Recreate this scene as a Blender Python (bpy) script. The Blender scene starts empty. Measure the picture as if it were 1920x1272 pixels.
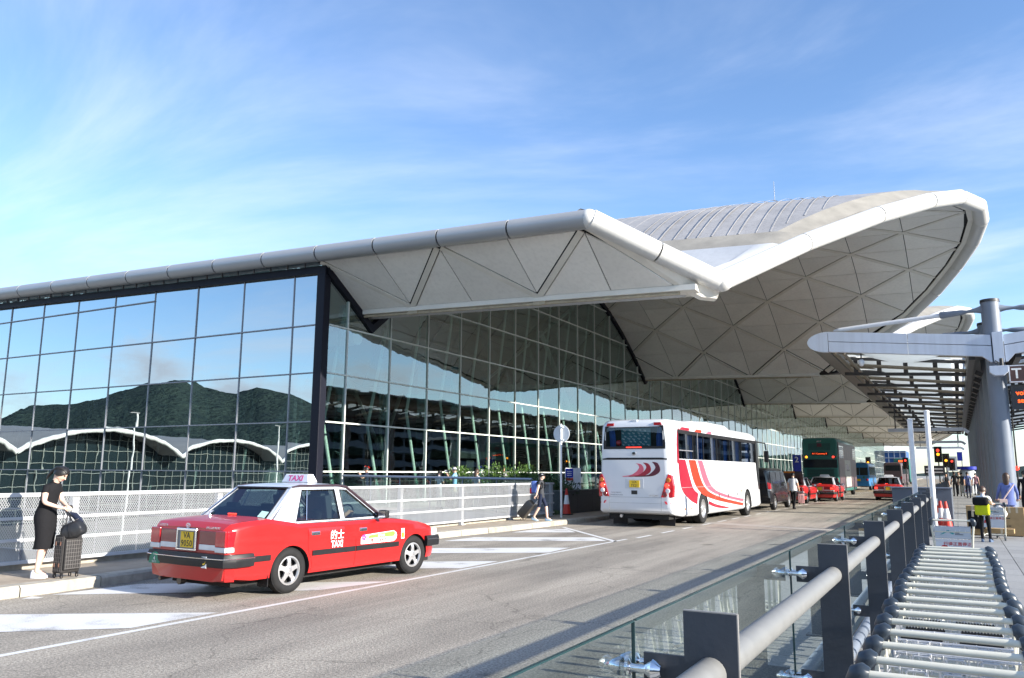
import bpy, bmesh, math, random
from mathutils import Vector, Matrix
from mathutils.geometry import tessellate_polygon
random.seed(7)
SC = bpy.context.scene
COL = SC.collection
PI = math.pi
R = math.radians

# ---------------------------------------------------------------- camera
cd = bpy.data.cameras.new('camera')
cam = bpy.data.objects.new('camera', cd)
COL.objects.link(cam)
cd.sensor_width = 36.0
cd.lens = 36.0 * 1500.0 / 1920.0
cd.clip_start = 0.05
cd.clip_end = 30000
CAM_R = ((0.8764536759903315, 0.4814524631055118, 0.005699088757916132),
         (-0.07388263941048118, 0.14617608851563038, -0.9864957712732536),
         (-0.4757838894254151, 0.864196781361691, 0.1636875488463249))
mw = Matrix.Identity(4)
for i in range(3):
    mw[i][0] = CAM_R[0][i]
    mw[i][1] = -CAM_R[1][i]
    mw[i][2] = -CAM_R[2][i]
mw.translation = (0, 0, 1.7)
cam.matrix_world = mw
SC.camera = cam

# ---------------------------------------------------------------- light and exposure
SUN_EL, SUN_AZ = R(19.5), R(93.0)          # azimuth clockwise from +Y
sd = Vector((math.sin(SUN_AZ) * math.cos(SUN_EL), math.cos(SUN_AZ) * math.cos(SUN_EL), math.sin(SUN_EL)))
ld = bpy.data.lights.new('sun', 'SUN')
ld.energy = 5.0
ld.angle = R(0.53)
ld.color = (1.0, 0.93, 0.82)
sun = bpy.data.objects.new('sun', ld)
COL.objects.link(sun)
sun.rotation_euler = sd.to_track_quat('Z', 'Y').to_euler()
SC.view_settings.view_transform = 'Standard'
SC.view_settings.look = 'None'
SC.view_settings.exposure = 1.18
SC.view_settings.gamma = 1.0
SC.view_settings.use_curve_mapping = False
SC.cycles.max_bounces = 8
SC.cycles.transparent_max_bounces = 24
SC.cycles.caustics_reflective = False
SC.cycles.caustics_refractive = False
SC.cycles.use_denoising = True

W = bpy.data.worlds.new('World')
SC.world = W
W.use_nodes = True


def world():
    nt = W.node_tree
    N, L = nt.nodes, nt.links
    N.clear()
    out = N.new('ShaderNodeOutputWorld')
    bg = N.new('ShaderNodeBackground')
    bg.inputs['Strength'].default_value = 0.12
    sky = N.new('ShaderNodeTexSky')
    sky.sky_type = 'NISHITA'
    sky.sun_disc = False
    sky.sun_elevation = SUN_EL
    sky.sun_rotation = SUN_AZ
    sky.altitude = 0
    sky.air_density = 1.0
    sky.dust_density = 0.25
    sky.ozone_density = 2.6
    tc = N.new('ShaderNodeTexCoord')
    # project the direction on a plane high above: clouds shrink towards the horizon
    sep = N.new('ShaderNodeSeparateXYZ')
    L.new(tc.outputs['Generated'], sep.inputs[0])
    mx = N.new('ShaderNodeMath'); mx.operation = 'MAXIMUM'; mx.inputs[1].default_value = 0.0
    L.new(sep.outputs['Z'], mx.inputs[0])
    ad = N.new('ShaderNodeMath'); ad.operation = 'ADD'; ad.inputs[1].default_value = 0.12
    L.new(mx.outputs[0], ad.inputs[0])
    dx = N.new('ShaderNodeMath'); dx.operation = 'DIVIDE'
    dy = N.new('ShaderNodeMath'); dy.operation = 'DIVIDE'
    L.new(sep.outputs['X'], dx.inputs[0]); L.new(ad.outputs[0], dx.inputs[1])
    L.new(sep.outputs['Y'], dy.inputs[0]); L.new(ad.outputs[0], dy.inputs[1])
    com = N.new('ShaderNodeCombineXYZ')
    L.new(dx.outputs[0], com.inputs[0]); L.new(dy.outputs[0], com.inputs[1])
    mp = N.new('ShaderNodeMapping')
    mp.inputs['Scale'].default_value = (0.55, 1.0, 1.0)
    mp.inputs['Rotation'].default_value = (0, 0, R(24))
    mp.inputs['Location'].default_value = (1.7, 0.4, 0)
    L.new(com.outputs[0], mp.inputs[0])
    n1 = N.new('ShaderNodeTexNoise')
    n1.inputs['Scale'].default_value = 0.95
    n1.inputs['Detail'].default_value = 7
    n1.inputs['Roughness'].default_value = 0.6
    n1.inputs['Distortion'].default_value = 0.6
    L.new(mp.outputs[0], n1.inputs['Vector'])
    r1 = N.new('ShaderNodeValToRGB')
    r1.color_ramp.interpolation = 'EASE'
    r1.color_ramp.elements[0].position = 0.37; r1.color_ramp.elements[0].color = (0, 0, 0, 1)
    r1.color_ramp.elements[1].position = 0.82; r1.color_ramp.elements[1].color = (0.62, 0.62, 0.62, 1)
    L.new(n1.outputs['Fac'], r1.inputs[0])
    # low cumulus banks close to the horizon
    mp2 = N.new('ShaderNodeMapping')
    mp2.inputs['Scale'].default_value = (1.0, 1.0, 2.4)
    mp2.inputs['Location'].default_value = (0.35, 0.2, 0.1)
    L.new(tc.outputs['Generated'], mp2.inputs[0])
    n2 = N.new('ShaderNodeTexNoise')
    n2.inputs['Scale'].default_value = 4.2
    n2.inputs['Detail'].default_value = 9
    n2.inputs['Roughness'].default_value = 0.58
    L.new(mp2.outputs[0], n2.inputs['Vector'])
    hz = N.new('ShaderNodeMapRange')
    hz.inputs['From Min'].default_value = 0.02; hz.inputs['From Max'].default_value = 0.30
    hz.inputs['To Min'].default_value = 0.14; hz.inputs['To Max'].default_value = -0.26
    L.new(sep.outputs['Z'], hz.inputs['Value'])
    a2 = N.new('ShaderNodeMath'); a2.operation = 'ADD'
    L.new(n2.outputs['Fac'], a2.inputs[0]); L.new(hz.outputs[0], a2.inputs[1])
    r2 = N.new('ShaderNodeValToRGB')
    r2.color_ramp.elements[0].position = 0.57; r2.color_ramp.elements[0].color = (0, 0, 0, 1)
    r2.color_ramp.elements[1].position = 0.70; r2.color_ramp.elements[1].color = (0.9, 0.9, 0.9, 1)
    L.new(a2.outputs[0], r2.inputs[0])
    # cloud shade: bright rims, greyer cores
    r3 = N.new('ShaderNodeValToRGB')
    r3.color_ramp.elements[0].position = 0.55; r3.color_ramp.elements[0].color = (4.7, 5.0, 5.5, 1)
    r3.color_ramp.elements[1].position = 0.85; r3.color_ramp.elements[1].color = (2.6, 2.9, 3.5, 1)
    L.new(a2.outputs[0], r3.inputs[0])
    tint = N.new('ShaderNodeMix'); tint.data_type = 'RGBA'; tint.blend_type = 'MULTIPLY'
    tint.inputs[0].default_value = 1.0
    tint.inputs[7].default_value = (0.90, 0.97, 1.09, 1)
    L.new(sky.outputs[0], tint.inputs[6])
    m1 = N.new('ShaderNodeMix'); m1.data_type = 'RGBA'
    L.new(r1.outputs[0], m1.inputs[0])
    L.new(tint.outputs[2], m1.inputs[6])
    m1.inputs[7].default_value = (4.5, 4.8, 5.4, 1)
    m2 = N.new('ShaderNodeMix'); m2.data_type = 'RGBA'
    L.new(r2.outputs[0], m2.inputs[0])
    L.new(m1.outputs[2], m2.inputs[6])
    L.new(r3.outputs[0], m2.inputs[7])
    L.new(m2.outputs[2], bg.inputs['Color'])
    L.new(bg.outputs[0], out.inputs['Surface'])


world()

# ---------------------------------------------------------------- materials
MATS = {}


def mat(name, col=(0.8, 0.8, 0.8), rough=0.5, metal=0.0, var=0.08, scale=6.0, bump=0.0, bscale=40.0,
        coat=0.0, emit=None, estr=1.0, trans=0.0, spec=0.5, streak=0.0, tint=None, rnd=0.0):
    if name in MATS:
        return MATS[name]
    m = bpy.data.materials.new(name)
    MATS[name] = m
    m.use_nodes = True
    nt = m.node_tree
    N, L = nt.nodes, nt.links
    b = N['Principled BSDF']
    b.inputs['Roughness'].default_value = rough
    b.inputs['Metallic'].default_value = metal
    b.inputs['Specular IOR Level'].default_value = spec
    b.inputs['Coat Weight'].default_value = coat
    b.inputs['Coat Roughness'].default_value = 0.06
    if trans:
        b.inputs['Transmission Weight'].default_value = trans
    tc = N.new('ShaderNodeTexCoord')
    n = N.new('ShaderNodeTexNoise')
    n.inputs['Scale'].default_value = scale
    n.inputs['Detail'].default_value = 5
    n.inputs['Roughness'].default_value = 0.6
    L.new(tc.outputs['Object'], n.inputs['Vector'])
    r = N.new('ShaderNodeValToRGB')
    c2 = tint or col
    r.color_ramp.elements[0].position = 0.3
    r.color_ramp.elements[1].position = 0.7
    r.color_ramp.elements[0].color = tuple(max(0, c * (1 - var)) for c in c2) + (1,)
    r.color_ramp.elements[1].color = tuple(min(1, c * (1 + var)) for c in col) + (1,)
    L.new(n.outputs['Fac'], r.inputs[0])
    src = r.outputs[0]
    if streak:
        mp = N.new('ShaderNodeMapping')
        mp.inputs['Scale'].default_value = (3, 3, 0.15)
        L.new(tc.outputs['Object'], mp.inputs[0])
        n3 = N.new('ShaderNodeTexNoise'); n3.inputs['Scale'].default_value = 2.2; n3.inputs['Detail'].default_value = 6
        L.new(mp.outputs[0], n3.inputs['Vector'])
        mr = N.new('ShaderNodeMapRange')
        mr.inputs['From Min'].default_value = 0.45; mr.inputs['From Max'].default_value = 0.75
        mr.inputs['To Min'].default_value = 0.0; mr.inputs['To Max'].default_value = streak
        L.new(n3.outputs['Fac'], mr.inputs['Value'])
        mx = N.new('ShaderNodeMix'); mx.data_type = 'RGBA'
        L.new(mr.outputs[0], mx.inputs[0]); L.new(src, mx.inputs[6])
        mx.inputs[7].default_value = tuple(c * 0.55 for c in col) + (1,)
        src = mx.outputs[2]
    if rnd:                      # each piece differs a little in tone
        oi = N.new('ShaderNodeObjectInfo')
        mr2 = N.new('ShaderNodeMapRange')
        mr2.inputs['To Min'].default_value = 1 - rnd; mr2.inputs['To Max'].default_value = 1 + rnd * .4
        L.new(oi.outputs['Random'], mr2.inputs['Value'])
        mv = N.new('ShaderNodeVectorMath'); mv.operation = 'SCALE'
        L.new(src, mv.inputs[0]); L.new(mr2.outputs[0], mv.inputs['Scale'])
        src = mv.outputs[0]
    L.new(src, b.inputs['Base Color'])
    # slight gloss variation
    mr = N.new('ShaderNodeMapRange')
    mr.inputs['To Min'].default_value = max(0.02, rough * 0.85); mr.inputs['To Max'].default_value = min(1, rough * 1.2)
    L.new(n.outputs['Fac'], mr.inputs['Value'])
    L.new(mr.outputs[0], b.inputs['Roughness'])
    if bump:
        nb = N.new('ShaderNodeTexNoise'); nb.inputs['Scale'].default_value = bscale; nb.inputs['Detail'].default_value = 4
        L.new(tc.outputs['Object'], nb.inputs['Vector'])
        bp = N.new('ShaderNodeBump'); bp.inputs['Strength'].default_value = bump; bp.inputs['Distance'].default_value = 0.02
        L.new(nb.outputs['Fac'], bp.inputs['Height'])
        L.new(bp.outputs[0], b.inputs['Normal'])
    if emit:
        b.inputs['Emission Color'].default_value = tuple(emit) + (1,)
        b.inputs['Emission Strength'].default_value = estr
    return m


def glass(name, tint=(0.75, 0.85, 0.82), base=0.12, ior=1.5, wave=0.0, wscale=0.35, rough=0.0, refl=(1, 1, 1)):
    """Thin glass: a clear tinted pane under a mirror-like skin whose share grows at grazing angles."""
    if name in MATS:
        return MATS[name]
    m = bpy.data.materials.new(name)
    MATS[name] = m
    m.use_nodes = True
    nt = m.node_tree
    N, L = nt.nodes, nt.links
    N.clear()
    out = N.new('ShaderNodeOutputMaterial')
    tr = N.new('ShaderNodeBsdfTransparent'); tr.inputs[0].default_value = tuple(tint) + (1,)
    gl = N.new('ShaderNodeBsdfGlossy'); gl.inputs['Roughness'].default_value = rough
    gl.inputs['Color'].default_value = tuple(refl) + (1,)
    # Schlick reflectance, the same from both faces of the pane
    ge = N.new('ShaderNodeNewGeometry')
    dt = N.new('ShaderNodeVectorMath'); dt.operation = 'DOT_PRODUCT'
    L.new(ge.outputs['Incoming'], dt.inputs[0]); L.new(ge.outputs['Normal'], dt.inputs[1])
    ab = N.new('ShaderNodeMath'); ab.operation = 'ABSOLUTE'; L.new(dt.outputs['Value'], ab.inputs[0])
    om = N.new('ShaderNodeMath'); om.operation = 'SUBTRACT'; om.inputs[0].default_value = 1.0; L.new(ab.outputs[0], om.inputs[1])
    pw = N.new('ShaderNodeMath'); pw.operation = 'POWER'; pw.inputs[1].default_value = 4.0; L.new(om.outputs[0], pw.inputs[0])
    f0 = min(.95, base + ((ior - 1) / (ior + 1)) ** 2 * 1.9)
    ad = N.new('ShaderNodeMapRange')
    ad.inputs['To Min'].default_value = f0; ad.inputs['To Max'].default_value = 1.0
    L.new(pw.outputs[0], ad.inputs['Value'])
    mx = N.new('ShaderNodeMixShader')
    L.new(ad.outputs[0], mx.inputs[0]); L.new(tr.outputs[0], mx.inputs[1]); L.new(gl.outputs[0], mx.inputs[2])
    if wave:
        tc = N.new('ShaderNodeTexCoord')
        n = N.new('ShaderNodeTexNoise'); n.inputs['Scale'].default_value = wscale; n.inputs['Detail'].default_value = 1.5
        L.new(tc.outputs['Object'], n.inputs['Vector'])
        bp = N.new('ShaderNodeBump'); bp.inputs['Strength'].default_value = 1.0; bp.inputs['Distance'].default_value = wave
        L.new(n.outputs['Fac'], bp.inputs['Height'])
        L.new(bp.outputs[0], gl.inputs['Normal'])
    L.new(mx.outputs[0], out.inputs['Surface'])
    return m


# ---------------------------------------------------------------- mesh builder
class MB:
    def __init__(s):
        s.v, s.f, s.mi = [], [], []
        s.cur = 0

    def face(s, pts, m=None):
        i = len(s.v)
        s.v += [Vector(p) for p in pts]
        s.f.append(tuple(range(i, i + len(pts)))); s.mi.append(s.cur if m is None else m)
        return s

    def grid(s, rows, closed_u=False, closed_v=False, m=None):
        b = len(s.v); nr = len(rows); nc = len(rows[0])
        for r in rows:
            s.v += [Vector(p) for p in r]
        for i in range(nr if closed_v else nr - 1):
            for j in range(nc if closed_u else nc - 1):
                i2, j2 = (i + 1) % nr, (j + 1) % nc
                s.f.append((b + i * nc + j, b + i * nc + j2, b + i2 * nc + j2, b + i2 * nc + j))
                s.mi.append(s.cur if m is None else m)
        return b

    def box(s, c, d, rot=None, m=None):
        hx, hy, hz = d[0] / 2, d[1] / 2, d[2] / 2
        P = [Vector((x, y, z)) for x in (-hx, hx) for y in (-hy, hy) for z in (-hz, hz)]
        if rot is not None:
            P = [rot @ p for p in P]
        c = Vector(c)
        b = len(s.v); s.v += [p + c for p in P]
        for f in ((0, 1, 3, 2), (4, 6, 7, 5), (0, 4, 5, 1), (2, 3, 7, 6), (0, 2, 6, 4), (1, 5, 7, 3)):
            s.f.append(tuple(b + k for k in f)); s.mi.append(s.cur if m is None else m)
        return s

    def bx(s, x0, x1, y0, y1, z0, z1, m=None):
        return s.box(((x0 + x1) / 2, (y0 + y1) / 2, (z0 + z1) / 2), (abs(x1 - x0), abs(y1 - y0), abs(z1 - z0)), None, m)

    def bar(s, p0, p1, w, h, up=(0, 0, 1), m=None):
        """A straight bar of section w (sideways) x h (along up) from p0 to p1."""
        p0, p1 = Vector(p0), Vector(p1)
        d = (p1 - p0)
        ln = d.length
        if ln < 1e-6:
            return s
        d /= ln
        u = Vector(up); u = (u - d * u.dot(d))
        if u.length < 1e-4:
            u = Vector((1, 0, 0)) - d * d.x
        u.normalize()
        r = d.cross(u)
        M3 = Matrix((r, d, u)).transposed()
        return s.box((p0 + p1) / 2, (w, ln, h), M3, m)

    def tube(s, pts, r, n=8, caps=True, closed=False, m=None, sx=1.0, up=None):
        pts = [Vector(p) for p in pts]
        k = len(pts)
        rs = r if isinstance(r, (list, tuple)) else [r] * k
        rows = []
        prev = None
        for i in range(k):
            if closed:
                t = pts[(i + 1) % k] - pts[i - 1]
            else:
                t = pts[min(i + 1, k - 1)] - pts[max(i - 1, 0)]
            if t.length < 1e-9:
                t = Vector((0, 0, 1))
            t.normalize()
            if prev is None:
                a = Vector(up) if up is not None else (Vector((0, 0, 1)) if abs(t.z) < 0.9 else Vector((1, 0, 0)))
            else:
                a = prev
            a = a - t * a.dot(t)
            if a.length < 1e-6:
                a = t.orthogonal()
            a.normalize(); prev = a
            c = t.cross(a)
            rows.append([pts[i] + (a * math.cos(2 * PI * j / n) + c * math.sin(2 * PI * j / n) * sx) * rs[i] for j in range(n)])
        b = s.grid(rows, closed_u=True, closed_v=closed, m=m)
        if caps and not closed:
            mm = s.cur if m is None else m
            s.f.append(tuple(b + j for j in range(n))[::-1]); s.mi.append(mm)
            s.f.append(tuple(b + (k - 1) * n + j for j in range(n))); s.mi.append(mm)
        return s

    def cyl(s, p0, p1, r0, r1=None, n=16, caps=True, m=None):
        return s.tube([p0, p1], [r0, r0 if r1 is None else r1], n, caps, False, m)

    def lathe(s, prof, c=(0, 0, 0), axis='Z', n=20, m=None, a0=0.0, a1=2 * PI):
        c = Vector(c)
        full = abs(a1 - a0 - 2 * PI) < 1e-6
        rows = []
        for (r, h) in prof:
            row = []
            for j in range(n if full else n + 1):
                a = a0 + (a1 - a0) * j / n
                x, y = r * math.cos(a), r * math.sin(a)
                if axis == 'Z':
                    p = Vector((x, y, h))
                elif axis == 'X':
                    p = Vector((h, x, y))
                else:
                    p = Vector((y, h, x))
                row.append(c + p)
            rows.append(row)
        s.grid(rows, closed_u=full, m=m)
        return s

    def ball(s, c, r, n=12, k=8, sc=(1, 1, 1), m=None, rot=None):
        c = Vector(c)
        rows = []
        for i in range(k + 1):
            a = PI * i / k
            row = []
            for j in range(n):
                b = 2 * PI * j / n
                p = Vector((math.sin(a) * math.cos(b) * sc[0], math.sin(a) * math.sin(b) * sc[1], math.cos(a) * sc[2])) * r
                if rot is not None:
                    p = rot @ p
                row.append(c + p)
            rows.append(row)
        s.grid(rows, closed_u=True, m=m)
        return s

    def prism(s, poly, f0, f1, m=None, sides=True):
        """Extrude a simple 2D polygon between two maps f0, f1: (u, v) -> point."""
        b = len(s.v); n = len(poly)
        mm = s.cur if m is None else m
        s.v += [Vector(f0(*p)) for p in poly] + [Vector(f1(*p)) for p in poly]
        tri = tessellate_polygon([[Vector((p[0], p[1], 0)) for p in poly]])
        for t in tri:
            s.f.append(tuple(b + k for k in t)); s.mi.append(mm)
            s.f.append(tuple(b + n + k for k in t[::-1])); s.mi.append(mm)
        if sides:
            for i in range(n):
                j = (i + 1) % n
                s.f.append((b + i, b + j, b + n + j, b + n + i)); s.mi.append(mm)
        return s

    def add(s, o, M4=None, m=None):
        b = len(s.v)
        s.v += [(M4 @ p) if M4 is not None else p.copy() for p in o.v]
        s.f += [tuple(b + k for k in f) for f in o.f]
        s.mi += [k if m is None else m for k in o.mi]
        return s

    def mesh(s, name, mats, smooth=None, merge=True, bevel=0.0, bseg=2, sub=0):
        me = bpy.data.meshes.new(name)
        me.from_pydata([tuple(p) for p in s.v], [], s.f)
        if not isinstance(mats, (list, tuple)):
            mats = [mats]
        for m in mats:
            me.materials.append(m)
        me.polygons.foreach_set('material_index', s.mi)
        bm = bmesh.new(); bm.from_mesh(me)
        if merge:
            bmesh.ops.remove_doubles(bm, verts=bm.verts, dist=1e-5)
            bmesh.ops.dissolve_degenerate(bm, edges=bm.edges, dist=1e-6)
        bmesh.ops.recalc_face_normals(bm, faces=bm.faces)
        if bevel:
            ed = [e for e in bm.edges if len(e.link_faces) == 2 and e.calc_face_angle(0) > 0.5]
            bmesh.ops.bevel(bm, geom=ed, offset=bevel, segments=bseg, profile=0.6, affect='EDGES', clamp_overlap=True)
        bm.to_mesh(me); bm.free()
        if smooth is not None:
            me.polygons.foreach_set('use_smooth', [True] * len(me.polygons))
            me.set_sharp_from_angle(angle=R(smooth))
        me.update()
        return me

    def build(s, name, mats, parent=None, smooth=None, world=False, merge=True, bevel=0.0, bseg=2, **props):
        if world and parent is not None:
            off = parent.location
            for p in s.v:
                p -= off
        me = s.mesh(name, mats, smooth, merge, bevel, bseg)
        return link(name, me, parent, **props)


def link(name, data, parent=None, **props):
    o = bpy.data.objects.new(name, data)
    COL.objects.link(o)
    if parent is not None:
        o.parent = parent
    for k, v in props.items():
        o[k] = v
    return o


def thing(name, label, cat, loc=(0, 0, 0), rz=0.0, group=None):
    o = bpy.data.objects.new(name, None)
    COL.objects.link(o)
    o.location = loc
    o.rotation_euler = (0, 0, rz)
    o.empty_display_size = 0.2
    o['label'] = label
    o['category'] = cat
    if group:
        o['group'] = group
    return o


def tag(o, label, cat, group=None):
    o['label'] = label
    o['category'] = cat
    if group:
        o['group'] = group
    return o


CHILD = {}


def kids(o):
    return [c for c in COL.objects if c.parent is o]


def copy_tree(o, label=None, loc=None, rz=None, parent=None, skip=(), swap=None):
    """Copy a thing, its parts and their sub-parts; mesh data is shared."""
    par = {}
    for c in COL.objects:
        if c.parent is not None:
            par.setdefault(c.parent.name, []).append(c)

    def rec(src, p):
        c = src.copy()
        COL.objects.link(c)
        c.parent = p
        for ch in par.get(src.name, []):
            base = ch.name.split('.')[0]
            if base in skip:
                continue
            rec(ch, c)
        return c
    c = rec(o, parent)
    if label:
        c['label'] = label
    if loc is not None:
        c.location = loc
    if rz is not None:
        c.rotation_euler = (0, 0, rz)
    return c


FONT = None


def text_mesh(body, size=1.0, extrude=0.0, align='CENTER', bold=0.0, shear=0.0, space=1.0):
    cu = bpy.data.curves.new('lettering', 'FONT')
    cu.body = body
    cu.size = size
    cu.extrude = extrude
    cu.align_x = align
    cu.align_y = 'CENTER'
    cu.offset = bold
    cu.shear = shear
    cu.space_character = space
    cu.resolution_u = 2
    o = bpy.data.objects.new('lettering', cu)
    COL.objects.link(o)
    dg = bpy.context.evaluated_depsgraph_get()
    me = bpy.data.meshes.new_from_object(o.evaluated_get(dg))
    bpy.data.objects.remove(o)
    bpy.data.curves.remove(cu)
    return me


def lettering(body, size, origin, right, up, material, parent, name='lettering', sx=1.0, **kw):
    """Raised letters whose plane is spanned by right and up at origin (local to parent)."""
    me = text_mesh(body, size, **kw)
    r, u = Vector(right).normalized(), Vector(up).normalized()
    n = r.cross(u)
    M4 = Matrix.Identity(4)
    for i in range(3):
        M4[i][0] = r[i] * sx; M4[i][1] = u[i]; M4[i][2] = n[i]; M4[i][3] = origin[i]
    me.transform(M4)
    me.materials.clear()
    me.materials.append(material)
    return link(name, me, parent)


def eval_mesh(o):
    dg = bpy.context.evaluated_depsgraph_get()
    me = bpy.data.meshes.new_from_object(o.evaluated_get(dg))
    return me


def lerp(a, b, t):
    return a + (b - a) * t


def clip_poly(poly, nx, ny, c):
    """Keep the part of a 2D polygon where nx*x + ny*y <= c."""
    out = []
    for i in range(len(poly)):
        p, q = poly[i], poly[(i + 1) % len(poly)]
        dp, dq = nx * p[0] + ny * p[1] - c, nx * q[0] + ny * q[1] - c
        if dp <= 0:
            out.append(p)
        if (dp < 0 < dq) or (dq < 0 < dp):
            t = dp / (dp - dq)
            out.append((p[0] + (q[0] - p[0]) * t, p[1] + (q[1] - p[1]) * t))
    return out


def area2(poly):
    return 0.5 * sum(poly[i][0] * poly[(i + 1) % len(poly)][1] - poly[(i + 1) % len(poly)][0] * poly[i][1] for i in range(len(poly)))


def inset_tri(tri, ds):
    """Inset a counter-clockwise convex polygon, edge i moved in by ds[i]."""
    if area2(tri) < 0:
        tri = tri[::-1]; ds = ds[:-1][::-1] + ds[-1:]
    poly = list(tri)
    n = len(tri)
    for i in range(n):
        p, q = tri[i], tri[(i + 1) % n]
        ex, ey = q[0] - p[0], q[1] - p[1]
        ln = math.hypot(ex, ey)
        if ln < 1e-6:
            continue
        nx, ny = ey / ln, -ex / ln          # outward normal for CCW
        poly = clip_poly(poly, nx, ny, nx * p[0] + ny * p[1] - ds[i])
        if len(poly) < 3:
            return []
    return poly
# ================================================================ ground, road, pavements
def asphalt():
    m = bpy.data.materials.new('asphalt'); m.use_nodes = True
    N, L = m.node_tree.nodes, m.node_tree.links
    b = N['Principled BSDF']; b.inputs['Roughness'].default_value = 0.85
    b.inputs['Specular IOR Level'].default_value = 0.3
    tc = N.new('ShaderNodeTexCoord')
    vo = N.new('ShaderNodeTexVoronoi'); vo.inputs['Scale'].default_value = 70
    L.new(tc.outputs['Object'], vo.inputs['Vector'])
    n1 = N.new('ShaderNodeTexNoise'); n1.inputs['Scale'].default_value = 38; n1.inputs['Detail'].default_value = 4; n1.inputs['Roughness'].default_value = 0.75
    L.new(tc.outputs['Object'], n1.inputs['Vector'])
    n2 = N.new('ShaderNodeTexNoise'); n2.inputs['Scale'].default_value = 0.5; n2.inputs['Detail'].default_value = 6; n2.inputs['Roughness'].default_value = 0.6
    mp = N.new('ShaderNodeMapping'); mp.inputs['Scale'].default_value = (1.6, 0.35, 1)
    L.new(tc.outputs['Object'], mp.inputs[0]); L.new(mp.outputs[0], n2.inputs['Vector'])
    r1 = N.new('ShaderNodeValToRGB')
    r1.color_ramp.elements[0].position = 0.32; r1.color_ramp.elements[0].color = (0.120, 0.113, 0.103, 1)
    r1.color_ramp.elements[1].position = 0.68; r1.color_ramp.elements[1].color = (0.52, 0.485, 0.43, 1)
    e = r1.color_ramp.elements.new(0.5); e.color = (0.315, 0.293, 0.26, 1)
    L.new(n1.outputs['Fac'], r1.inputs[0])
    r2 = N.new('ShaderNodeValToRGB')
    r2.color_ramp.elements[0].position = 0.30; r2.color_ramp.elements[0].color = (0.66, 0.65, 0.64, 1)
    r2.color_ramp.elements[1].position = 0.56; r2.color_ramp.elements[1].color = (1.05, 1.03, 1.0, 1)
    L.new(n2.outputs['Fac'], r2.inputs[0])
    mx = N.new('ShaderNodeMix'); mx.data_type = 'RGBA'; mx.blend_type = 'MULTIPLY'; mx.inputs[0].default_value = 1
    L.new(r1.outputs[0], mx.inputs[6]); L.new(r2.outputs[0], mx.inputs[7])
    # oily spots and tyre-darkened patches
    n4 = N.new('ShaderNodeTexNoise'); n4.inputs['Scale'].default_value = 1.1; n4.inputs['Detail'].default_value = 3
    mp4 = N.new('ShaderNodeMapping'); mp4.inputs['Location'].default_value = (3.3, 8.1, 0)
    L.new(tc.outputs['Object'], mp4.inputs[0]); L.new(mp4.outputs[0], n4.inputs['Vector'])
    r4 = N.new('ShaderNodeValToRGB')
    r4.color_ramp.elements[0].position = 0.66; r4.color_ramp.elements[0].color = (1, 1, 1, 1)
    r4.color_ramp.elements[1].position = 0.76; r4.color_ramp.elements[1].color = (0.5, 0.5, 0.5, 1)
    L.new(n4.outputs['Fac'], r4.inputs[0])
    mx4 = N.new('ShaderNodeMix'); mx4.data_type = 'RGBA'; mx4.blend_type = 'MULTIPLY'; mx4.inputs[0].default_value = 1
    L.new(mx.outputs[2], mx4.inputs[6]); L.new(r4.outputs[0], mx4.inputs[7])
    # wheel tracks: long faint bands along the lanes
    n5 = N.new('ShaderNodeTexNoise'); n5.inputs['Scale'].default_value = 1.0; n5.inputs['Detail'].default_value = 5; n5.inputs['Roughness'].default_value = .6
    mp5 = N.new('ShaderNodeMapping'); mp5.inputs['Scale'].default_value = (1.7, .035, 1); mp5.inputs['Location'].default_value = (.4, 2.0, 0)
    L.new(tc.outputs['Object'], mp5.inputs[0]); L.new(mp5.outputs[0], n5.inputs['Vector'])
    r5 = N.new('ShaderNodeValToRGB')
    r5.color_ramp.elements[0].position = .36; r5.color_ramp.elements[0].color = (.80, .79, .78, 1)
    r5.color_ramp.elements[1].position = .60; r5.color_ramp.elements[1].color = (1.06, 1.05, 1.03, 1)
    L.new(n5.outputs['Fac'], r5.inputs[0])
    mx5 = N.new('ShaderNodeMix'); mx5.data_type = 'RGBA'; mx5.blend_type = 'MULTIPLY'; mx5.inputs[0].default_value = 1
    L.new(mx4.outputs[2], mx5.inputs[6]); L.new(r5.outputs[0], mx5.inputs[7])
    # hairline cracks
    vc = N.new('ShaderNodeTexVoronoi'); vc.feature = 'DISTANCE_TO_EDGE'; vc.inputs['Scale'].default_value = .42; vc.inputs['Randomness'].default_value = 1
    nd = N.new('ShaderNodeTexNoise'); nd.inputs['Scale'].default_value = 2.4; nd.inputs['Detail'].default_value = 5
    L.new(tc.outputs['Object'], nd.inputs['Vector'])
    va = N.new('ShaderNodeVectorMath'); va.operation = 'MULTIPLY_ADD'; va.inputs[1].default_value = (.5, .5, 0)
    L.new(nd.outputs['Color'], va.inputs[0]); L.new(tc.outputs['Object'], va.inputs[2]); L.new(va.outputs[0], vc.inputs['Vector'])
    rc = N.new('ShaderNodeMapRange'); rc.inputs['From Min'].default_value = .0; rc.inputs['From Max'].default_value = .006
    rc.inputs['To Min'].default_value = .62; rc.inputs['To Max'].default_value = 1.0
    L.new(vc.outputs['Distance'], rc.inputs['Value'])
    mx6 = N.new('ShaderNodeMix'); mx6.data_type = 'RGBA'; mx6.blend_type = 'MULTIPLY'; mx6.inputs[0].default_value = 1
    L.new(mx5.outputs[2], mx6.inputs[6]); L.new(rc.outputs[0], mx6.inputs[7])
    L.new(mx6.outputs[2], b.inputs['Base Color'])
    ad = N.new('ShaderNodeMath'); ad.operation = 'ADD'
    L.new(vo.outputs['Distance'], ad.inputs[0]); L.new(n1.outputs['Fac'], ad.inputs[1])
    bp = N.new('ShaderNodeBump'); bp.inputs['Strength'].default_value = 0.5; bp.inputs['Distance'].default_value = 0.006
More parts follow.
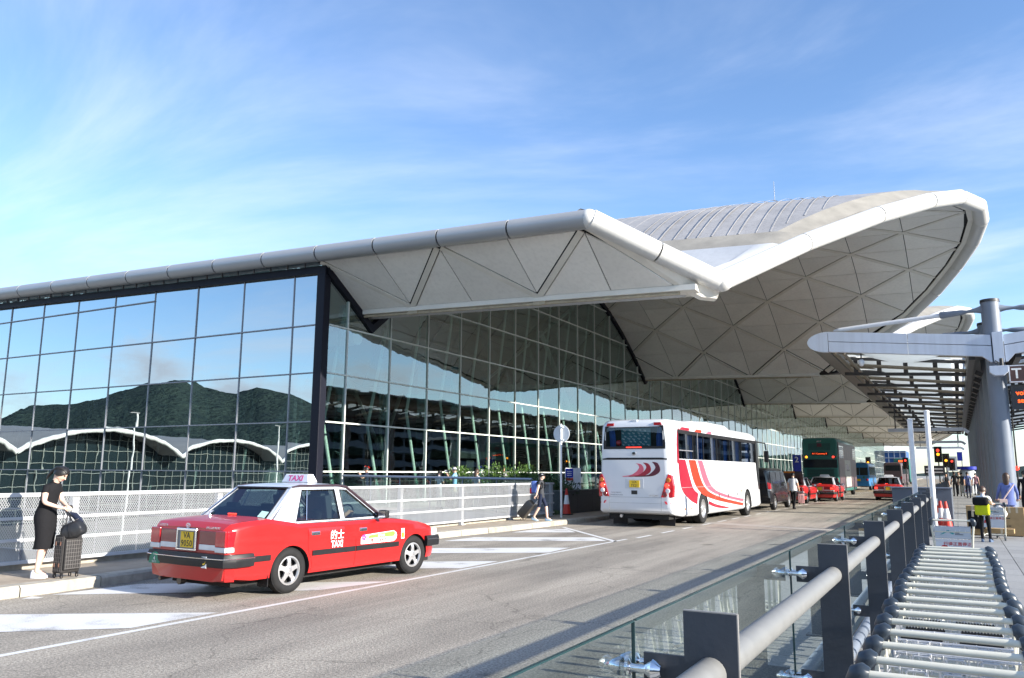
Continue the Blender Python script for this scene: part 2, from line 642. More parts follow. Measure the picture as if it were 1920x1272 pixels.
    L.new(ad.outputs[0], bp.inputs['Height']); L.new(bp.outputs[0], b.inputs['Normal'])
    MATS['asphalt'] = m
    return m


def paint():
    m = bpy.data.materials.new('road_paint'); m.use_nodes = True
    N, L = m.node_tree.nodes, m.node_tree.links
    b = N['Principled BSDF']; b.inputs['Roughness'].default_value = 0.6
    tc = N.new('ShaderNodeTexCoord')
    n = N.new('ShaderNodeTexNoise'); n.inputs['Scale'].default_value = 60; n.inputs['Detail'].default_value = 6; n.inputs['Roughness'].default_value = 0.8
    L.new(tc.outputs['Object'], n.inputs['Vector'])
    n2 = N.new('ShaderNodeTexNoise'); n2.inputs['Scale'].default_value = 1.8; n2.inputs['Detail'].default_value = 5
    L.new(tc.outputs['Object'], n2.inputs['Vector'])
    a = N.new('ShaderNodeMath'); a.operation = 'MULTIPLY'
    L.new(n.outputs['Fac'], a.inputs[0]); L.new(n2.outputs['Fac'], a.inputs[1])
    r = N.new('ShaderNodeValToRGB')
    r.color_ramp.elements[0].position = 0.14; r.color_ramp.elements[0].color = (0.30, 0.29, 0.28, 1)
    r.color_ramp.elements[1].position = 0.215; r.color_ramp.elements[1].color = (0.66, 0.66, 0.65, 1)
    L.new(a.outputs[0], r.inputs[0]); L.new(r.outputs[0], b.inputs['Base Color'])
    MATS['road_paint'] = m
    return m


ASPH = asphalt()
PAINT = paint()
M_KERB = mat('kerb_concrete', (0.40, 0.37, 0.31), 0.85, var=0.22, scale=5, bump=0.4, bscale=60, streak=0.5, rnd=.16)
M_PAVE = mat('pavement_concrete', (0.34, 0.285, 0.22), 0.9, var=0.2, scale=3, bump=0.35, bscale=90)
M_PAVE2 = mat('plaza_paving', (0.42, 0.405, 0.375), 0.85, var=0.12, scale=3, bump=0.2, bscale=60)
M_GRAN = mat('granite_paving', (0.30, 0.30, 0.295), 0.75, var=0.16, scale=50, bump=0.1, bscale=120, rnd=.14)
M_EARTH = mat('lower_ground', (0.28, 0.27, 0.24), 0.95, var=0.3, scale=0.05)
M_CONC = mat('viaduct_concrete', (0.33, 0.32, 0.30), 0.85, var=0.15, scale=1.2, streak=0.5)

# the wide land below the elevated road
mb = MB()
g = 9000
mb.face([(-g, -g, -7.5), (g, -g, -7.5), (g, g, -7.5), (-g, g, -7.5)])
mb.build('ground', M_EARTH, kind='structure')

KERB = [(-11.3, -30), (-11.2, 2), (-11.16, 6.35), (-11.14, 7.08), (-11.2, 8.0), (-11.45, 10.5), (-11.75, 14), (-11.8, 18), (-11.55, 20.45),
        (-11.33, 25.8), (-11.3, 28.4), (-11.2, 30.8), (-11.2, 36), (-11.2, 60), (-11.2, 120), (-11.2, 330)]

mb = MB()
x1 = -0.98
b = len(mb.v)
for i in range(len(KERB) - 1):
    (xa, ya), (xb, yb) = KERB[i], KERB[i + 1]
    mb.face([(xa, ya, 0), (x1, ya, 0), (x1, yb, 0), (xb, yb, 0)])
    mb.face([(xa - 6, ya, -1.2), (xb - 6, yb, -1.2), (x1, yb, -1.2), (x1, ya, -1.2)])
mb.build('road', ASPH, kind='structure')

# kerb stones, each a stone of its own (0.9 m) along the left pavement
pv = thing('left_pavement', 'x', 'x')
for k in ('label', 'category'):
    del pv[k]
pv['kind'] = 'structure'
pv.location = (-12, 15, 0)


def kerb_pt(y):
    for i in range(len(KERB) - 1):
        if KERB[i][1] <= y <= KERB[i + 1][1]:
            t = (y - KERB[i][1]) / (KERB[i + 1][1] - KERB[i][1])
            return lerp(KERB[i][0], KERB[i + 1][0], t)
    return KERB[-1][0]


kn = 0
y = 3.0
while y < 60:
    mb = MB()
    ya, yb = y + 0.008, y + 1.19
    xa, xb = kerb_pt(ya), kerb_pt(yb)
    dz = random.uniform(-0.003, 0.003)
    prof = [(0.0, -0.05), (0.0, 0.115), (-0.035, 0.15), (-0.28, 0.15), (-0.28, -0.05)]
    rows = []
    for xx, yy in ((xa, ya), (xb, yb)):
        rows.append([(xx + p[0], yy, p[1] + dz) for p in prof])
    bb = mb.grid(rows)
    mb.f.append(tuple(bb + k for k in range(5))); mb.mi.append(0)
    mb.f.append(tuple(bb + 5 + k for k in range(5))); mb.mi.append(0)
    mb.build('kerb_stone', M_KERB, pv, world=True)
    y += 1.2
mb = MB()
for (ya, yb) in ((-30, 3.0), (60, 330)):
    ys = [ya] + [k[1] for k in KERB if ya < k[1] < yb] + [yb]
    for i in range(len(ys) - 1):
        xa, xb = kerb_pt(ys[i]), kerb_pt(ys[i + 1])
        mb.face([(xa, ys[i], -.02), (xb, ys[i + 1], -.02), (xb, ys[i + 1], .15), (xa, ys[i], .15)])
        mb.face([(xa, ys[i], .15), (xb, ys[i + 1], .15), (xb - .28, ys[i + 1], .15), (xa - .28, ys[i], .15)])
mb.build('kerb_run', M_KERB, pv, world=True)
mb = MB()
ys = [-30] + [3 + 0.6 * i for i in range(80)] + [60, 120, 330]
for i in range(len(ys) - 1):
    xa, xb = kerb_pt(ys[i]) - .284, kerb_pt(ys[i + 1]) - .284
    xo = -13.15 if ys[i] < 27.6 else -13.6
    mb.face([(xa, ys[i], .146), (xb, ys[i + 1], .146), (xo, ys[i + 1], .146), (xo, ys[i], .146)])
    mb.face([(xo, ys[i], .146), (xo, ys[i + 1], .146), (xo, ys[i + 1], -1.2), (xo, ys[i], -1.2)])
mb.build('pavement_slab', M_PAVE, pv, world=True)
# low upstand the mesh fence stands on
mb = MB(); mb.bx(-13.12, -12.95, -12, 26.5, .14, .245)
mb.build('upstand', M_KERB, pv, world=True)

# road markings: sheets 4 mm above the asphalt
def marking(name, polys, z=0.004, m=None):
    mb = MB()
    for p in polys:
        tri = tessellate_polygon([[Vector((q[0], q[1], 0)) for q in p]])
        for t in tri:
            mb.face([(p[k][0], p[k][1], z) for k in t])
    return mb.build(name, m or PAINT, kind='structure')


marking('edge_line', [[(-7.93, 2.0), (-7.83, 2.0), (-7.56, 20.0), (-7.65, 20.0)]])
marking('closing_line', [[(-10.93, 23.1), (-10.84, 23.22), (-7.56, 19.25), (-7.56, 19.05)]])
HATCH = [[(-10.9, 3.6), (-10.033, 5.728), (-7.96, 7.115), (-7.99, 5.968), (-8.967, 5.139), (-9.2, 3.6)],
         [(-10.99, 6.93), (-10.92, 8.24), (-7.883, 10.402), (-8.2, 9.1)],
         [(-11.3, 11.4), (-7.86, 13.778), (-7.86, 12.45), (-11.2, 10.3)],
         [(-11.55, 14.477), (-7.86, 17.1), (-7.78, 15.774), (-11.55, 13.2)],
         [(-11.2, 18.4), (-8.535, 20.05), (-7.82, 19.2), (-11.25, 17.0)],
         [(-11.2, 21.9), (-10.498, 22.55), (-9.7, 21.45), (-11.2, 20.4)],
         [(-10.971, 6.519), (-11.076, 6.723), (-10.854, 6.748), (-10.837, 6.652)]]
for h in HATCH:
    marking('hatch_marking', [h])
dashes = []
y = 20.508
while y < 190:
    dashes.append([(-7.56, y), (-7.46, y), (-7.46, y + 1.1), (-7.56, y + 1.1)])
    y += 2.05
marking('lane_dashes', dashes)
marking('expansion_joint', [[(-11.2, 28.9), (-11.2, 29.8), (-1.0, 26.0), (-1.0, 25.2)]], 0.003,
        mat('joint_concrete', (0.33, 0.31, 0.275), 0.85, var=0.15, scale=8))
marking('yellow_line', [[(-9.6, 85), (-9.2, 85), (-6.5, 92), (-6.9, 92)], [(-9.6, 88), (-7.0, 88), (-7.0, 88.4), (-9.6, 88.4)]], 0.008,
        mat('yellow_paint', (0.62, 0.38, 0.03), 0.6))

# right walkway: granite flags, near ones one by one
wk = thing('walkway', 'x', 'x')
for k in ('label', 'category'):
    del wk[k]
wk['kind'] = 'structure'
wk.location = (1, 10, 0)
mb = MB(); mb.bx(-1.05, 14, -12, 330, -1.2, .135)
mb.build('walkway_bed', mat('joint_mortar', (0.12, 0.12, 0.12), 0.9), wk, world=True)
nflag = 0
FL = 0.9
yy = 1.2
flag = {}
for iy in range(38):
    for ix in range(7):
        xa = -1.0 + ix * FL
        if nflag >= 290:
            break
        ya = yy + iy * FL + (0.45 if ix % 2 else 0)
        dz = random.uniform(-.001, .001)
        key = 'f'
        if key not in flag:
            mb = MB(); mb.bx(0, FL - .012, 0, FL - .012, .13, .15)
            flag[key] = mb.mesh('paving_flag', M_GRAN)
        o = link('paving_flag', flag[key], wk)
        o.location = (xa - 1, ya - 10, dz)
        nflag += 1
mb = MB()
for iy in range(38, 120):
    for ix in range(7):
        xa = -1.0 + ix * FL; ya = yy + iy * FL + (0.45 if ix % 2 else 0)
        mb.bx(xa, xa + FL - .012, ya, ya + FL - .012, .13, .15)
for ix in range(7, 16):
    for iy in range(0, 120):
        xa = -1.0 + ix * FL; ya = yy + iy * FL
        mb.bx(xa, xa + FL - .012, ya, ya + FL - .012, .13, .15)
mb.build('paving_beyond', M_GRAN, wk, world=True, kind='stuff')
mb = MB(); mb.bx(-1.05, -1.0, -12, 330, .0, .17); mb.bx(-1.0, 14, -12, 1.19, .12, .149); mb.bx(-1, 14, 110, 330, .12, .149)
mb.build('walkway_edge', M_KERB, wk, world=True)

# forecourt deck in front of the terminal
mb = MB(); mb.bx(-22.3, -13.55, 25.0, 60, -.6, .25); mb.bx(-22.3, -13.75, 60, 330, -.6, .2)
mb.build('forecourt', M_PAVE2, kind='structure')
# ================================================================ white mesh fence
M_WFEN = mat('fence_white_paint', (0.50, 0.51, 0.52), 0.45, var=0.06, scale=3, streak=0.25)
fx = -12.80
ft = thing('mesh_fence', 'long white expanded metal fence along the left pavement behind the taxi', 'fence', (fx, 14, .15))
FZ0, FZ1 = .29, 1.27
posts = [26.38 - 3.0 * k for k in range(10)]
for y in posts:
    mb = MB(); mb.bx(fx - .14, fx - .045, y - .06, y + .06, .15, 1.30); mb.bx(fx - .2, fx + .0, y - .1, y + .1, .15, .17)
    mb.build('post', M_WFEN, ft, world=True)
for nm, z, h in (('top_rail', 1.30, .06), ('mid_rail', .94, .045), ('mid_rail', .61, .045), ('bottom_rail', .275, .05)):
    mb = MB(); mb.bx(fx - .045, fx + (.02 if nm != 'mid_rail' else .012), posts[-1], posts[0] + .06, z - h / 2, z + h / 2)
    if nm == 'mid_rail':
        for k in range(36):
            yb = posts[-1] + .4 + k * .75
            mb.bx(fx + .012, fx + .022, yb, yb + .05, z - .012, z + .012)
    mb.build(nm, M_WFEN, ft, world=True)


def mesh_bay(y0, y1):
    mb = MB()
    p, rise = .038, .060          # diamond width and height
    sl = p / rise
    hz = FZ1 - FZ0
    w, t = .0046, .003
    ext = hz * sl
    n0 = int(math.floor((y0 - ext) / p)) - 1
    n1 = int(math.ceil((y1 + ext) / p)) + 1
    nrm = Vector((rise, -p)).normalized()
    for sgn in (1, -1):
        for k in range(n0, n1):
            ya = k * p
            # line y = ya + sgn*sl*(z-FZ0)
            za, zb = FZ0, FZ1
            pts = []
            for z in (za, zb):
                pts.append((ya + sgn * sl * (z - FZ0) if sgn > 0 else ya + ext * 0 - sl * (z - FZ0), z))
            (a0, c0), (a1, c1) = pts
            # clip in y
            def cl(lo, hi):
                t0, t1 = 0.0, 1.0
                d = a1 - a0
                ta, tb = (lo - a0) / d, (hi - a0) / d
                if ta > tb:
                    ta, tb = tb, ta
                return max(t0, ta), min(t1, tb)
            ta, tb = cl(y0, y1)
            if tb - ta < 0.01:
                continue
            q0 = (lerp(a0, a1, ta), lerp(c0, c1, ta)); q1 = (lerp(a0, a1, tb), lerp(c0, c1, tb))
            x = fx + sgn * .0022
            b = len(mb.v)
            for q in (q0, q1):
                for dy in (-w, w):
                    mb.v.append(Vector((x + t / 2, q[0] + dy, q[1])))
            mb.f.append((b, b + 1, b + 3, b + 2)); mb.mi.append(0)
    return mb


M_WMESH = mat('expanded_metal', (0.33, 0.34, 0.355), 0.5, var=0.08, scale=2, streak=.3)
for k in range(len(posts) - 1):
    o = mesh_bay(posts[k + 1], posts[k]).build('mesh_panel', M_WMESH, ft, world=True, merge=False)
    md = o.modifiers.new('thick', 'SOLIDIFY'); md.thickness = .003; md.offset = -1
# ================================================================ terminal
XF, YF = -22.44, 24.76
YV = [-8.5, 27.75, 64.0, 100.2, 136.5, 172.8, 209.0, 245.2, 281.5, 317.7]
ZV = [6.9, 8.1, 9.35, 10.1, 10.75, 11.2, 11.5, 11.6, 11.6, 11.5]
VH = 7.0


def surf(x, y):
    k = 0
    while k < len(YV) - 2 and y > YV[k + 1]:
        k += 1
    t = (y - YV[k]) / (YV[k + 1] - YV[k])
    return ZV[k] + (ZV[k + 1] - ZV[k]) * t + 4 * VH * t * (1 - t) - .03 * (x - XF)


M_SOFF = mat('soffit_panel_white', (0.86, 0.84, 0.79), 0.45, var=0.05, scale=.7, streak=0.18, rnd=.09)
M_STRIP = mat('soffit_strip', (0.74, 0.71, 0.64), 0.5, var=0.06, scale=1.5)
M_DARK = mat('shadow_gap_black', (0.012, 0.012, 0.012), 0.8)
M_FTUBE = mat('fascia_white_shaded', (0.40, 0.41, 0.42), 0.36, metal=0.3, var=0.03, scale=.6)  # fascia greyed for the sunless end tube: shade put into the colour
M_FTUBE2 = mat('fascia_white', (0.60, 0.60, 0.585), 0.4, var=0.03, scale=.8, streak=0.12)
M_FRAME = mat('frame_black_steel', (0.009, 0.010, 0.018), 0.5, var=0.1, spec=.2)
M_MULL = mat('mullion_aluminium', (0.27, 0.275, 0.30), 0.4, metal=0.4, var=0.04)
M_MULL2 = mat('mullion_light', (0.62, 0.66, 0.62), 0.45, var=0.04)
M_ROOF = mat('roof_standing_seam', (0.40, 0.388, 0.38), 0.55, metal=0.25, var=0.14, scale=.5, streak=0.4)
M_BAND = mat('roof_band_stone', (0.27, 0.255, 0.225), 0.8, var=0.16, scale=1.2, bump=0.1)
M_FLANK = mat('roof_flank_white', (0.52, 0.53, 0.54), 0.6, var=0.06, scale=.5, streak=0.2)
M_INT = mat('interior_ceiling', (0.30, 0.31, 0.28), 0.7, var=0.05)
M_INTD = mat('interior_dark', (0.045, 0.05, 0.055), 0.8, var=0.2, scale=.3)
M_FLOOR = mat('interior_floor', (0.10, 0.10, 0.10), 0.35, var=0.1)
M_STRUT = mat('strut_white', (0.80, 0.84, 0.80), 0.45, var=0.04)
G_LEFT = glass('curtain_glass_blue', (0.26, 0.38, 0.40), base=0.66, ior=1.5, wave=0.0014, wscale=0.8, refl=(0.60, 0.67, 0.70))
G_RIGHT = glass('curtain_glass_green', (0.54, 0.70, 0.65), base=0.22, ior=1.45, wave=0.004, wscale=0.8, refl=(0.86, 0.97, 0.96))
G_CLER = glass('clerestory_glass', (0.5, 0.6, 0.66), base=0.35, ior=1.5, wave=0.03, wscale=1.5, refl=(0.8, 0.92, 1))

T = thing('terminal_building', 'glass airport terminal with huge white wavy vaulted roof over the road', 'terminal', (XF, YF, -.36))

# ---------- eave line of one vault (plan of the bowed front edge)
EAVE = [(-6.91, 27.9, 8.43), (-4.61, 32.1, 10.62), (-2.17, 36.2, 12.57), (-0.22, 39.7, 13.97), (1.06, 42.6, 14.85),
        (1.93, 45.3, 15.12), (2.09, 47.6, 15.0), (1.75, 50.9, 14.74), (0.91, 53.7, 14.1), (-0.34, 56.4, 13.21),
        (-1.95, 58.8, 12.22), (-7.75, 63.9, 9.6)]


def eave(k):
    if k == 0:
        return [(-10.40, 24.2, 10.2), (-6.91, 27.9, 8.43)]
    dy = YV[k] - YV[1]
    out = []
    for (x, y, z) in EAVE:
        t = (y - YV[1]) / (YV[2] - YV[1])
        out.append((x, y + dy, z + lerp(ZV[k] - ZV[1], ZV[k + 1] - ZV[2], t)))
    return out


def eave_x(k, y):
    e = eave(k)
    for i in range(len(e) - 1):
        if e[i][1] <= y <= e[i + 1][1]:
            t = (y - e[i][1]) / (e[i + 1][1] - e[i][1])
            return lerp(e[i][0], e[i + 1][0], t), lerp(e[i][2], e[i + 1][2], t)
    q = e[0] if y < e[0][1] else e[-1]
    return q[0], q[2]


XL = [-22.7 + 3.0 * j for j in range(10)]
NP = 0
MAXP = 285


def soffit(k, rows, far=False):
    """Triangulated soffit: rows of cells, each split by a diagonal; panels inset so dark gaps and cover strips show."""
    global NP
    ev = eave(k)
    planes = []
    for i in range(len(ev) - 1):
        (xa, ya, _), (xb, yb, _) = ev[i], ev[i + 1]
        nx, ny = (yb - ya), -(xb - xa)
        ln = math.hypot(nx, ny); nx /= ln; ny /= ln
        planes.append((nx, ny, nx * xa + ny * ya - (.72 if k else .42)))
    if k == 0:
        planes.append((0, -1, -24.5))
    stuff = MB()
    strips = MB()
    nr = len(rows) - 1

    def P(x, y, dz=0):
        return Vector((x, y, surf(x, y) + dz))
    for r in range(nr):
        for j in range(len(XL) - 1):
            xa, xb = XL[j], XL[j + 1]
            ya, yb = rows[r], rows[r + 1]
            if xa > eave_x(k, (ya + yb) / 2)[0] + 1.5:
                continue
            node = (j + r) % 2 == 1
            if node:
                tris = [([(xa, ya), (xb, ya), (xb, yb)], [.02, .02, .145]), ([(xa, ya), (xb, yb), (xa, yb)], [.145, .02, .02])]
                dg = ((xa, ya), (xb, yb))
            else:
                tris = [([(xa, ya), (xb, ya), (xa, yb)], [.02, .145, .02]), ([(xb, ya), (xb, yb), (xa, yb)], [.02, .02, .145])]
                dg = ((xb, ya), (xa, yb))
            for tri, ds in tris:
                ds = list(ds)
                if area2(tri) < 0:
                    tri = tri[::-1]; ds = [ds[1], ds[0], ds[2]]
                # the valley edge gets a wider margin for the gutter strip
                for q in range(3):
                    p0, p1 = tri[q], tri[(q + 1) % 3]
                    if p0[1] == p1[1] and (p0[1] == rows[0] and r == 0 or p0[1] == rows[-1] and r == nr - 1):
                        ds[q] = .22 if k else .06
                    if p0[0] == p1[0] == XL[0]:
                        ds[q] = -.2
                poly = inset_tri(tri, ds)
                for (nx, ny, c) in planes:
                    if len(poly) >= 3:
                        poly = clip_poly(poly, nx, ny, c)
                if len(poly) < 3 or abs(area2(poly)) < .03:
                    continue
                mb = MB()
                low = [P(*p) for p in poly]
                up = [p + Vector((0, 0, .05)) for p in low]
                mb.face(low[::-1]); mb.face(up)
                for q in range(len(low)):
                    q2 = (q + 1) % len(low)
                    mb.face([low[q], low[q2], up[q2], up[q]])
                if not far and NP < MAXP:
                    mb.build('soffit_panel', M_SOFF, T, world=True); NP += 1
                else:
                    stuff.add(mb)
            # diagonal cover strip, clipped by the eave
            (x0, y0), (x1, y1) = dg
            t0, t1 = 0.0, 1.0
            for (nx, ny, c) in planes:
                d0, d1 = nx * x0 + ny * y0 - c, nx * x1 + ny * y1 - c
                if d0 > 0 and d1 > 0:
                    t0, t1 = 1, 0
                elif d0 > 0:
                    t0 = max(t0, d0 / (d0 - d1))
                elif d1 > 0:
                    t1 = min(t1, d0 / (d0 - d1))
            if t1 - t0 > .03:
                a = P(lerp(x0, x1, t0), lerp(y0, y1, t0), -.005); b = P(lerp(x0, x1, t1), lerp(y0, y1, t1), -.005)
                e = .02
                sl = (surf(x0, y0 + e) - surf(x0, y0 - e)) / (2 * e)
                strips.bar(a, b, .23, .05, (0, -sl, 1))
    if stuff.v:
        stuff.build('soffit_field', M_SOFF, T, world=True, kind='stuff')
    strips.build('soffit_cover_strips', M_STRIP, T, world=True, kind='stuff')
    # black void above the panels
    mb = MB()
    ys = []
    for r in range(nr):
        for s in range(2):
            ys.append(lerp(rows[r], rows[r + 1], s / 2))
    ys.append(rows[-1])
    grid = []
    for y in ys:
        xe = eave_x(k, min(max(y, eave(k)[0][1]), eave(k)[-1][1]))[0] - .25
        if k == 0:
            xe = lerp(-10.75, -7.6, (y - 24.4) / 3.35)
        row = []
        for i in range(9):
            x = lerp(-22.9, xe, i / 8)
            row.append((x, y, surf(x, y) + .12))
        grid.append(row)
    mb.grid(grid)
    mb.build('soffit_backing', M_DARK, T, world=True)
    # eave border strip
    if k == 0:
        mb = MB()
        d = Vector((ev[1][0] - ev[0][0], ev[1][1] - ev[0][1])).normalized(); n = Vector((-d.y, d.x))
        rows_ = []
        for q in range(9):
            x, y, z = (lerp(ev[0][i], ev[1][i], q / 8) for i in range(3))
            b0 = (x + n.x * .40, y + n.y * .40)
            yb = min(max(b0[1], 24.43), 27.6)
            rows_.append([(x, y, z - .30), (x + n.x * .22, y + n.y * .22, min(z - .28, surf(b0[0], yb) + .10)), (b0[0], b0[1], surf(b0[0], yb) + .03)])
        mb.grid(rows_)
        mb.build('eave_closer', M_STRIP, T, world=True)
        return
    mb = MB()
    for off, w in ((.46 if k else .30, .30 if k else .2),):
        pl = []
        for i, (x, y, z) in enumerate(ev):
            a = ev[max(0, i - 1)]; b = ev[min(len(ev) - 1, i + 1)]
            d = Vector((b[0] - a[0], b[1] - a[1])).normalized()
            n = Vector((-d.y, d.x))
            pl.append(((x + n.x * (off - w / 2), y + n.y * (off - w / 2)), (x + n.x * (off + w / 2), y + n.y * (off + w / 2))))
        for i in range(len(pl) - 1):
            q = [pl[i][0], pl[i + 1][0], pl[i + 1][1], pl[i][1]]
            lo = [P(p[0], min(max(p[1], rows[0] if rows[0] < rows[-1] else rows[-1]), max(rows)), -.01) for p in q]
            for p, qq in zip(lo, q):
                p.y = qq[1]
            mb.face(lo); mb.face([p + Vector((0, 0, .06)) for p in lo][::-1])
            for a in range(4):
                mb.face([lo[a], lo[(a + 1) % 4], lo[(a + 1) % 4] + Vector((0, 0, .06)), lo[a] + Vector((0, 0, .06))])
    mb.build('eave_border', M_STRIP, T, world=True)


def rowsY(k, n=14):
    return [lerp(YV[k + 1], YV[k], r / n) for r in range(n + 1)]


soffit(0, [27.02, 24.43])
soffit(1, rowsY(1)[:-1] + [28.5])
soffit(2, rowsY(2))
for k in range(3, 9):
    soffit(k, rowsY(k), far=True)

# gutter beams along each valley, with a rusty drain pipe
M_RUST = mat('drain_pipe_tan', (0.42, 0.36, 0.26), 0.6, var=0.2, scale=3)
for k in range(1, 9):
    yc = YV[k]
    ya, yb = (27.0, 28.52) if k == 1 else (yc - .28, yc + .28)
    xe = -7.55 if k == 1 else -8.6
    mb = MB()
    rows = []
    for i in range(13):
        x = lerp(XF - .1, xe, i / 12)
        za, zb_ = surf(x, ya), surf(x, yb)
        rows.append([(x, ya - .02, za + .03), (x, ya - .02, za - .17), (x, lerp(ya, yb, .3), min(za, zb_) - .19), (x, lerp(ya, yb, .7), min(za, zb_) - .19), (x, yb + .02, zb_ - .14), (x, yb + .02, zb_ + .03)])
    mb.grid(rows)
    n_ = len(rows) - 1
    mb.face(rows[n_])
    mb.build('valley_gutter', M_STRIP, T, world=True)
    mb = MB(); mb.tube([(lerp(XF, xe - .6, i / 8), ya + .12, surf(lerp(XF, xe - .6, i / 8), ya) - .25) for i in range(9)], .055, 8)
    mb.build('drain_pipe', M_RUST, T, world=True)
    for x in (-19.7, -13.7):
        mb = MB(); mb.box((x, ya + .1, surf(x, ya) - .24), (.5, .16, .14)); mb.build('pipe_bracket', M_RUST, T, world=True)

# ---------- fascia tubes
core = MB()
x = -10.45
zt = lambda xx: 10.2 + .0289 * (-10.34 - xx)
while x > -70:
    xa, xb = x, x - 3.0 + .07
    if x == -10.45:
        xa = -10.34
    mb = MB()
    mb.tube([(xa, 24.2, zt(xa)), (xb, 24.2, zt(xb))], .335, 24)
    mb.build('fascia_tube', M_FTUBE, T, world=True, smooth=40)
    x -= 3.0
core.tube([(-10.6, 24.2, zt(-10.6)), (-70, 24.2, zt(-70))], .29, 16)
core.build('fascia_core', M_DARK, T, world=True)
for k in range(0, 9):
    ev = eave(k)
    segs = []
    if k == 0:
        segs = [[(-10.34, 24.2, 10.2), (-8.6, 26.06, 9.28)], [(-8.6, 26.06, 9.28), (-6.95, 27.8, 8.42)]]
    else:
        pts = ev
        segs = [[pts[0], pts[1]], [pts[1], pts[2]], [pts[2], pts[3]], [pts[3], pts[4]], [pts[4], pts[5], pts[6]],
                [pts[6], pts[7]], [pts[7], pts[8]], [pts[8], pts[9]], [pts[9], pts[10]], [pts[10], pts[11]]]
    if k > 3:
        mb = MB(); mb.tube(ev, .37, 12)
        mb.build('fascia_tube', M_FTUBE2, T, world=True, smooth=40)
        continue
    for sg in segs:
        a, b = Vector(sg[0]), Vector(sg[-1])
        d = (b - a).normalized()
        q = [Vector(p) for p in sg]
        q[0] = q[0] + d * .035; q[-1] = q[-1] - d * .035
        mb = MB(); mb.tube(q, .37, 24)
        mb.build('fascia_tube', M_FTUBE2, T, world=True, smooth=40)
    mb = MB(); mb.tube(ev, .33, 12)
    mb.build('fascia_core', M_DARK, T, world=True)
mb = MB()
mb.ball((-6.85, 27.86, 8.42), .385, 20, 12)
mb.build('fascia_end', M_FTUBE2, T, world=True, smooth=60)
mb = MB(); mb.ball((-10.36, 24.2, 10.2), .345, 20, 12)
mb.build('fascia_corner', M_FTUBE2, T, world=True, smooth=60)

# ---------- outer roof skins
def outer(k):
    y0, y1 = YV[k], YV[k + 1]
    n = 28
    def zo(x, y):
        t = (y - y0) / (y1 - y0)
        e = max(0.0, min(1.0, (eave_x(k, y)[0] - x) / 7.0))
        return surf(x, y) + (.40 + (.15 + .42 * e) * max(0, 4 * t * (1 - t)) if k else .28)
    bands = [(0, 3.3, 'roof_flank', M_FLANK), (3.3, 4.5, 'roof_band', M_BAND), (4.5, 31.75, 'roof_skin', M_ROOF),
             (31.75, 32.95, 'roof_band', M_BAND), (32.95, 36.25, 'roof_flank', M_FLANK)]
    if k == 0:
        bands = [(24.3 - y0, 36.25, 'roof_flank', M_FLANK)]
    for (a, b, nm, m) in bands:
        mb = MB()
        m2 = max(2, int((b - a) / 1.2))
        rows = []
        for i in range(m2 + 1):
            y = y0 + lerp(a, b, i / m2)
            xe, ze = eave_x(k, y)
            if k == 0:
                xe, ze = lerp(-10.4, -7.0, (y - 24.2) / 3.6), lerp(10.3, 8.4, (y - 24.2) / 3.6)
            xb = -70
            xm = xe - 1.1
            row = [(xe - .05, y, ze + .28), (xe - .42, y, ze + .42)]
            for q in range(9):
                xx = lerp(xm, xb, q / 8)
                row.append((xx, y, zo(xx, y)))
            rows.append(row)
        if nm == 'roof_skin':
            mb.grid([r[:3] for r in rows])
            mb.build('roof_band', M_BAND, T, world=True, smooth=30)
            mb = MB(); mb.grid([r[2:] for r in rows])
        else:
            mb.grid(rows)
        mb.build(nm, m, T, world=True, smooth=30)
    if k in (1, 2):
        mb = MB()
        x = -4.2
        q = 0
        while x > -34:
            ys = [y0 + 4.5 + i * .9 for i in range(17)]
            ys = [y for y in ys if x < eave_x(k, y)[0] - 1.2]
            if len(ys) > 3:
                w = .05 if q % 2 else .03
                rows = []
                for y in ys:
                    z = zo(x, y)
                    rows.append([(x - w, y, z), (x - w * .5, y, z + .012), (x + w * .5, y, z + .012), (x + w, y, z)])
                mb.grid(rows)
            x -= random.uniform(.45, .8)
            q += 1
        mb.build('roof_seams', M_ROOF, T, world=True, kind='stuff')


for k in range(0, 9):
    outer(k)
# lightning rod, cable and junction box on the ridge
mb = MB(); mb.cyl((-8.0, 45.5, 16.6), (-8.0, 45.5, 18.2), .022, .012, 6)
mb.build('lightning_rod', M_MULL, T, world=True)
mb = MB(); mb.box((-5.0, 46, 16.85), (.5, .3, .12)); mb.tube([(-5, 46, 16.9), (-8, 46, 16.72), (-11, 46, 16.98)], .02, 5)
mb.build('ridge_cable', M_MULL, T, world=True)

# ---------- black frames
mb = MB(); mb.bx(-22.86, -22.42, 24.60, 24.98, -7.5, 10.15)
mb.build('corner_column', M_FRAME, T, world=True, bevel=.03)
mb = MB()
zb = lambda xx: 10.0 + .0285 * (-22.9 - xx)
mb.bar((-22.45, 24.72, zb(-22.45)), (-66, 24.72, zb(-66)), .26, .30)
mb.build('head_beam', M_FRAME, T, world=True)
for k in range(0, 9):
    ya, yb = (24.7, YV[1]) if k == 0 else (YV[k], YV[k + 1])
    n = 3 if k == 0 else 24
    mb = MB()
    rows = []
    for i in range(n + 1):
        y = lerp(ya, yb, i / n)
        z = surf(XF, y)
        rows.append([(XF + .10, y, z + .02), (XF - .22, y, z + .02), (XF - .22, y, z - .36), (XF + .10, y, z - .36)])
    mb.grid(rows, closed_u=True)
    mb.build('arch_frame', M_FRAME, T, world=True)

# ---------- curtain walls
ZT = [-.344 + 2.009 * i for i in range(9)]
NPANE = 0


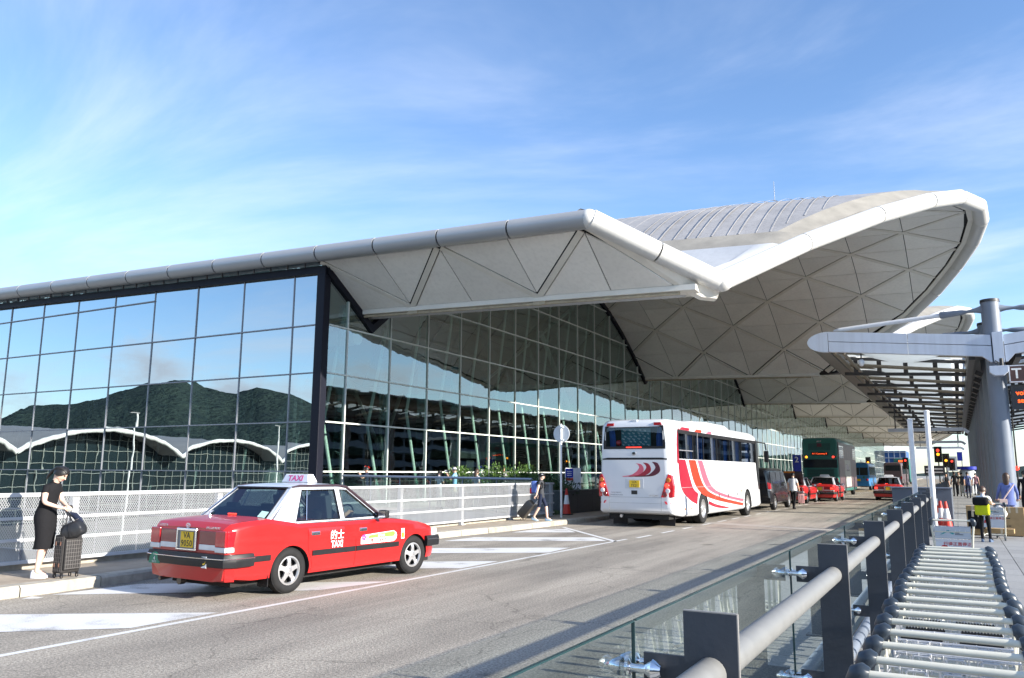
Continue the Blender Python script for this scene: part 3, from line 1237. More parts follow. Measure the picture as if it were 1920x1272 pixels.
def pane(pts, nrm, m):
    """One pane: slightly out of true, so reflections break at the joints."""
    global NPANE
    c = sum((Vector(p) for p in pts), Vector()) / len(pts)
    n = Vector(nrm)
    u = Vector((0, 0, 1)).cross(n)
    a, b = random.gauss(0, .0022), random.gauss(0, .0018)
    out = []
    for p in pts:
        p = Vector(p)
        d = p - c
        out.append(p + n * (a * d.dot(u) + b * d.z))
    NPANE += 1
    return out


# left wall (faces the camera side)
XM = [-22.80, -24.27] + [-24.27 - 3.0 * i for i in range(1, 15)]
farl = MB()
for i in range(len(XM) - 1):
    xa, xb = XM[i], XM[i + 1]
    zs = [-2.353] + ZT[:5] + ([] if xb > -33.5 else [ZT[5]])
    for q in range(len(zs)):
        za = zs[q]
        top = zs[q + 1] if q + 1 < len(zs) else None
        ta, tb = (top, top) if top is not None else (zb(xa) - .15, zb(xb) - .15)
        pts = pane([(xa, 24.78, za), (xb, 24.78, za), (xb, 24.78, tb), (xa, 24.78, ta)], (0, -1, 0), G_LEFT)
        mb = MB(); mb.face(pts)
        if i < 12:
            mb.build('pane', G_LEFT, T, world=True)
        else:
            farl.add(mb)
farl.build('panes_beyond', G_LEFT, T, world=True, kind='stuff')
for i, x in enumerate(XM[1:]):
    mb = MB(); mb.bx(x - .024, x + .024, 24.745, 24.86, -7.4, zb(x) - .15); mb.bx(x - .012, x + .012, 24.86, 25.25, -7.4, zb(x) - .15)
    mb.build('mullion', M_MULL, T, world=True)
for q, z in enumerate([-2.353] + ZT[:6]):
    mb = MB()
    x1 = -33.27 if q == 6 else -22.8
    mb.bx(-66, x1, 24.705, 24.855, z - .022, z + .022)
    mb.build('transom', M_MULL, T, world=True)
mb = MB(); mb.bx(-66, -22.3, 24.9, 25.2, -7.5, -2.36); mb.build('plinth', M_CONC, T, world=True)
# clerestory strip
x = -22.6
while x > -60:
    mb = MB()
    xb = x - .98
    mb.face([(x, 24.66, zb(x) + .15), (xb, 24.66, zb(xb) + .15), (xb, 24.62, zb(xb) + .46), (x, 24.62, zb(x) + .46)])
    mb.build('clerestory_pane', G_CLER, T, world=True)
    x -= 1.0
mb = MB(); mb.bar((-22.5, 24.75, zb(-22.5) + .32), (-66, 24.75, zb(-66) + .32), .02, .3)
mb.build('clerestory_back', mat('clerestory_blind', (.42, .50, .58), .6), T, world=True)
mb = MB()
x = -22.6
while x > -60:
    mb.bx(x - .012, x + .012, 24.6, 24.68, zb(x) + .14, zb(x) + .47)
    x -= 1.0
mb.build('clerestory_bars', M_MULL, T, world=True)

# right wall (faces the road)
YM = [24.98] + [26.15 + 3.0 * i for i in range(98)]
farr = MB()
ztop = lambda y: surf(XF, y) - .33
for i in range(len(YM) - 1):
    cuts = [YM[i]] + [v for v in YV if YM[i] < v < YM[i + 1]] + [YM[i + 1]]
    for c in range(len(cuts) - 1):
        ya, yb = cuts[c], cuts[c + 1]
        ha, hb = ztop(ya + 1e-4), ztop(yb - 1e-4)
        for q in range(len(ZT) - 1):
            poly = [(ya, ZT[q]), (yb, ZT[q]), (yb, ZT[q + 1]), (ya, ZT[q + 1])]
            # below the line (ya,ha)-(yb,hb)
            nx, ny = -(hb - ha), (yb - ya)
            poly = clip_poly(poly, nx, ny, nx * ya + ny * ha)
            if len(poly) < 3 or abs(area2(poly)) < .01:
                continue
            pts = pane([(XF, p[0], p[1]) for p in poly], (1, 0, 0), G_RIGHT)
            mb = MB(); mb.face(pts)
            if NPANE < 290:
                mb.build('pane', G_RIGHT, T, world=True)
            else:
                farr.add(mb)
farr.build('panes_beyond', G_RIGHT, T, world=True, kind='stuff')
mfar = MB()
for i, y in enumerate(YM[1:]):
    mb = MB() if i < 28 else mfar
    h = ztop(y)
    mb.bx(XF - .10, XF + .05, y - .03, y + .03, -.36, h)
    if i < 28:
        mb.build('mullion', M_MULL2, T, world=True)
        mb = MB(); mb.bx(XF - .62, XF - .14, y + .10, y + .13, .0, h - .1)
        mb.build('glass_fin', glass('fin_glass', (.62, .78, .74), base=.10, ior=1.5), T, world=True)
    # bowstring mast behind each mullion
    pts = [(XF - .45, y + .35, -.3), (XF - 1.45, y + .35, h * .42), (XF - .45, y + .35, h - .2)]
    mm = MB() if i < 28 else mfar
    mm.tube(pts, .075, 8)
    if i < 28:
        mm.build('bow_mast', M_STRUT, T, world=True)
mfar.build('masts_beyond', M_STRUT, T, world=True, kind='stuff')
for q, z in enumerate(ZT[1:8]):
    # keep each transom below the roof: pieces between the arches
    mb = MB()
    y = 24.98
    start = None
    while y < 318:
        ok = ztop(y) > z + .03
        if ok and start is None:
            start = y
        if (not ok or y + .25 >= 318) and start is not None:
            mb.bx(XF - .085, XF + .045, start, y, z - .032, z + .032); start = None
        y += .25
    mb.build('transom', M_MULL2, T, world=True)

# ---------- interior seen through the glass
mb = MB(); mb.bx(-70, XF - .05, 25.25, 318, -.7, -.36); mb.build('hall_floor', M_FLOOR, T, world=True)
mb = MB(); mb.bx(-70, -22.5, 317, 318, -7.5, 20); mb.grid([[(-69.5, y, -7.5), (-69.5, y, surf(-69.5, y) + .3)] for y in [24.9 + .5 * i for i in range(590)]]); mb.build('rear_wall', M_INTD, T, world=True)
mb = MB()
for k in range(0, 9):
    ya, yb = (24.9, YV[1]) if k == 0 else (YV[k], YV[k + 1])
    n = 3 if k == 0 else 14
    mb.grid([[(x, lerp(ya, yb, i / n), surf(x, lerp(ya, yb, i / n)) + .05) for x in (-22.95, -38, -54, -70)] for i in range(n + 1)])
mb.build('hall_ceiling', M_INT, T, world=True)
mb = MB()
for k in (1, 2, 3):
    rows = rowsY(k)
    for j in range(1, 12):
        for r in range(14):
            xa, xb = -22.7 - 3 * (j - 1), -22.7 - 3 * j
            ya, yb = rows[r], rows[r + 1]
            a, b = ((xa, ya), (xb, yb)) if (j + r) % 2 else ((xb, ya), (xa, yb))
            mb.bar((a[0], a[1], surf(*a) - .02), (b[0], b[1], surf(*b) - .02), .13, .05)
mb.build('hall_ceiling_ribs', M_DARK, T, world=True, kind='stuff')
for k in range(1, 5):
    y = YV[k]
    mb = MB(); mb.tube([(-23.2, y, surf(-23.2, y) - .5), (-69, y, surf(-69, y) - .5)], .35, 12); mb.build('hall_truss', M_STRUT, T, world=True)
    for j in range(2):
        x = -28 - 22 * j
        mb = MB(); mb.cyl((x, y, -.36), (x, y, 3.6), .55, .5, 20)
        mb.build('hall_column', M_STRUT, T, world=True, smooth=40)
        for s in ((-1, 1) if k > 1 else (1,)):
            mb = MB(); mb.tube([(x, y, 3.6), (x - 1, y + s * 6.5, surf(x, y + s * 6.5) - .4)], .2, 10)
            mb.build('hall_strut', M_STRUT, T, world=True, smooth=40)
            mb = MB(); mb.tube([(x - 10, y + s * 1, surf(x - 10, y) - .3), (x + 3, y + s * 9, surf(x, y + s * 9) - .3)], .12, 8)
            mb.build('hall_strut', M_STRUT, T, world=True, smooth=40)
# check-in islands: dark counters with a soffit band, and lit signs are not readable from here
for i in range(8):
    y = 32 + 14 * i
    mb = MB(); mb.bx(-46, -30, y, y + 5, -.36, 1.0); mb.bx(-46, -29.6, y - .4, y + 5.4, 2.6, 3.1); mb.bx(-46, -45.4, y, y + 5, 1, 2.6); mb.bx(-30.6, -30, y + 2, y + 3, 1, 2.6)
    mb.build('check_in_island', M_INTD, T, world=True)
# left-hand interior: wall masts
for i, x in enumerate(XM[1:11]):
    h = zb(x) - .2
    mb = MB(); mb.tube([(x - .9, 25.5, -2.3), (x - .9, 26.5, h * .45), (x - .9, 25.5, h)], .07, 8)
    mb.build('bow_mast', M_STRUT, T, world=True)
# security camera and cable tray hung under the first valley
mb = MB(); mb.cyl((-13.0, 33.2, 10.45), (-13.0, 33.2, 10.15), .05, .05, 8); mb.ball((-13, 33.2, 10.05), .14, 14, 8)
mb.build('security_camera', mat('camera_grey', (.3, .3, .3), .4), T, world=True, smooth=50)
# ================================================================ places seen in the glass: concourse and hills
def concourse():
    A, C = Vector((-129.5, -24.46)), Vector((-152.25, -103.58))
    d = (C - A) / 2
    ln = d.length; d.normalize()
    n = Vector((d.y, -d.x))
    if n.x < 0:
        n = -n                       # faces the road
    t = thing('concourse_building', 'low concourse with white-edged wave roof and gridded glass front, behind the viewer', 'concourse', (A.x, A.y, -7.4))
    rise = 4.4

    def edge(s):
        k = math.floor(s); f = s - k
        zv = 4.48 - .45 * s if s > 0 else 4.48 - .1 * s
        p = 4 * f * (1 - f)
        return A.x + d.x * s * ln, A.y + d.y * s * ln, zv + rise * p ** .8
    M_W = mat('concourse_edge_white', (.72, .72, .68), .5)
    M_R = mat('concourse_roof_grey', (.25, .25, .245), .6, var=.1, scale=.2)
    for k in range(-2, 4):
        pts = [Vector(edge(k + i / 16 + (1e-6 if i == 0 else 0) - (1e-6 if i == 16 else 0))) for i in range(17)]
        mb = MB(); mb.tube(pts, .42, 8); mb.build('roof_edge', M_W, t, world=True, smooth=50)
        mb = MB()
        mb.grid([[p, p - Vector((n.x, n.y, 0)) * 30 + Vector((0, 0, 1.6)), p - Vector((n.x, n.y, 0)) * 70 + Vector((0, 0, .4))] for p in pts])
        mb.build('roof_vault', M_R, t, world=True, smooth=40)
        # facade 7 m behind the edge
        fac = [p - Vector((n.x, n.y, 0)) * 5 for p in pts]
        mb = MB()
        mb.grid([[(p.x, p.y, -7.4), (p.x, p.y, p.z + .2)] for p in fac])
        mb.build('glass_front', mat('concourse_glass_dark', (.012, .022, .026), .12, var=.2, scale=.05), t, world=True)
        mb = MB()
        for i in range(17):
            p = fac[i] + Vector((n.x, n.y, 0)) * .15
            mb.bar((p.x, p.y, -7.4), (p.x, p.y, p.z), .09, .09, (n.x, n.y, 0))
        for z in range(-7, 12, 2):
            run = [p for p in fac if p.z > z]
            if len(run) > 1:
                a, b = run[0] + Vector((n.x, n.y, 0)) * .2, run[-1] + Vector((n.x, n.y, 0)) * .2
                mb.bar((a.x, a.y, z), (b.x, b.y, z), .09, .09)
        mb.build('glazing_grid', mat('concourse_bars', (.27, .30, .27), .6), t, world=True)
    # tail fin of a parked aircraft is not seen; two light poles on the apron
    for (x, y, h) in ((-96, -20, 9), (-100, -50, 9)):
        q = thing('light_pole', 'thin pale light pole standing before the wave-roofed concourse' if y > -30 else 'thin pale light pole by the far end of the wave-roofed concourse', 'lamp post', (x, y, -7.4))
        mb = MB(); mb.cyl((0, 0, 0), (0, 0, h + 7.4), .16, .1, 8); mb.build('pole', M_W, q)
        mb = MB(); mb.box((0, .5, h + 7.4), (.35, 1.3, .12)); mb.build('lamp_head', M_R, q)


concourse()


def forest():
    m = bpy.data.materials.new('hill_forest_hazed'); m.use_nodes = True
    N, L = m.node_tree.nodes, m.node_tree.links
    b = N['Principled BSDF']; b.inputs['Roughness'].default_value = 1; b.inputs['Specular IOR Level'].default_value = .1
    tc = N.new('ShaderNodeTexCoord')
    n = N.new('ShaderNodeTexNoise'); n.inputs['Scale'].default_value = .035; n.inputs['Detail'].default_value = 9; n.inputs['Roughness'].default_value = .75
    L.new(tc.outputs['Object'], n.inputs['Vector'])
    r = N.new('ShaderNodeValToRGB')
    r.color_ramp.elements[0].position = .36; r.color_ramp.elements[0].color = (.018, .032, .034, 1)
    r.color_ramp.elements[1].position = .66; r.color_ramp.elements[1].color = (.042, .066, .054, 1)  # forest green turned bluish and paler: haze put into the colour
    L.new(n.outputs['Fac'], r.inputs[0]); L.new(r.outputs[0], b.inputs['Base Color'])
    v = N.new('ShaderNodeTexNoise'); v.inputs['Scale'].default_value = .09; v.inputs['Detail'].default_value = 6
    L.new(tc.outputs['Object'], v.inputs['Vector'])
    bp = N.new('ShaderNodeBump'); bp.inputs['Strength'].default_value = 1; bp.inputs['Distance'].default_value = 14
    L.new(v.outputs['Fac'], bp.inputs['Height']); L.new(bp.outputs[0], b.inputs['Normal'])
    return m


M_FOREST = forest()
from mathutils import noise as _ns


def ridge(name, line, depth, back, seed, mtl):
    """A hill range: a crest line with spurs falling towards the plain on both sides."""
    n = len(line)
    rows = []
    steps = [-1.0, -.8, -.62, -.46, -.32, -.2, -.1, -.04, 0, .06, .2, .5, 1.0]
    c = Vector((sum(p[0] for p in line) / n, sum(p[1] for p in line) / n))
    out = -c.normalized()
    fine = []
    for i in range(n - 1):
        for s in range(6):
            t = s / 6
            fine.append(tuple(lerp(line[i][q], line[i + 1][q], t) for q in range(3)))
    fine.append(line[-1])
    for p in fine:
        row = []
        for s in steps:
            w = depth if s < 0 else back
            x = p[0] + out.x * (-s) * w; y = p[1] + out.y * (-s) * w
            h = (1 - abs(s)) ** 1.15
            nz = _ns.fractal(Vector((x * .004, y * .004, seed)), .8, 2.1, 5)
            z = -12 + (p[2] + 12) * h * (1 + .30 * nz * (1 - h) * 1.6) + nz * 5 * (1 if abs(s) > 0 else .6)
            row.append((x, y, z))
        rows.append(row)
    mb = MB(); mb.grid(rows)
    return mb.build(name, mtl, smooth=80, kind='structure')


RIDGE = [(-3400, -300, 60), (-2900, -650, 95), (-2323, -966, 104.5), (-2206, -1029, 111.9), (-2089, -1093, 116.6), (-2010, -1128, 159), (-1933, -1170, 163.6), (-1850, -1212, 184),
         (-1790, -1241, 202.7), (-1742, -1264, 220), (-1706, -1282, 232), (-1671, -1301, 229.7), (-1638, -1324, 205), (-1598, -1348, 193.4),
         (-1569, -1365, 191), (-1521, -1389, 204.4), (-1453, -1429, 189), (-1402, -1462, 163), (-1339, -1500, 144), (-1270, -1542, 124.5),
         (-1100, -1650, 150), (-800, -1800, 210), (-300, -1950, 170), (300, -2000, 120), (900, -1900, 60)]
ridge('hills', RIDGE, 700, 900, 3.1, M_FOREST)
FARR = [(150, 5200, 20), (400, 5100, 50), (560, 5000, 85), (800, 4900, 110), (1200, 4800, 90), (1700, 4600, 120), (2400, 4200, 100), (3200, 3500, 70), (3900, 2500, 80), (4200, 1200, 60), (4300, 0, 30)]
ridge('distant_hills', FARR, 1200, 1200, 8.7, M_FOREST)

# unseen dark block, added to darken the terminal glass reflection below the canopy
cp = thing('reflection_block', 'long car park with open dark storeys beyond the canopy, mirrored in the glass', 'car park', (62, 90, -.2))
M_CPC = mat('reflection_block_grey', (.15, .155, .165), .85, var=.15, scale=.6, streak=.4)
for z in (-.2, 3.0, 6.2, 9.4, 12.6, 15.8):
    mb = MB(); mb.bx(60, 110, 20, 330, z, z + (1.2 if z < 15 else .7)); mb.build('block_deck', M_CPC, cp, world=True)
mb = MB(); mb.bx(72, 72.3, 20, 330, 0, 15.8); mb.build('block_core', mat('reflection_block_dark', (.03, .03, .03), .9), cp, world=True)
for i in range(26):
    mb = MB(); mb.bx(60.3, 61, 22 + 12 * i, 22.7 + 12 * i, 0, 15.9); mb.build('pillar', M_CPC, cp, world=True)
# glass office block closing the far end of the road
ob = thing('office_building', 'distant office block with blue gridded glass beyond the far end of the terminal', 'building', (-30, 345, 0))
M_OBG = mat('office_glass_blue', (.03, .10, .26), .4, var=.3, scale=.15)
M_OBW = mat('office_wall_pale', (.42, .47, .52), .6, var=.08, scale=.1)
mb = MB(); mb.bx(-80, -37.1, 345, 370, -1, 11.5); mb.build('pale_block', M_OBW, ob, world=True)
mb = MB(); mb.bx(-36.9, -17, 344, 370, -1, 10.5); mb.build('glass_block', M_OBG, ob, world=True)
mb = MB()
for i in range(11):
    x = -36.9 + 2 * i; mb.bx(x - .12, x + .12, 343.8, 344, -1, 10.5)
for z in (1.2, 3.4, 5.6, 7.8, 10.0):
    mb.bx(-37, -17, 343.75, 343.95, z - .12, z + .12)
mb.build('glazing_bars', M_OBW, ob, world=True)
for i in range(5):
    mb = MB(); mb.bx(-78 + 6 * i, -74 + 6 * i, 344.8, 345.1, 2, 10.5); mb.build('window', M_OBG, ob, world=True)
# ================================================================ canopy over the right-hand walkway
M_CSTEEL = mat('canopy_steel_grey', (0.17, 0.20, 0.25), 0.45, var=0.07, scale=1.5, streak=0.2)
M_CFASC = mat('canopy_fascia_bluegrey', (0.52, 0.58, 0.68), 0.38, var=0.05, scale=.8, streak=0.25)
M_CDARK = mat('canopy_dark_steel', (0.035, 0.036, 0.04), 0.5, var=0.15)
M_CTAN = mat('canopy_chord_tan', (0.20, 0.175, 0.135), 0.5, var=0.12)
M_ROD = mat('tie_rod_white', (0.62, 0.64, 0.68), 0.4, var=0.05)
M_CLAD = mat('canopy_soffit_edge', (0.16, 0.16, 0.155), 0.55, var=0.08)


def etfe():
    m = bpy.data.materials.new('roof_membrane'); m.use_nodes = True
    N, L = m.node_tree.nodes, m.node_tree.links
    N.clear()
    out = N.new('ShaderNodeOutputMaterial')
    d = N.new('ShaderNodeBsdfDiffuse'); d.inputs[0].default_value = (.72, .76, .78, 1)
    t = N.new('ShaderNodeBsdfTranslucent'); t.inputs[0].default_value = (.80, .85, .88, 1)
    g = N.new('ShaderNodeBsdfGlossy'); g.inputs['Roughness'].default_value = .25
    m1 = N.new('ShaderNodeMixShader'); m1.inputs[0].default_value = .7
    m2 = N.new('ShaderNodeMixShader'); m2.inputs[0].default_value = .06
    L.new(d.outputs[0], m1.inputs[1]); L.new(t.outputs[0], m1.inputs[2])
    L.new(m1.outputs[0], m2.inputs[1]); L.new(g.outputs[0], m2.inputs[2])
    L.new(m2.outputs[0], out.inputs['Surface'])
    return m


M_ETFE = etfe()
CY0, CSP = 37.0, 5.8
CXC = 1.66                     # column line
CXL, CXR = -5.35, 8.6
NB = 13
CN = thing('walkway_canopy', 'grey steel canopy with white membrane roof over the right walkway', 'canopy', (CXC, CY0, .15))


def zc(x):                     # the roof dips to the column line like an open book
    return 7.40 - .095 * (x + 4.8) if x < CXC else 6.79 + .12 * (x - CXC)


for i in range(NB):
    y = CY0 + .4 + CSP * i
    mb = MB(); mb.cyl((CXC, y, .15), (CXC, y, 8.62), .35, .34, 28)
    mb.build('column', M_CSTEEL, CN, world=True, smooth=40)
    mb = MB(); mb.cyl((CXC, y, 8.62), (CXC, y, 8.74), .36, .35, 28); mb.build('column_cap', M_CDARK, CN, world=True, smooth=40)
    for s in (-1, 1):
        x_end = -4.35 if s < 0 else 7.6
        a = Vector((CXC + s * .30, y, 8.36)); b = Vector((x_end, y, 7.93 if s < 0 else 8.1))
        d = (b - a)
        def q(t):
            return a + d * t
        mb = MB()
        mb.tube([q(0), q(.04), q(.09), q(.13), q(.26), q(.27)], [.17, .10, .06, .11, .15, .12], 12)
        mb.build('rod_socket', M_CSTEEL, CN, world=True, smooth=40)
        mb = MB(); mb.tube([q(.27), q(.96)], .095, 12); mb.tube([q(.96), q(1.0)], [.095, .04], 12)
        mb.build('tie_rod', M_ROD, CN, world=True, smooth=40)
    if i > 0:
        # open trusses: tan upper chord, dark lower chord, short posts between them
        for (xa, xb) in ((CXL + .75, CXC - .95), (CXC + .95, CXR - .1)):
            mb = MB(); mb.tube([(lerp(xa, xb, k / 4), y - .25, zc(lerp(xa, xb, k / 4)) - .28 - .10 * k / 4) for k in range(5)], .085, 8)
            mb.build('upper_chord', M_CTAN, CN, world=True)
            mb = MB(); mb.bar((xa, y, zc(xa) - .72), (xb, y, zc(xb) - .52), .16, .15)
            mb.build('lower_chord', M_CDARK, CN, world=True)
            for t in (.10, .30, .52, .76, .93):
                x = lerp(xa, xb, t); zl = lerp(zc(xa) - .72, zc(xb) - .52, t)
                mb = MB(); mb.bar((x, y, zl), (x, y - .2, zc(x) - .02), .10, .2, (1, 0, 0)); mb.build('truss_post', M_CDARK, CN, world=True)
            mb = MB(); mb.bar((xa, y - .1, zc(xa) + .05), (xb, y - .1, zc(xb) + .05), .14, .14); mb.build('purlin', M_CDARK, CN, world=True)
            mb = MB(); mb.bar((xa, y - CSP / 2, zc(xa) - .05), (xb, y - CSP / 2, zc(xb) - .05), .07, .10); mb.build('purlin', M_CTAN, CN, world=True)
    # membrane: taut white strips that belly between the trusses
    if i < NB - 1:
        for (xa, xb) in ((CXL + .9, CXC - .95), (CXC + .95, CXR - .2)):
            mb = MB()
            y0, y1 = y + .02, y + CSP - .22
            rows = []
            for p in range(9):
                yy = lerp(y0, y1, p / 8)
                row = []
                for qq in range(13):
                    u = qq / 12
                    x = lerp(xa, xb, u)
                    bul = math.sin(PI * p / 8) * min(1, 4 * u * (1 - u) * 1.2)
                    row.append((x, yy, zc(x) + .14 + .42 * bul))
                rows.append(row)
            mb.grid(rows)
            mb.build('membrane', M_ETFE, CN, world=True, smooth=60)
            mb = MB()
            rows = []
            for p in range(9):
                yy = lerp(y0 + .3, y1 - .3, p / 8)
                row = []
                for qq in range(13):
                    u = qq / 12
                    x = lerp(xa + .5, xb - .6, u)
                    bul = math.sin(PI * p / 8) * math.sin(PI * u)
                    row.append((x, yy, zc(x) + .12 - .50 * bul))
                rows.append(row)
            mb.grid(rows)
            mb.build('lower_membrane', M_ETFE, CN, world=True, smooth=60)
Y1 = CY0 + .4 + CSP * (NB - 1)
mb = MB()
nz = zc(-4.8)
prof = []
for j in range(9):
    a = PI / 2 + PI * j / 8
    prof.append((CXL + .80 + .86 * math.cos(a), nz + .44 * math.sin(a)))
prof += [(CXL + .82, nz - .40), (CXL + .82, nz + .40)]
mb.grid([[(p[0], CY0, p[1]) for p in prof], [(p[0], Y1, p[1]) for p in prof]], closed_u=True)
mb.build('edge_fascia', M_CLAD, CN, world=True, smooth=40)
for (dx, r_, dz) in ((.98, .09, -.42), (1.35, .075, -.50)):
    mb = MB(); mb.tube([(CXL + dx, CY0 + .2, nz + dz), (CXL + dx, Y1, nz + dz)], r_, 8); mb.build('edge_pipe', M_CTAN, CN, world=True)
for (xa, xb) in ((CXC - .92, CXC - .70), (CXC + .70, CXC + .92)):
    mb = MB(); mb.bx(xa, xb, CY0 + .3, Y1, 6.30, 7.1); mb.build('spine_beam', M_CDARK, CN, world=True)
mb = MB(); mb.bx(CXC - .7, CXC + .7, CY0 + .8, Y1, 6.95, 7.05); mb.build('spine_deck', M_CDARK, CN, world=True)
mb = MB(); mb.bx(CXR - .1, CXR + .1, CY0, Y1, 7.2, 8.1); mb.build('edge_fascia', M_CLAD, CN, world=True)
for i in range(1, 24):
    y = CY0 + 1.5 + i * 2.9
    mb = MB(); mb.box((CXC - .5, y, 6.15), (.30, .45, .2), Matrix.Rotation(.5, 3, 'Y'))
    mb.build('uplighter', M_CDARK, CN, world=True)

# end beam: cladding strips each side of the column, a rounded nose, and a bracket plate
ye = CY0 - .12


def panel(pts, name, m=M_CFASC, y0=ye, th=.24):
    mb = MB()
    mb.prism(pts, lambda u, v: (u, y0, v), lambda u, v: (u, y0 + th, v))
    return mb.build(name, m, CN, world=True, bevel=.008)


nose = [(-4.55 + .86 * math.cos(PI / 2 + PI * j / 14), 7.375 + .45 * math.sin(PI / 2 + PI * j / 14)) for j in range(15)]
panel(nose, 'nose_panel')
zt_ = lambda x: 7.82 - .098 * (x + 4.55)
xs = [-4.53, -1.42, 1.58]
for a, b in zip(xs[:-1], xs[1:]):
    panel([(a, zt_(a) - .42), (b - .025, zt_(b) - .42), (b - .025, zt_(b)), (a, zt_(a))], 'beam_panel')
    if b == xs[-1]:
        panel([(a, zt_(a) - .88), (1.22, zt_(1.22) - .88), (1.5, 6.12), (b - .025, 6.12), (b - .025, zt_(b) - .445), (a, zt_(a) - .445)], 'beam_panel')
    else:
        panel([(a, zt_(a) - .88), (b - .025, zt_(b) - .88), (b - .025, zt_(b) - .445), (a, zt_(a) - .445)], 'beam_panel')
panel([(1.60, 6.10), (1.97, 6.10), (1.97, 7.33), (1.60, 7.31)], 'bracket_plate', y0=ye - .05)
panel([(2.0, 6.80), (5.2, 7.2), (5.2, 7.62), (2.0, 7.2)], 'beam_panel')
panel([(2.0, 6.12), (2.08, 6.12), (2.34, 6.42), (5.2, 6.76), (5.2, 7.17), (2.0, 6.77)], 'beam_panel')
panel([(5.22, 6.76), (CXR, 7.2), (CXR, 8.1), (5.22, 7.62)], 'beam_panel')
# floodlight on the bracket, dome camera, signs
fl = thing('floodlight', 'small grey floodlight box hung on the first canopy column', 'floodlight', (1.72, CY0 - .35, 5.42))
mb = MB()
mb.prism([(-.32, .24), (.32, .24), (.32, 0), (.16, -.14), (-.16, -.14), (-.32, 0)], lambda u, v: (u, -.25, v + .25), lambda u, v: (u, .12, v + .25))
mb.build('housing', M_CFASC, fl, bevel=.015)
mb = MB(); mb.tube([(0, -.1, .5), (0, -.2, .62), (-.1, -.22, .7), (-.12, -.2, .62)], .025, 6); mb.cyl((.12, 0, .5), (.12, 0, .8), .07, .07, 10)
mb.build('bracket', M_CDARK, fl)
dc = thing('dome_camera', 'white dome camera hanging under the canopy nose', 'camera', (-3.28, 37.2, 6.38))
mb = MB(); mb.lathe([(0, -.12), (.07, -.1), (.115, 0), (.13, .1), (.06, .18), (0, .19)], n=16); mb.build('dome', M_ROD, dc, smooth=50)
mb = MB(); mb.tube([(0, 0, .18), (0, 0, .5), (.12, 0, .55), (.12, 0, .8)], .03, 8); mb.build('bracket', M_CDARK, dc)

sg = thing('gate_sign', 'brown T1 sign hanging beside the first canopy column', 'sign', (3.98, CY0 - .1, 5.30))
M_BROWN = mat('sign_brown', (.10, .045, .035), .4)
mb = MB(); mb.bx(-1.9, 1.9, -.06, .06, 0, .62); mb.build('board', M_BROWN, sg, bevel=.01)
mb = MB()
for (a, b, c, d) in ((-1.92, -1.88, 0, .62), (1.88, 1.92, 0, .62), (-1.92, 1.92, -.03, .01), (-1.92, 1.92, .61, .65)):
    mb.bx(a, b, -.075, .075, c, d)
mb.build('frame', M_ROD, sg)
lettering('T1', .56, (-1.52, -.07, .30), (1, 0, 0), (0, 0, 1), mat('sign_letters_white', (.75, .75, .72), .5), sg, extrude=.008, bold=.008)
mb = MB(); mb.cyl((-1.2, 0, .6), (-1.2, 0, 1.5), .03, .03, 6); mb.cyl((1.2, 0, .6), (1.2, 0, 1.7), .03, .03, 6); mb.build('hanger', M_CDARK, sg)
led = thing('message_sign', 'black message board with two lines of orange letters under the T1 sign', 'sign', (3.98, CY0 + .2, 4.45))
mb = MB(); mb.bx(-1.9, 2.2, -.1, .1, -.22, .72); mb.build('housing', M_CDARK, led, bevel=.01)
M_LED = mat('led_orange', (1, .18, .02), .5, emit=(1, .07, .004), estr=1.3)
lettering('void con', .26, (-1.28, -.105, .42), (1, 0, 0), (0, 0, 1), M_LED, led, extrude=.003, bold=.006, name='lettering')
lettering('se move', .26, (-1.26, -.105, .12), (1, 0, 0), (0, 0, 1), M_LED, led, extrude=.003, bold=.006, name='lettering')
mb = MB(); mb.cyl((1.4, 0, .7), (1.4, 0, 2.3), .03, .03, 6); mb.cyl((-1.0, 0, .7), (-1.0, 0, 2.0), .03, .03, 6); mb.build('hanger', M_CDARK, led)
# wind-deflector bars hung under the canopy farther on
for k, (y, z) in enumerate(((66, 4.9), (92, 4.9), (112, 4.9))):
    o = thing('hanging_beam', ('nearest' if k == 0 else 'middle' if k == 1 else 'farthest') + ' of the pale bars hung under the dark end of the canopy', 'beam', (-1.3, y, z), 0, 'bars under the canopy')
    mb = MB(); mb.bx(-3.0, 1.9, -.12, .12, -.12, .12); mb.box((2.05, 0, -.12), (.4, .24, .22), Matrix.Rotation(.7, 3, 'Y')); mb.build('bar', M_CFASC, o)
    mb = MB(); mb.cyl((-2.5, 0, .1), (-2.5, 0, 1.7), .04, .04, 6); mb.cyl((1.6, 0, .1), (1.6, 0, 1.5), .04, .04, 6); mb.build('hanger', M_CDARK, o)
# ================================================================ glass balustrade along the walkway
M_POST = mat('post_charcoal', (0.026, 0.033, 0.047), 0.5, var=0.12, scale=5, bump=0.05)
M_PEDGE = mat('post_edge_bare', (0.30, 0.29, 0.28), 0.4, metal=0.4)
M_RAIL = mat('handrail_brushed', (0.21, 0.212, 0.208), 0.5, metal=0.2, var=0.06, scale=14)
M_CHROME = mat('polished_steel', (0.72, 0.73, 0.75), 0.12, metal=1.0, var=0.02)
G_BAL = glass('balustrade_glass', (0.86, 0.93, 0.92), base=0.07, ior=1.5, refl=(.9, 1, 1))
M_GEDGE = mat('glass_edge_green', (0.02, 0.05, 0.055), 0.2)
BAL = thing('glass_balustrade', 'glass balustrade with charcoal plate posts and round handrail beside the road', 'balustrade', (-.75, 6, .15))
PX0, PX1 = -.83, -.655       # post plate across the walk
PY = [2.69 + 2.93 * k for k in range(9)]
PY = [PY[0] - 2.93] + PY
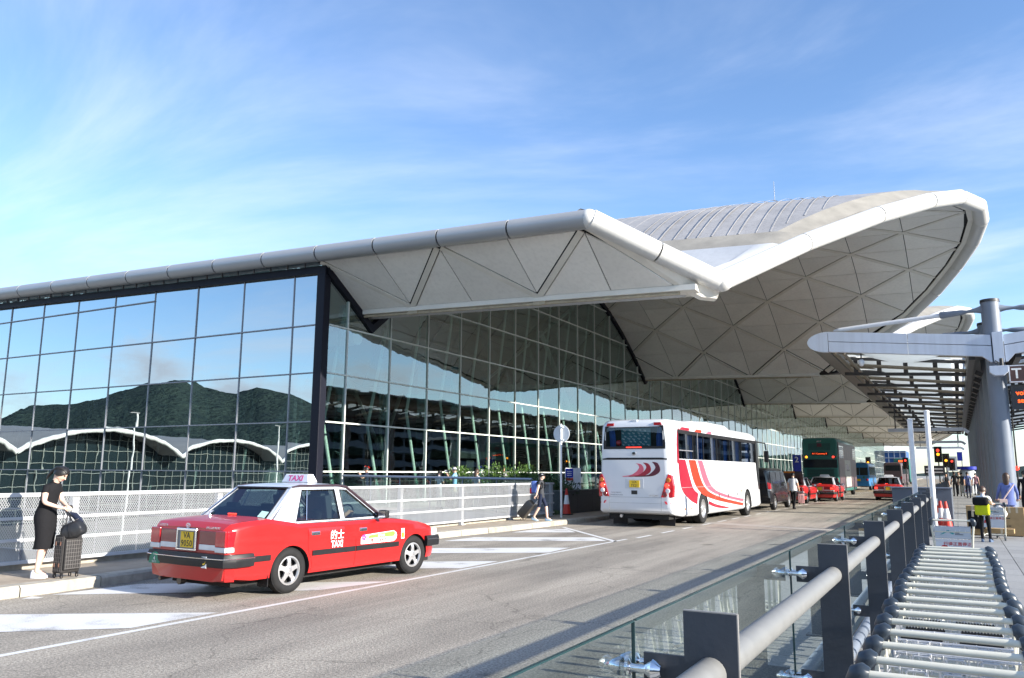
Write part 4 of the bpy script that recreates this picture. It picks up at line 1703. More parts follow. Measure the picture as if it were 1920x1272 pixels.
for k, y in enumerate(PY):
    mb = MB(); mb.bx(PX0, PX1, y, y + .016, .15, 1.25)
    mb.build('post', M_POST, BAL, world=True)
    mb = MB(); mb.bx(PX1, PX1 + .0035, y, y + .016, .15, 1.252); mb.bx(PX0, PX1, y, y + .016, 1.25, 1.2535)
    mb.build('post_edge', M_PEDGE, BAL, world=True)
    mb = MB(); mb.bx(PX0 - .04, PX1 + .05, y - .06, y + .08, .15, .162); mb.build('base_plate', M_POST, BAL, world=True)
    # spider arms: a plate, with bolts through the two panes that meet here
    for z in (1.06, .42):
        mb = MB(); mb.bx(PX0 - .14, PX0, y + .001, y + .015, z - .055, z + .045); mb.build('arm_plate', M_POST, BAL, world=True)
        for s in (-1, 1):
            c = (PX0 - .105, y + .008 + s * .045, z)
            mb = MB()
            prof = [(0, -.03), (.016, -.028), (.028, -.012), (.034, 0), (.022, .018), (.014, .028), (.0135, .075), (.03, .082), (.03, .09), (.0, .09)]
            # axis towards the glass
            mb.lathe([(r, -h) for r, h in prof], (c[0] + .01, c[1], c[2]), 'X', 16)
            mb.lathe([(0, 0), (.03, 0), (.031, -.01), (.02, -.035), (.0, -.06)], (c[0] - .098, c[1], c[2]), 'X', 16)
            mb.cyl((c[0] + .01, c[1], c[2]), (c[0] + .01, y + .008, c[2]), .012, .012, 8)
            mb.build('glass_bolt', M_CHROME, BAL, world=True, smooth=40)
# round handrail threaded through the posts, one length per bay
RX, RZ = -.755, 1.062
PYR = [-3.2] + PY
for k in range(len(PY) - 1):
    a, b = PY[k] - .12, PY[k + 1] - .12
    mb = MB(); mb.tube([(RX + .012, PY[k] + .02, RZ), (RX + .012, PY[k + 1] - .002, RZ)], .051, 22)
    mb.build('handrail', M_RAIL, BAL, world=True, smooth=40)
GX = -1.005
for k in range(len(PY) - 1):
    a, b = PY[k] + .018, PY[k + 1] - .002
    mb = MB(); mb.face([(GX, a, .10), (GX, b, .10), (GX, b, 1.2), (GX, a, 1.2)])
    mb.build('glass_pane', G_BAL, BAL, world=True)
    mb = MB(); mb.bx(GX - .006, GX + .006, a, b, 1.2, 1.2045); mb.bx(GX - .006, GX + .006, b, b + .004, .1, 1.2)
    mb.build('glass_edge', M_GEDGE, BAL, world=True)
# drain channel with pipes at the foot of the glass, on the road side
dr = thing('drain_channel', 'grey drain pipe running along the foot of the glass balustrade', 'drain', (-.92, 6, .15))
mb = MB(); mb.tube([(-.90, -2, .22), (-.90, 27, .22)], .05, 12)
for k in range(24):
    y = .5 + k * 1.1
    mb.box((-.90, y, .19), (.12, .05, .08))
mb.build('pipe', M_CSTEEL, dr, world=True, smooth=40)

# grey cabinet wall where the balustrade ends
cw = thing('cabinet_wall', 'dark grey metal end wall across the end of the balustrade', 'wall', (-.8, 27.2, .0))
M_CAB = mat('cabinet_bluegrey', (.10, .115, .14), .5, var=.1, streak=.2)
for (x0, x1) in ((-1.78, -.84), (-.82, -.2)):
    mb = MB(); mb.bx(x0, x1, 27.1, 27.16, .02, 1.28); mb.build('panel', M_CAB, cw, world=True, bevel=.01)
mb = MB(); mb.bx(-1.82, -.16, 27.05, 27.22, 1.28, 1.32); mb.build('coping', M_CSTEEL, cw, world=True, bevel=.01)
mb = MB(); mb.bx(-.26, -.2, 27.16, 31, .15, 1.25); mb.build('return_panel', M_CAB, cw, world=True)
mb = MB(); mb.ball((-1.4, 27.08, .85), .05, 12, 8); mb.build('bolt', M_CHROME, cw, world=True, smooth=50)
# railing continuing beyond the cabinet
BL2 = copy = None
r2 = thing('glass_balustrade', 'farther glass balustrade beyond the grey end wall', 'balustrade', (-.75, 50, .15))
for k in range(16):
    y = 31 + 2.93 * k
    mb = MB(); mb.bx(PX0, PX1, y, y + .016, .15, 1.25); mb.build('post', M_POST, r2, world=True)
mb = MB(); mb.tube([(RX, 31, RZ), (RX, 78, RZ)], .036, 10); mb.build('handrail', M_RAIL, r2, world=True, smooth=40)
mb = MB(); mb.face([(GX, 31, .1), (GX, 78, .1), (GX, 78, 1.2), (GX, 31, 1.2)]); mb.build('glass_pane', G_BAL, r2, world=True)
# two white poles on the road side of the balustrade
M_WPOLE = mat('pole_white_scuffed', (.72, .73, .74), .45, var=.12, scale=4, streak=.4)
for k, (x, y, h) in enumerate(((-1.08, 25.4, 3.2), (-.64, 25.3, 3.28))):
    o = thing('white_pole', ('left, shorter-looking white pole by the end of the balustrade', 'right white pole, rising taller, by the end of the balustrade')[k], 'pole', (x, y, 0 if x < -1 else .15), 0, 'white poles by the balustrade')
    mb = MB(); mb.cyl((0, 0, .0), (0, 0, h), .068, .068, 20); mb.build('shaft', M_WPOLE, o, smooth=40)
    mb = MB(); mb.lathe([(.075, h - .01), (.078, h + .02), (.05, h + .04), (0, h + .045)], n=20); mb.build('cap', M_WPOLE, o, smooth=40)
    mb = MB(); mb.cyl((0, 0, 0), (0, 0, .02), .12, .12, 16); mb.build('base_plate', M_CSTEEL, o)
# ================================================================ vehicles: shared pieces
M_TYRE = mat('tyre_rubber', (0.020, 0.020, 0.021), 0.75, var=0.25, scale=9, spec=.2)
M_ALLOY = mat('alloy_silver', (0.55, 0.55, 0.56), 0.32, metal=0.7, var=0.08)
M_BLACKP = mat('black_plastic', (0.014, 0.014, 0.016), 0.45, var=0.15, spec=.3)
M_UNDER = mat('underbody_black', (0.012, 0.012, 0.012), 0.9)
M_SEAT = mat('seat_grey', (0.06, 0.065, 0.075), 0.8, var=0.15)
M_CHR = mat('chrome_trim', (0.68, 0.69, 0.72), 0.15, metal=1.0, var=0.02)
M_RLAMP = mat('lamp_red', (0.42, 0.012, 0.02), 0.12, var=0.15, scale=20, coat=.6)
M_RLAMPD = mat('lamp_red_dark', (0.16, 0.008, 0.015), 0.15, var=0.15, scale=20, coat=.6)
M_RLIT = mat('lamp_red_lit', (0.6, 0.03, 0.02), 0.2, emit=(1, .05, .03), estr=1.2)
M_ALIT = mat('lamp_amber_lit', (0.7, 0.25, 0.02), 0.2, emit=(1, .32, .02), estr=1.6)
M_CLAMP = mat('lamp_clear', (0.60, 0.62, 0.64), 0.12, coat=.5)
M_AMBER = mat('lamp_amber', (0.55, 0.16, 0.015), 0.15, coat=.5)
M_PLATE = mat('plate_yellow', (0.72, 0.47, 0.012), 0.45, var=0.04)
M_PRINT = mat('print_black', (0.012, 0.012, 0.012), 0.5)
M_WPRINT = mat('print_white', (0.74, 0.74, 0.74), 0.5)
G_CAR = glass('car_glass_tinted', (0.46, 0.55, 0.54), base=0.03, ior=1.45, refl=(.62, .68, .74))
G_DARK = glass('bus_glass_dark', (0.28, 0.34, 0.37), base=0.05, ior=1.5, refl=(.75, .8, .85))


def wheel(parent, x, y, r, w, side, spokes=5, rim_m=None, steel=False, turn=0.0):
    """tyre with its rim as a sub-part; axis along X, face towards side (+1/-1)."""
    mb = MB()
    ri = r * (.62 if steel else .64)
    prof = [(ri, -w / 2 + .015), (ri + .02, -w / 2), (r - .045, -w / 2), (r - .012, -w / 2 + .022), (r, -w / 2 + .05),
            (r, w / 2 - .05), (r - .012, w / 2 - .022), (r - .045, w / 2), (ri + .02, w / 2), (ri, w / 2 - .015)]
    mb.lathe(prof, (0, 0, 0), 'X', 36)
    for g_ in (-.3, 0, .3):        # tread grooves
        mb.lathe([(r + .001, g_ * w - .004), (r - .006, g_ * w - .003), (r - .006, g_ * w + .003), (r + .001, g_ * w + .004)], (0, 0, 0), 'X', 36)
    t = mb.build('wheel', M_TYRE, parent, smooth=40)
    t.location = (x, y, r)
    t.rotation_euler = (0, 0, turn)
    mb = MB()
    s = side
    f = s * (w / 2 - .02)
    mb.lathe([(ri + .004, -w / 2 + .02), (ri - .01, 0), (ri - .015, f * .6)], (0, 0, 0), 'X', 28)
    mb.lathe([(ri + .004, f), (ri - .022, f + s * .004), (ri - .035, f - s * .02)], (0, 0, 0), 'X', 36)
    if steel:
        mb.lathe([(ri - .03, f - s * .02), (ri * .72, f - s * .075), (ri * .45, f - s * .085), (ri * .42, f - s * .01), (ri * .25, f + s * .02), (0, f + s * .025)], (0, 0, 0), 'X', 28)
        for k in range(10):
            a = 2 * PI * k / 10
            mb.cyl((f - s * .08, ri * .57 * math.cos(a), ri * .57 * math.sin(a)), (f - s * .04, ri * .57 * math.cos(a), ri * .57 * math.sin(a)), .018, .015, 8)
    else:
        mb.lathe([(.075, f - s * .03), (.07, f - s * .01), (.045, f), (0, f + s * .004)], (0, 0, 0), 'X', 20)
        for k in range(spokes):
            a = 2 * PI * k / spokes + .3
            c, sn = math.cos(a), math.sin(a)
            px, pz = -sn, c
            rows = []
            for (rr, hw_, dx) in ((.05, .042, -.008), (.11, .030, -.004), (.155, .032, -.012), (ri - .02, .045, -.022)):
                p = Vector((f + s * dx, c * rr, sn * rr)); q = Vector((0, px * hw_, pz * hw_)); dn = Vector((-s * .03, 0, 0))
                rows.append([p - q, p + q, p + q * .9 + dn, p - q * .9 + dn])
            mb.grid(rows, closed_u=True)
        for k in range(5):
            a = 2 * PI * k / 5
            mb.cyl((f - s * .01, .035 * math.cos(a), .035 * math.sin(a)), (f + s * .012, .035 * math.cos(a), .035 * math.sin(a)), .008, .008, 6)
    mb.build('rim', rim_m or M_ALLOY, t, smooth=35)
    mb = MB(); mb.lathe([(ri - .02, f - s * .09), (0, f - s * .09)], (0, 0, 0), 'X', 24)
    mb.build('brake_disc', M_UNDER, t)
    return t


def cut_arches(o, arches, m):
    """Subtract wheel housings: arches is a list of (y, z, r, x0, x1)."""
    mb = MB()
    for (y, z, r, x0, x1) in arches:
        mb.cyl((x0, y, z), (x1, y, z), r, r, 40)
    cutter = mb.build('wheel_housing', m, o.parent)
    md = o.modifiers.new('arch', 'BOOLEAN')
    md.operation = 'DIFFERENCE'
    md.object = cutter
    md.solver = 'EXACT'
    try:
        md.material_mode = 'TRANSFER'
    except Exception:
        pass
    me = eval_mesh(o)
    o.modifiers.clear()
    o.data = me
    me.set_sharp_from_angle(angle=R(28))
    bpy.data.objects.remove(cutter)


def panel_hole(outer, holes, f, thick_dir, th):
    """Thin panel with openings; outer/holes are 2D loops, f maps (u, v) to a point."""
    mb = MB()
    loops = [outer] + holes
    flat = [p for l in loops for p in l]
    tri = tessellate_polygon([[Vector((p[0], p[1], 0)) for p in l] for l in loops])
    td = Vector(thick_dir) * th
    b = len(mb.v)
    n = len(flat)
    mb.v += [Vector(f(*p)) for p in flat] + [Vector(f(*p)) + td for p in flat]
    for t in tri:
        mb.f.append(tuple(b + k for k in t)); mb.mi.append(0)
        mb.f.append(tuple(b + n + k for k in t[::-1])); mb.mi.append(0)
    s = 0
    for l in loops:
        for i in range(len(l)):
            j = (i + 1) % len(l)
            mb.f.append((b + s + i, b + s + j, b + n + s + j, b + n + s + i)); mb.mi.append(0)
        s += len(l)
    return mb


# ================================================================ red taxi
M_RED = mat('taxi_red', (0.44, 0.014, 0.014), 0.3, var=0.10, scale=1.6, coat=0.4)
M_SILV = mat('taxi_roof_silver', (0.58, 0.62, 0.70), 0.3, metal=0.15, var=0.04, coat=0.4)
M_MAROON = mat('trim_maroon_black', (0.035, 0.018, 0.024), 0.4)

TZ = [0.0, .03, .13, .33, .50, .66, .80]
TF = [.72, .955, .985, .998, 1.0, .996, .985]


def t_top(y):
    pts = [(-2.44, .93), (-2.38, 1.0), (-2.2, 1.028), (-1.72, 1.052), (-1.25, .965), (.6, .955), (1.0, .93), (1.5, .865), (1.85, .79), (1.98, .73), (2.03, .60)]
    for i in range(len(pts) - 1):
        if pts[i][0] <= y <= pts[i + 1][0]:
            return lerp(pts[i][1], pts[i + 1][1], (y - pts[i][0]) / (pts[i + 1][0] - pts[i][0]))
    return pts[0][1] if y < pts[0][0] else pts[-1][1]


def t_w(y):
    pts = [(-2.44, .775), (-2.38, .815), (-2.2, .835), (-1.6, .8475), (1.35, .8475), (1.7, .83), (1.9, .79), (1.98, .75), (2.03, .70)]
    for i in range(len(pts) - 1):
        if pts[i][0] <= y <= pts[i + 1][0]:
            return lerp(pts[i][1], pts[i + 1][1], (y - pts[i][0]) / (pts[i + 1][0] - pts[i][0]))
    return pts[0][1] if y < pts[0][0] else pts[-1][1]


def t_hw(y, z):
    zb = .21
    zt = t_top(y)
    s = [(zb + a, f) for a, f in zip(TZ[1:], TF[1:]) if zb + a < zt - .09] + [(zt - .06, .965), (zt - .018, .925), (zt, .8)]
    if z <= s[0][0]:
        return t_w(y) * s[0][1]
    for i in range(len(s) - 1):
        if s[i][0] <= z <= s[i + 1][0]:
            return t_w(y) * lerp(s[i][1], s[i + 1][1], (z - s[i][0]) / (s[i + 1][0] - s[i][0]))
    return t_w(y) * s[-1][1]


def patch(mb, zs, yl, yr, side, off=.004, ny=10, hw=t_hw, th=.012):
    """A body panel following the flank, slightly proud of it, with its own edge."""
    rows, inn = [], []
    for z in zs:
        row, r2 = [], []
        for i in range(ny + 1):
            y = lerp(yl(z), yr(z), i / ny)
            row.append((side * (hw(y, z) + off), y, z)); r2.append((side * (hw(y, z) - th), y, z))
        rows.append(row); inn.append(r2)
    mb.grid(rows)
    edge = rows[0] + [r[-1] for r in rows[1:]] + rows[-1][::-1][1:] + [r[0] for r in rows[::-1][1:-1]]
    edge2 = inn[0] + [r[-1] for r in inn[1:]] + inn[-1][::-1][1:] + [r[0] for r in inn[::-1][1:-1]]
    mb.grid([edge, edge2], closed_u=True)


def make_taxi(label, loc, rz, group, detail=True):
    t = thing('taxi', label, 'taxi', loc, rz, group)
    # --- body
    ysec = [-2.44, -2.41, -2.36, -2.25, -2.0, -1.75, -1.55, -1.2, -.8, -.4, 0, .4, .8, 1.1, 1.3, 1.5, 1.75, 1.88, 1.95, 2.0, 2.03]
    mb = MB()
    rows = []
    for y in ysec:
        w, zt = t_w(y), t_top(y)
        zb = .215 if -2.1 < y < 1.9 else .25
        half = []
        for a, f in zip(TZ, TF):
            if zb + a < zt - .09:
                half.append((w * f, zb + a))
        while len(half) < 7:
            half.append((w * .985, zt - .075))
        half += [(w * .965, zt - .055), (w * .925, zt - .016), (w * .62, zt), (0, zt + .010)]
        row = [(p[0], y, p[1]) for p in half] + [(-p[0], y, p[1]) for p in half[-2::-1]]
        rows.append(row)
    b = mb.grid(rows, closed_u=True)
    n = len(rows[0])
    mb.f.append(tuple(b + k for k in range(n))[::-1]); mb.mi.append(0)
    mb.f.append(tuple(b + (len(rows) - 1) * n + k for k in range(n))); mb.mi.append(0)
    body = mb.build('body', M_RED, t, smooth=35)
    A = [(-1.358, .30, .355, -1, -.55), (-1.358, .30, .355, .55, 1), (1.358, .30, .355, -1, -.55), (1.358, .30, .355, .55, 1)]
    cut_arches(body, A, M_UNDER)
    mb = MB(); mb.bx(-.62, .62, -2.2, 2.0, .16, .24); mb.build('chassis', M_UNDER, t)
    # --- doors, wings seams
    zs = [.27, .36, .45, .55, .65, .75, .84, .90]
    arch = lambda z: math.sqrt(max(0, .40 ** 2 - (z - .30) ** 2)) if abs(z - .30) < .40 else 0
    for s in (1, -1):
        mb = MB(); patch(mb, zs, lambda z: max(-1.358 + arch(z), -1.06), lambda z: -.085, s)
        d = mb.build('door', M_RED, t, smooth=30)
        mb = MB(); mb.box((s * (t_hw(-.93, .80) + .012), -.93, .80), (.022, .17, .055)); mb.box((s * (t_hw(-.93, .80) + .026), -.93, .812), (.014, .13, .02))
        mb.build('handle', M_CHR, d, bevel=.006)
        mb = MB(); patch(mb, zs, lambda z: -.075, lambda z: min(1.358 - arch(z), .97), s)
        d = mb.build('door', M_RED, t, smooth=30)
        mb = MB(); mb.box((s * (t_hw(.1, .80) + .012), .08, .80), (.022, .17, .055)); mb.box((s * (t_hw(.1, .80) + .026), .08, .812), (.014, .13, .02))
        mb.build('handle', M_CHR, d, bevel=.006)
        for (ya, yb) in ((-.975, -.09), (-.07, .93), (-2.28, -1.74)):
            mb = MB()
            patch(mb, [.485, .50, .545, .56], lambda z: ya, lambda z: yb, s, .018, 6)
            mb.build('side_moulding', M_BLACKP, t, smooth=30)
        mb = MB(); mb.bar((s * .782, -1.35, .942), (s * .782, .62, .946), .014, .02); mb.build('belt_trim', M_CHR, t)
        # mud flap behind each rear wheel, sill
        mb = MB(); mb.box((s * .72, -1.74, .24), (.2, .012, .22)); mb.build('mud_flap', M_BLACKP, t)
        # door mirror
        mb = MB(); mb.box((s * .93, .46, 1.02), (.17, .085, .125)); m = mb.build('mirror', M_BLACKP, t, bevel=.025)
        mb = MB(); mb.box((s * .93, .412, 1.02), (.14, .006, .10)); mb.build('mirror_glass', M_CHR, m)
        mb = MB(); mb.box((s * .81, .46, .985), (.1, .05, .04)); mb.build('mirror_arm', M_BLACKP, m)
        # front lamps and side repeater
        mb = MB(); mb.box((s * .56, 1.99, .64), (.36, .07, .16)); mb.box((s * .765, 1.93, .64), (.08, .14, .155)); mb.build('headlight', M_CLAMP, t, bevel=.015)
        mb = MB(); mb.box((s * (t_hw(1.12, .82) + .004), 1.12, .80), (.01, .07, .035)); mb.build('repeater', M_AMBER, t, bevel=.004)
        # tail lamps: red above clear
        mb = MB(); mb.box((s * .70, -2.43, .805), (.21, .07, .21)); mb.box((s * .795, -2.36, .805), (.05, .15, .205)); mb.build('tail_lamp', M_RLAMP, t, bevel=.012)
        mb = MB(); mb.box((s * .70, -2.43, .665), (.21, .068, .066)); mb.box((s * .795, -2.36, .665), (.05, .15, .066)); mb.build('reversing_lamp', M_CLAMP, t, bevel=.008)
        mb = MB(); mb.box((s * .42, -2.442, .81), (.34, .02, .17)); mb.build('garnish', M_RLAMPD, t, bevel=.006)
        mb = MB(); mb.box((s * .42, -2.442, .685), (.34, .018, .07)); mb.build('garnish_clear', M_CLAMP, t, bevel=.004)
        # wheels
        wheel(t, s * .735, -1.358, .312, .185, s)
        wheel(t, s * .735, 1.358, .312, .185, s, turn=-.06)
    # --- boot lid, bonnet
    mb = MB()
    rows = []
    for y in (-2.40, -2.33, -2.2, -1.95, -1.74):
        w = t_w(y) * .86; z = t_top(y) + .008
        rows.append([(lerp(-w, w, i / 8), y, z - .018 * abs(lerp(-1, 1, i / 8)) ** 3 + (.0 if i not in (0, 8) else -.004)) for i in range(9)])
    rows.insert(0, [(p[0], -2.446, .90) for p in rows[0]])
    mb.grid(rows)
    lid = mb.build('boot_lid', M_RED, t, smooth=40)
    mb = MB()
    rows = []
    for y in (.66, 1.0, 1.4, 1.75, 1.9):
        w = t_w(y) * .84; z = t_top(y) + .006
        rows.append([(lerp(-w, w, i / 8), y, z - .015 * abs(lerp(-1, 1, i / 8)) ** 3) for i in range(9)])
    mb.grid(rows); mb.build('bonnet', M_RED, t, smooth=40)
    mb = MB(); mb.box((0, 2.015, .645), (.74, .05, .15)); mb.build('grille', M_CHR, t, bevel=.01)
    # --- bumpers
    for (y0, sgn) in ((-2.47, -1), (2.05, 1)):
        mb = MB()
        pl = []
        for (x, dy) in ((-.86, -sgn * .42), (-.865, -sgn * .12), (-.80, -sgn * .02), (-.5, sgn * .015), (0, sgn * .03), (.5, sgn * .015), (.80, -sgn * .02), (.865, -sgn * .12), (.86, -sgn * .42)):
            pl.append((x, y0 + dy))
        sec = [(.0, .435), (.035, .445), (.04, .50), (.04, .555), (.02, .605), (-.04, .61), (-.04, .435)]
        rows = []
        for i, p in enumerate(pl):
            a, bb = pl[max(0, i - 1)], pl[min(len(pl) - 1, i + 1)]
            d = Vector((bb[0] - a[0], bb[1] - a[1])).normalized()
            nrm = Vector((d.y, -d.x)) if sgn < 0 else Vector((-d.y, d.x))
            rows.append([(p[0] + nrm.x * q[0], p[1] + nrm.y * q[0], q[1]) for q in sec])
        bb = mb.grid(rows, closed_u=True)
        mb.f.append(tuple(bb + k for k in range(7))); mb.mi.append(0)
        mb.f.append(tuple(bb + (len(rows) - 1) * 7 + k for k in range(7))); mb.mi.append(0)
        bp = mb.build('bumper', M_BLACKP, t, smooth=35)
        mb = MB()
        rr = []
        for r_ in rows:
            q = Vector(r_[3]); q2 = Vector(r_[2]); o_ = (Vector(r_[2]) - Vector(r_[6])); o_.z = 0; o_.normalize()
            c = q + Vector((0, 0, -.005)) + o_ * .003
            rr.append(c)
        mb.tube(rr, .007, 6); mb.build('bumper_strip', M_CHR, bp)
        if sgn < 0:
            mb = MB()
            rows = []
            for p in pl[1:-1]:
                rows.append([(p[0] * .985, p[1] * .995, .44), (p[0] * .965, p[1] * .985, .26)])
            mb.grid(rows); mb.build('apron', M_RED, t, smooth=40)
    mb = MB(); mb.cyl((-.52, -2.30, .235), (-.52, -2.475, .225), .027, .027, 12); mb.cyl((-.25, -2.28, .2), (-.25, -2.36, .2), .05, .05, 12)
    mb.build('exhaust', mat('exhaust_steel', (.12, .11, .1), .4, metal=.8), t, smooth=40)
    # --- number plate in its chrome surround
    mb = MB()
    for (a, b_, c, d) in ((-.215, .215, .815, .845), (-.215, .215, .555, .575), (-.215, -.185, .575, .815), (.185, .215, .575, .815)):
        mb.bx(a, b_, -2.475, -2.43, c + .075, d + .075)
    mb.build('plate_surround', M_CHR, t, bevel=.006)
    mb = MB(); mb.bx(-.185, .185, -2.452, -2.44, .65, .89); mb.build('plate_recess', mat('plate_recess_grey', (.3, .3, .31), .4), t)
    mb = MB(); mb.bx(-.135, .135, -2.463, -2.455, .665, .875); pl8 = mb.build('number_plate', M_PLATE, t, bevel=.003)
    if detail:
        lettering('VA', .115, (0, -2.464, .822), (1, 0, 0), (0, 0, 1), M_PRINT, pl8, extrude=.001, bold=.0015)
        lettering('9050', .115, (0, -2.464, .718), (1, 0, 0), (0, 0, 1), M_PRINT, pl8, extrude=.001, bold=.0015, space=1.05)
        mb = MB(); mb.tube([(.03 * math.cos(a) * 1.35, -2.452, .957 + .03 * math.sin(a)) for a in [2 * PI * k / 20 for k in range(20)]], .004, 6, closed=True)
        mb.tube([(.013 * math.cos(a), -2.452, .957 + .029 * math.sin(a)) for a in [2 * PI * k / 16 for k in range(16)]], .0035, 6, closed=True)
        mb.tube([(.03 * math.cos(a), -2.452, .97 + .012 * math.sin(a)) for a in [2 * PI * k / 16 for k in range(16)]], .0035, 6, closed=True)
        mb.build('badge', M_CHR, t, smooth=50)
        lettering('TOYOTA', .05, (-.55, -2.452, .945), (1, 0, 0), (0, 0, 1), M_CHR, t, extrude=.003, shear=.2)
        lettering('LPG-COMFORT', .042, (.53, -2.452, .94), (1, 0, 0), (0, 0, 1), M_CHR, t, extrude=.003, shear=.3)
        # green seat-count badge and small sticker on the bumper
        mb = MB(); n = 16
        pts = [(.125 * math.cos(PI * k / n), .15 * math.sin(PI * k / n)) for k in range(n + 1)]
        mb.prism(pts, lambda u, v: (u - .60, -2.522, v + .43), lambda u, v: (u - .60, -2.512, v + .43))
        gb = mb.build('seat_badge', mat('badge_green', (.0, .18, .11), .4), t)
        lettering('4', .075, (-.60, -2.524, .495), (1, 0, 0), (0, 0, 1), M_WPRINT, gb, bold=.001)
        lettering('SEATS', .036, (-.60, -2.524, .452), (1, 0, 0), (0, 0, 1), M_WPRINT, gb)
        lettering('TAXI', .03, (-.60, -2.524, .552), (1, 0, 0), (0, 0, 1), M_WPRINT, gb)
        mb = MB(); mb.bx(.42, .52, -2.522, -2.515, .43, .575); st = mb.build('sticker', M_WPRINT, t)
        mb = MB(); mb.lathe([(.036, -.001), (0, -.001)], (.47, -2.524, .505), 'Y', 16); mb.build('sticker_print', M_PLATE, st)
        lettering('的士', .145, (t_hw(-.48, .74) + .006, -.48, .745), (0, 1, 0), (0, 0, 1), M_WPRINT, t, bold=.002)
        lettering('TAXI', .135, (t_hw(-.48, .6) + .006, -.48, .615), (0, 1, 0), (0, 0, 1), M_WPRINT, t, bold=.004, sx=.82)
        # advertising strip on the front door
        xx = t_hw(.5, .66) + .006
        mb = MB(); pts = [(.03, .575), (.80, .575), (.86, .61), (.88, .66), (.86, .71), (.80, .745), (.06, .71), (.03, .66)]
        mb.prism(pts, lambda u, v: (xx, u, v), lambda u, v: (xx + .002, u, v)); ad = mb.build('door_advert', M_WPRINT, t)
        M_GRN = mat('print_lime', (.20, .50, .06), .5)
        M_PNK = mat('print_magenta', (.55, .05, .25), .5)
        mb = MB(); pts = [(.18, .655), (.80, .655), (.84, .70), (.79, .735), (.22, .70)]
        mb.prism(pts, lambda u, v: (xx + .003, u, v), lambda u, v: (xx + .004, u, v)); mb.build('advert_green', M_GRN, ad)
        mb = MB()
        for k in range(5):
            a = 2 * PI * k / 5
            pts = [(.095 + .03 * math.cos(a) + .022 * math.cos(q), .675 + .03 * math.sin(a) + .022 * math.sin(q)) for q in [2 * PI * j / 8 for j in range(8)]]
            mb.prism(pts, lambda u, v: (xx + .003, u, v), lambda u, v: (xx + .0042 + k * .0002, u, v))
        mb.build('advert_flower', M_PNK, ad)
        lettering('豐田石油氣的士', .062, (xx + .005, .47, .612), (0, 1, 0), (0, 0, 1), mat('print_red', (.5, .03, .03), .5), ad, bold=.0008)
        lettering('green', .07, (xx + .0055, .5, .69), (0, 1, 0), (0, 0, 1), M_WPRINT, ad, bold=.001)
        mb = MB(); x2 = t_hw(1.0, .68) + .008; mb.bx(x2, x2 + .002, .985, 1.065, .60, .765); st = mb.build('sticker', M_WPRINT, t)
        mb = MB(); mb.bx(x2 + .002, x2 + .0032, .995, 1.055, .62, .70); mb.build('sticker_print', M_PLATE, st)
    # --- glasshouse
    def S(s):
        return lambda y, v: (s * lerp(.772, .606, v), y - .2, lerp(.945, 1.465, v))
    outer = [(-1.50, 0), (.80, 0), (.07, 1), (-.97, 1)]
    w1 = [(-1.03, .07), (-.15, .07), (-.165, .90), (-.82, .90)]
    w2 = [(-.045, .07), (.685, .07), (.09, .88), (-.055, .90)]
    for s in (1, -1):
        mb = panel_hole(outer, [w1, w2], S(s), (-s, 0, 0), .035)
        mb.build('cabin_side', M_SILV, t)
        for w, nm in ((w1, 'window'), (w2, 'window')):
            mb = MB(); f = S(s)
            mb.face([Vector(f(*p)) + Vector((-s * .012, 0, 0)) for p in w])
            wn = mb.build(nm, G_CAR, t)
            mb = MB(); mb.tube([Vector(f(*p)) + Vector((s * .002, 0, 0)) for p in w], .011, 6, closed=True); mb.build('window_seal', M_BLACKP, wn)
        f = S(s)
        mb = MB(); mb.tube([f(-.83, .07), f(-.72, .9)], .009, 6); mb.build('quarter_bar', M_CHR, t)
        mb = MB(); mb.tube([Vector(f(.82, .0)) + Vector((s * .0, .0, .0)), f(.10, .97), f(-.1, 1.02), f(-.85, 1.02), f(-1.0, .98)], [.03, .026, .02, .018, .014], 8); mb.build('roof_gutter', M_MAROON, t, smooth=40)
    # rear and front screens
    fr = lambda x, v: (x * lerp(.772, .606, v), lerp(-1.755, -1.185, v), lerp(1.04 - .045 * abs(x) ** 3, 1.472, v))
    mb = panel_hole([(-1, 0), (1, 0), (1, 1), (-1, 1)], [[(-.90, .05), (.90, .05), (.86, .93), (-.86, .93)]], fr, (0, .8, -.6), .03)
    mb.build('rear_frame', M_SILV, t)
    mb = MB(); mb.face([Vector(fr(*p)) + Vector((0, .008, -.006)) for p in ((-.93, .03), (.93, .03), (.9, .95), (-.9, .95))]); rw = mb.build('rear_window', glass('rear_glass_dark', (.20, .26, .28), base=.03, ior=1.45, refl=(.5, .56, .64)), t)
    mb = MB(); mb.tube([fr(*p) for p in ((-.91, .045), (.91, .045), (.87, .935), (-.87, .935))], .012, 6, closed=True); mb.build('window_seal', M_BLACKP, rw)
    ff = lambda x, v: (x * lerp(.772, .606, v), lerp(.62, -.125, v), lerp(.945, 1.472, v))
    mb = panel_hole([(-1, 0), (1, 0), (1, 1), (-1, 1)], [[(-.93, .05), (.93, .05), (.9, .93), (-.9, .93)]], ff, (0, -.7, -.7), .03)
    mb.build('screen_frame', M_MAROON, t)
    mb = MB(); mb.face([Vector(ff(*p)) + Vector((0, -.008, -.006)) for p in ((-.95, .03), (.95, .03), (.92, .95), (-.92, .95))]); mb.build('windscreen', G_CAR, t)
    # roof skin
    mb = MB()
    rows = []
    for i, y in enumerate((-1.23, -1.19, -1.10, -.9, -.65, -.4, -.22, -.14, -.10)):
        e = (0, .018, .035, .046, .05, .046, .036, .018, 0)[i]
        row = []
        for j in range(13):
            u = lerp(-1, 1, j / 12)
            row.append((u * .625, y, 1.462 + (1 - abs(u) ** 4) * e + (.0 if abs(u) < .99 else -.008)))
        rows.append(row)
    mb.grid(rows)
    mb.build('roof', M_SILV, t, smooth=50)
    # roof sign
    mb = MB()
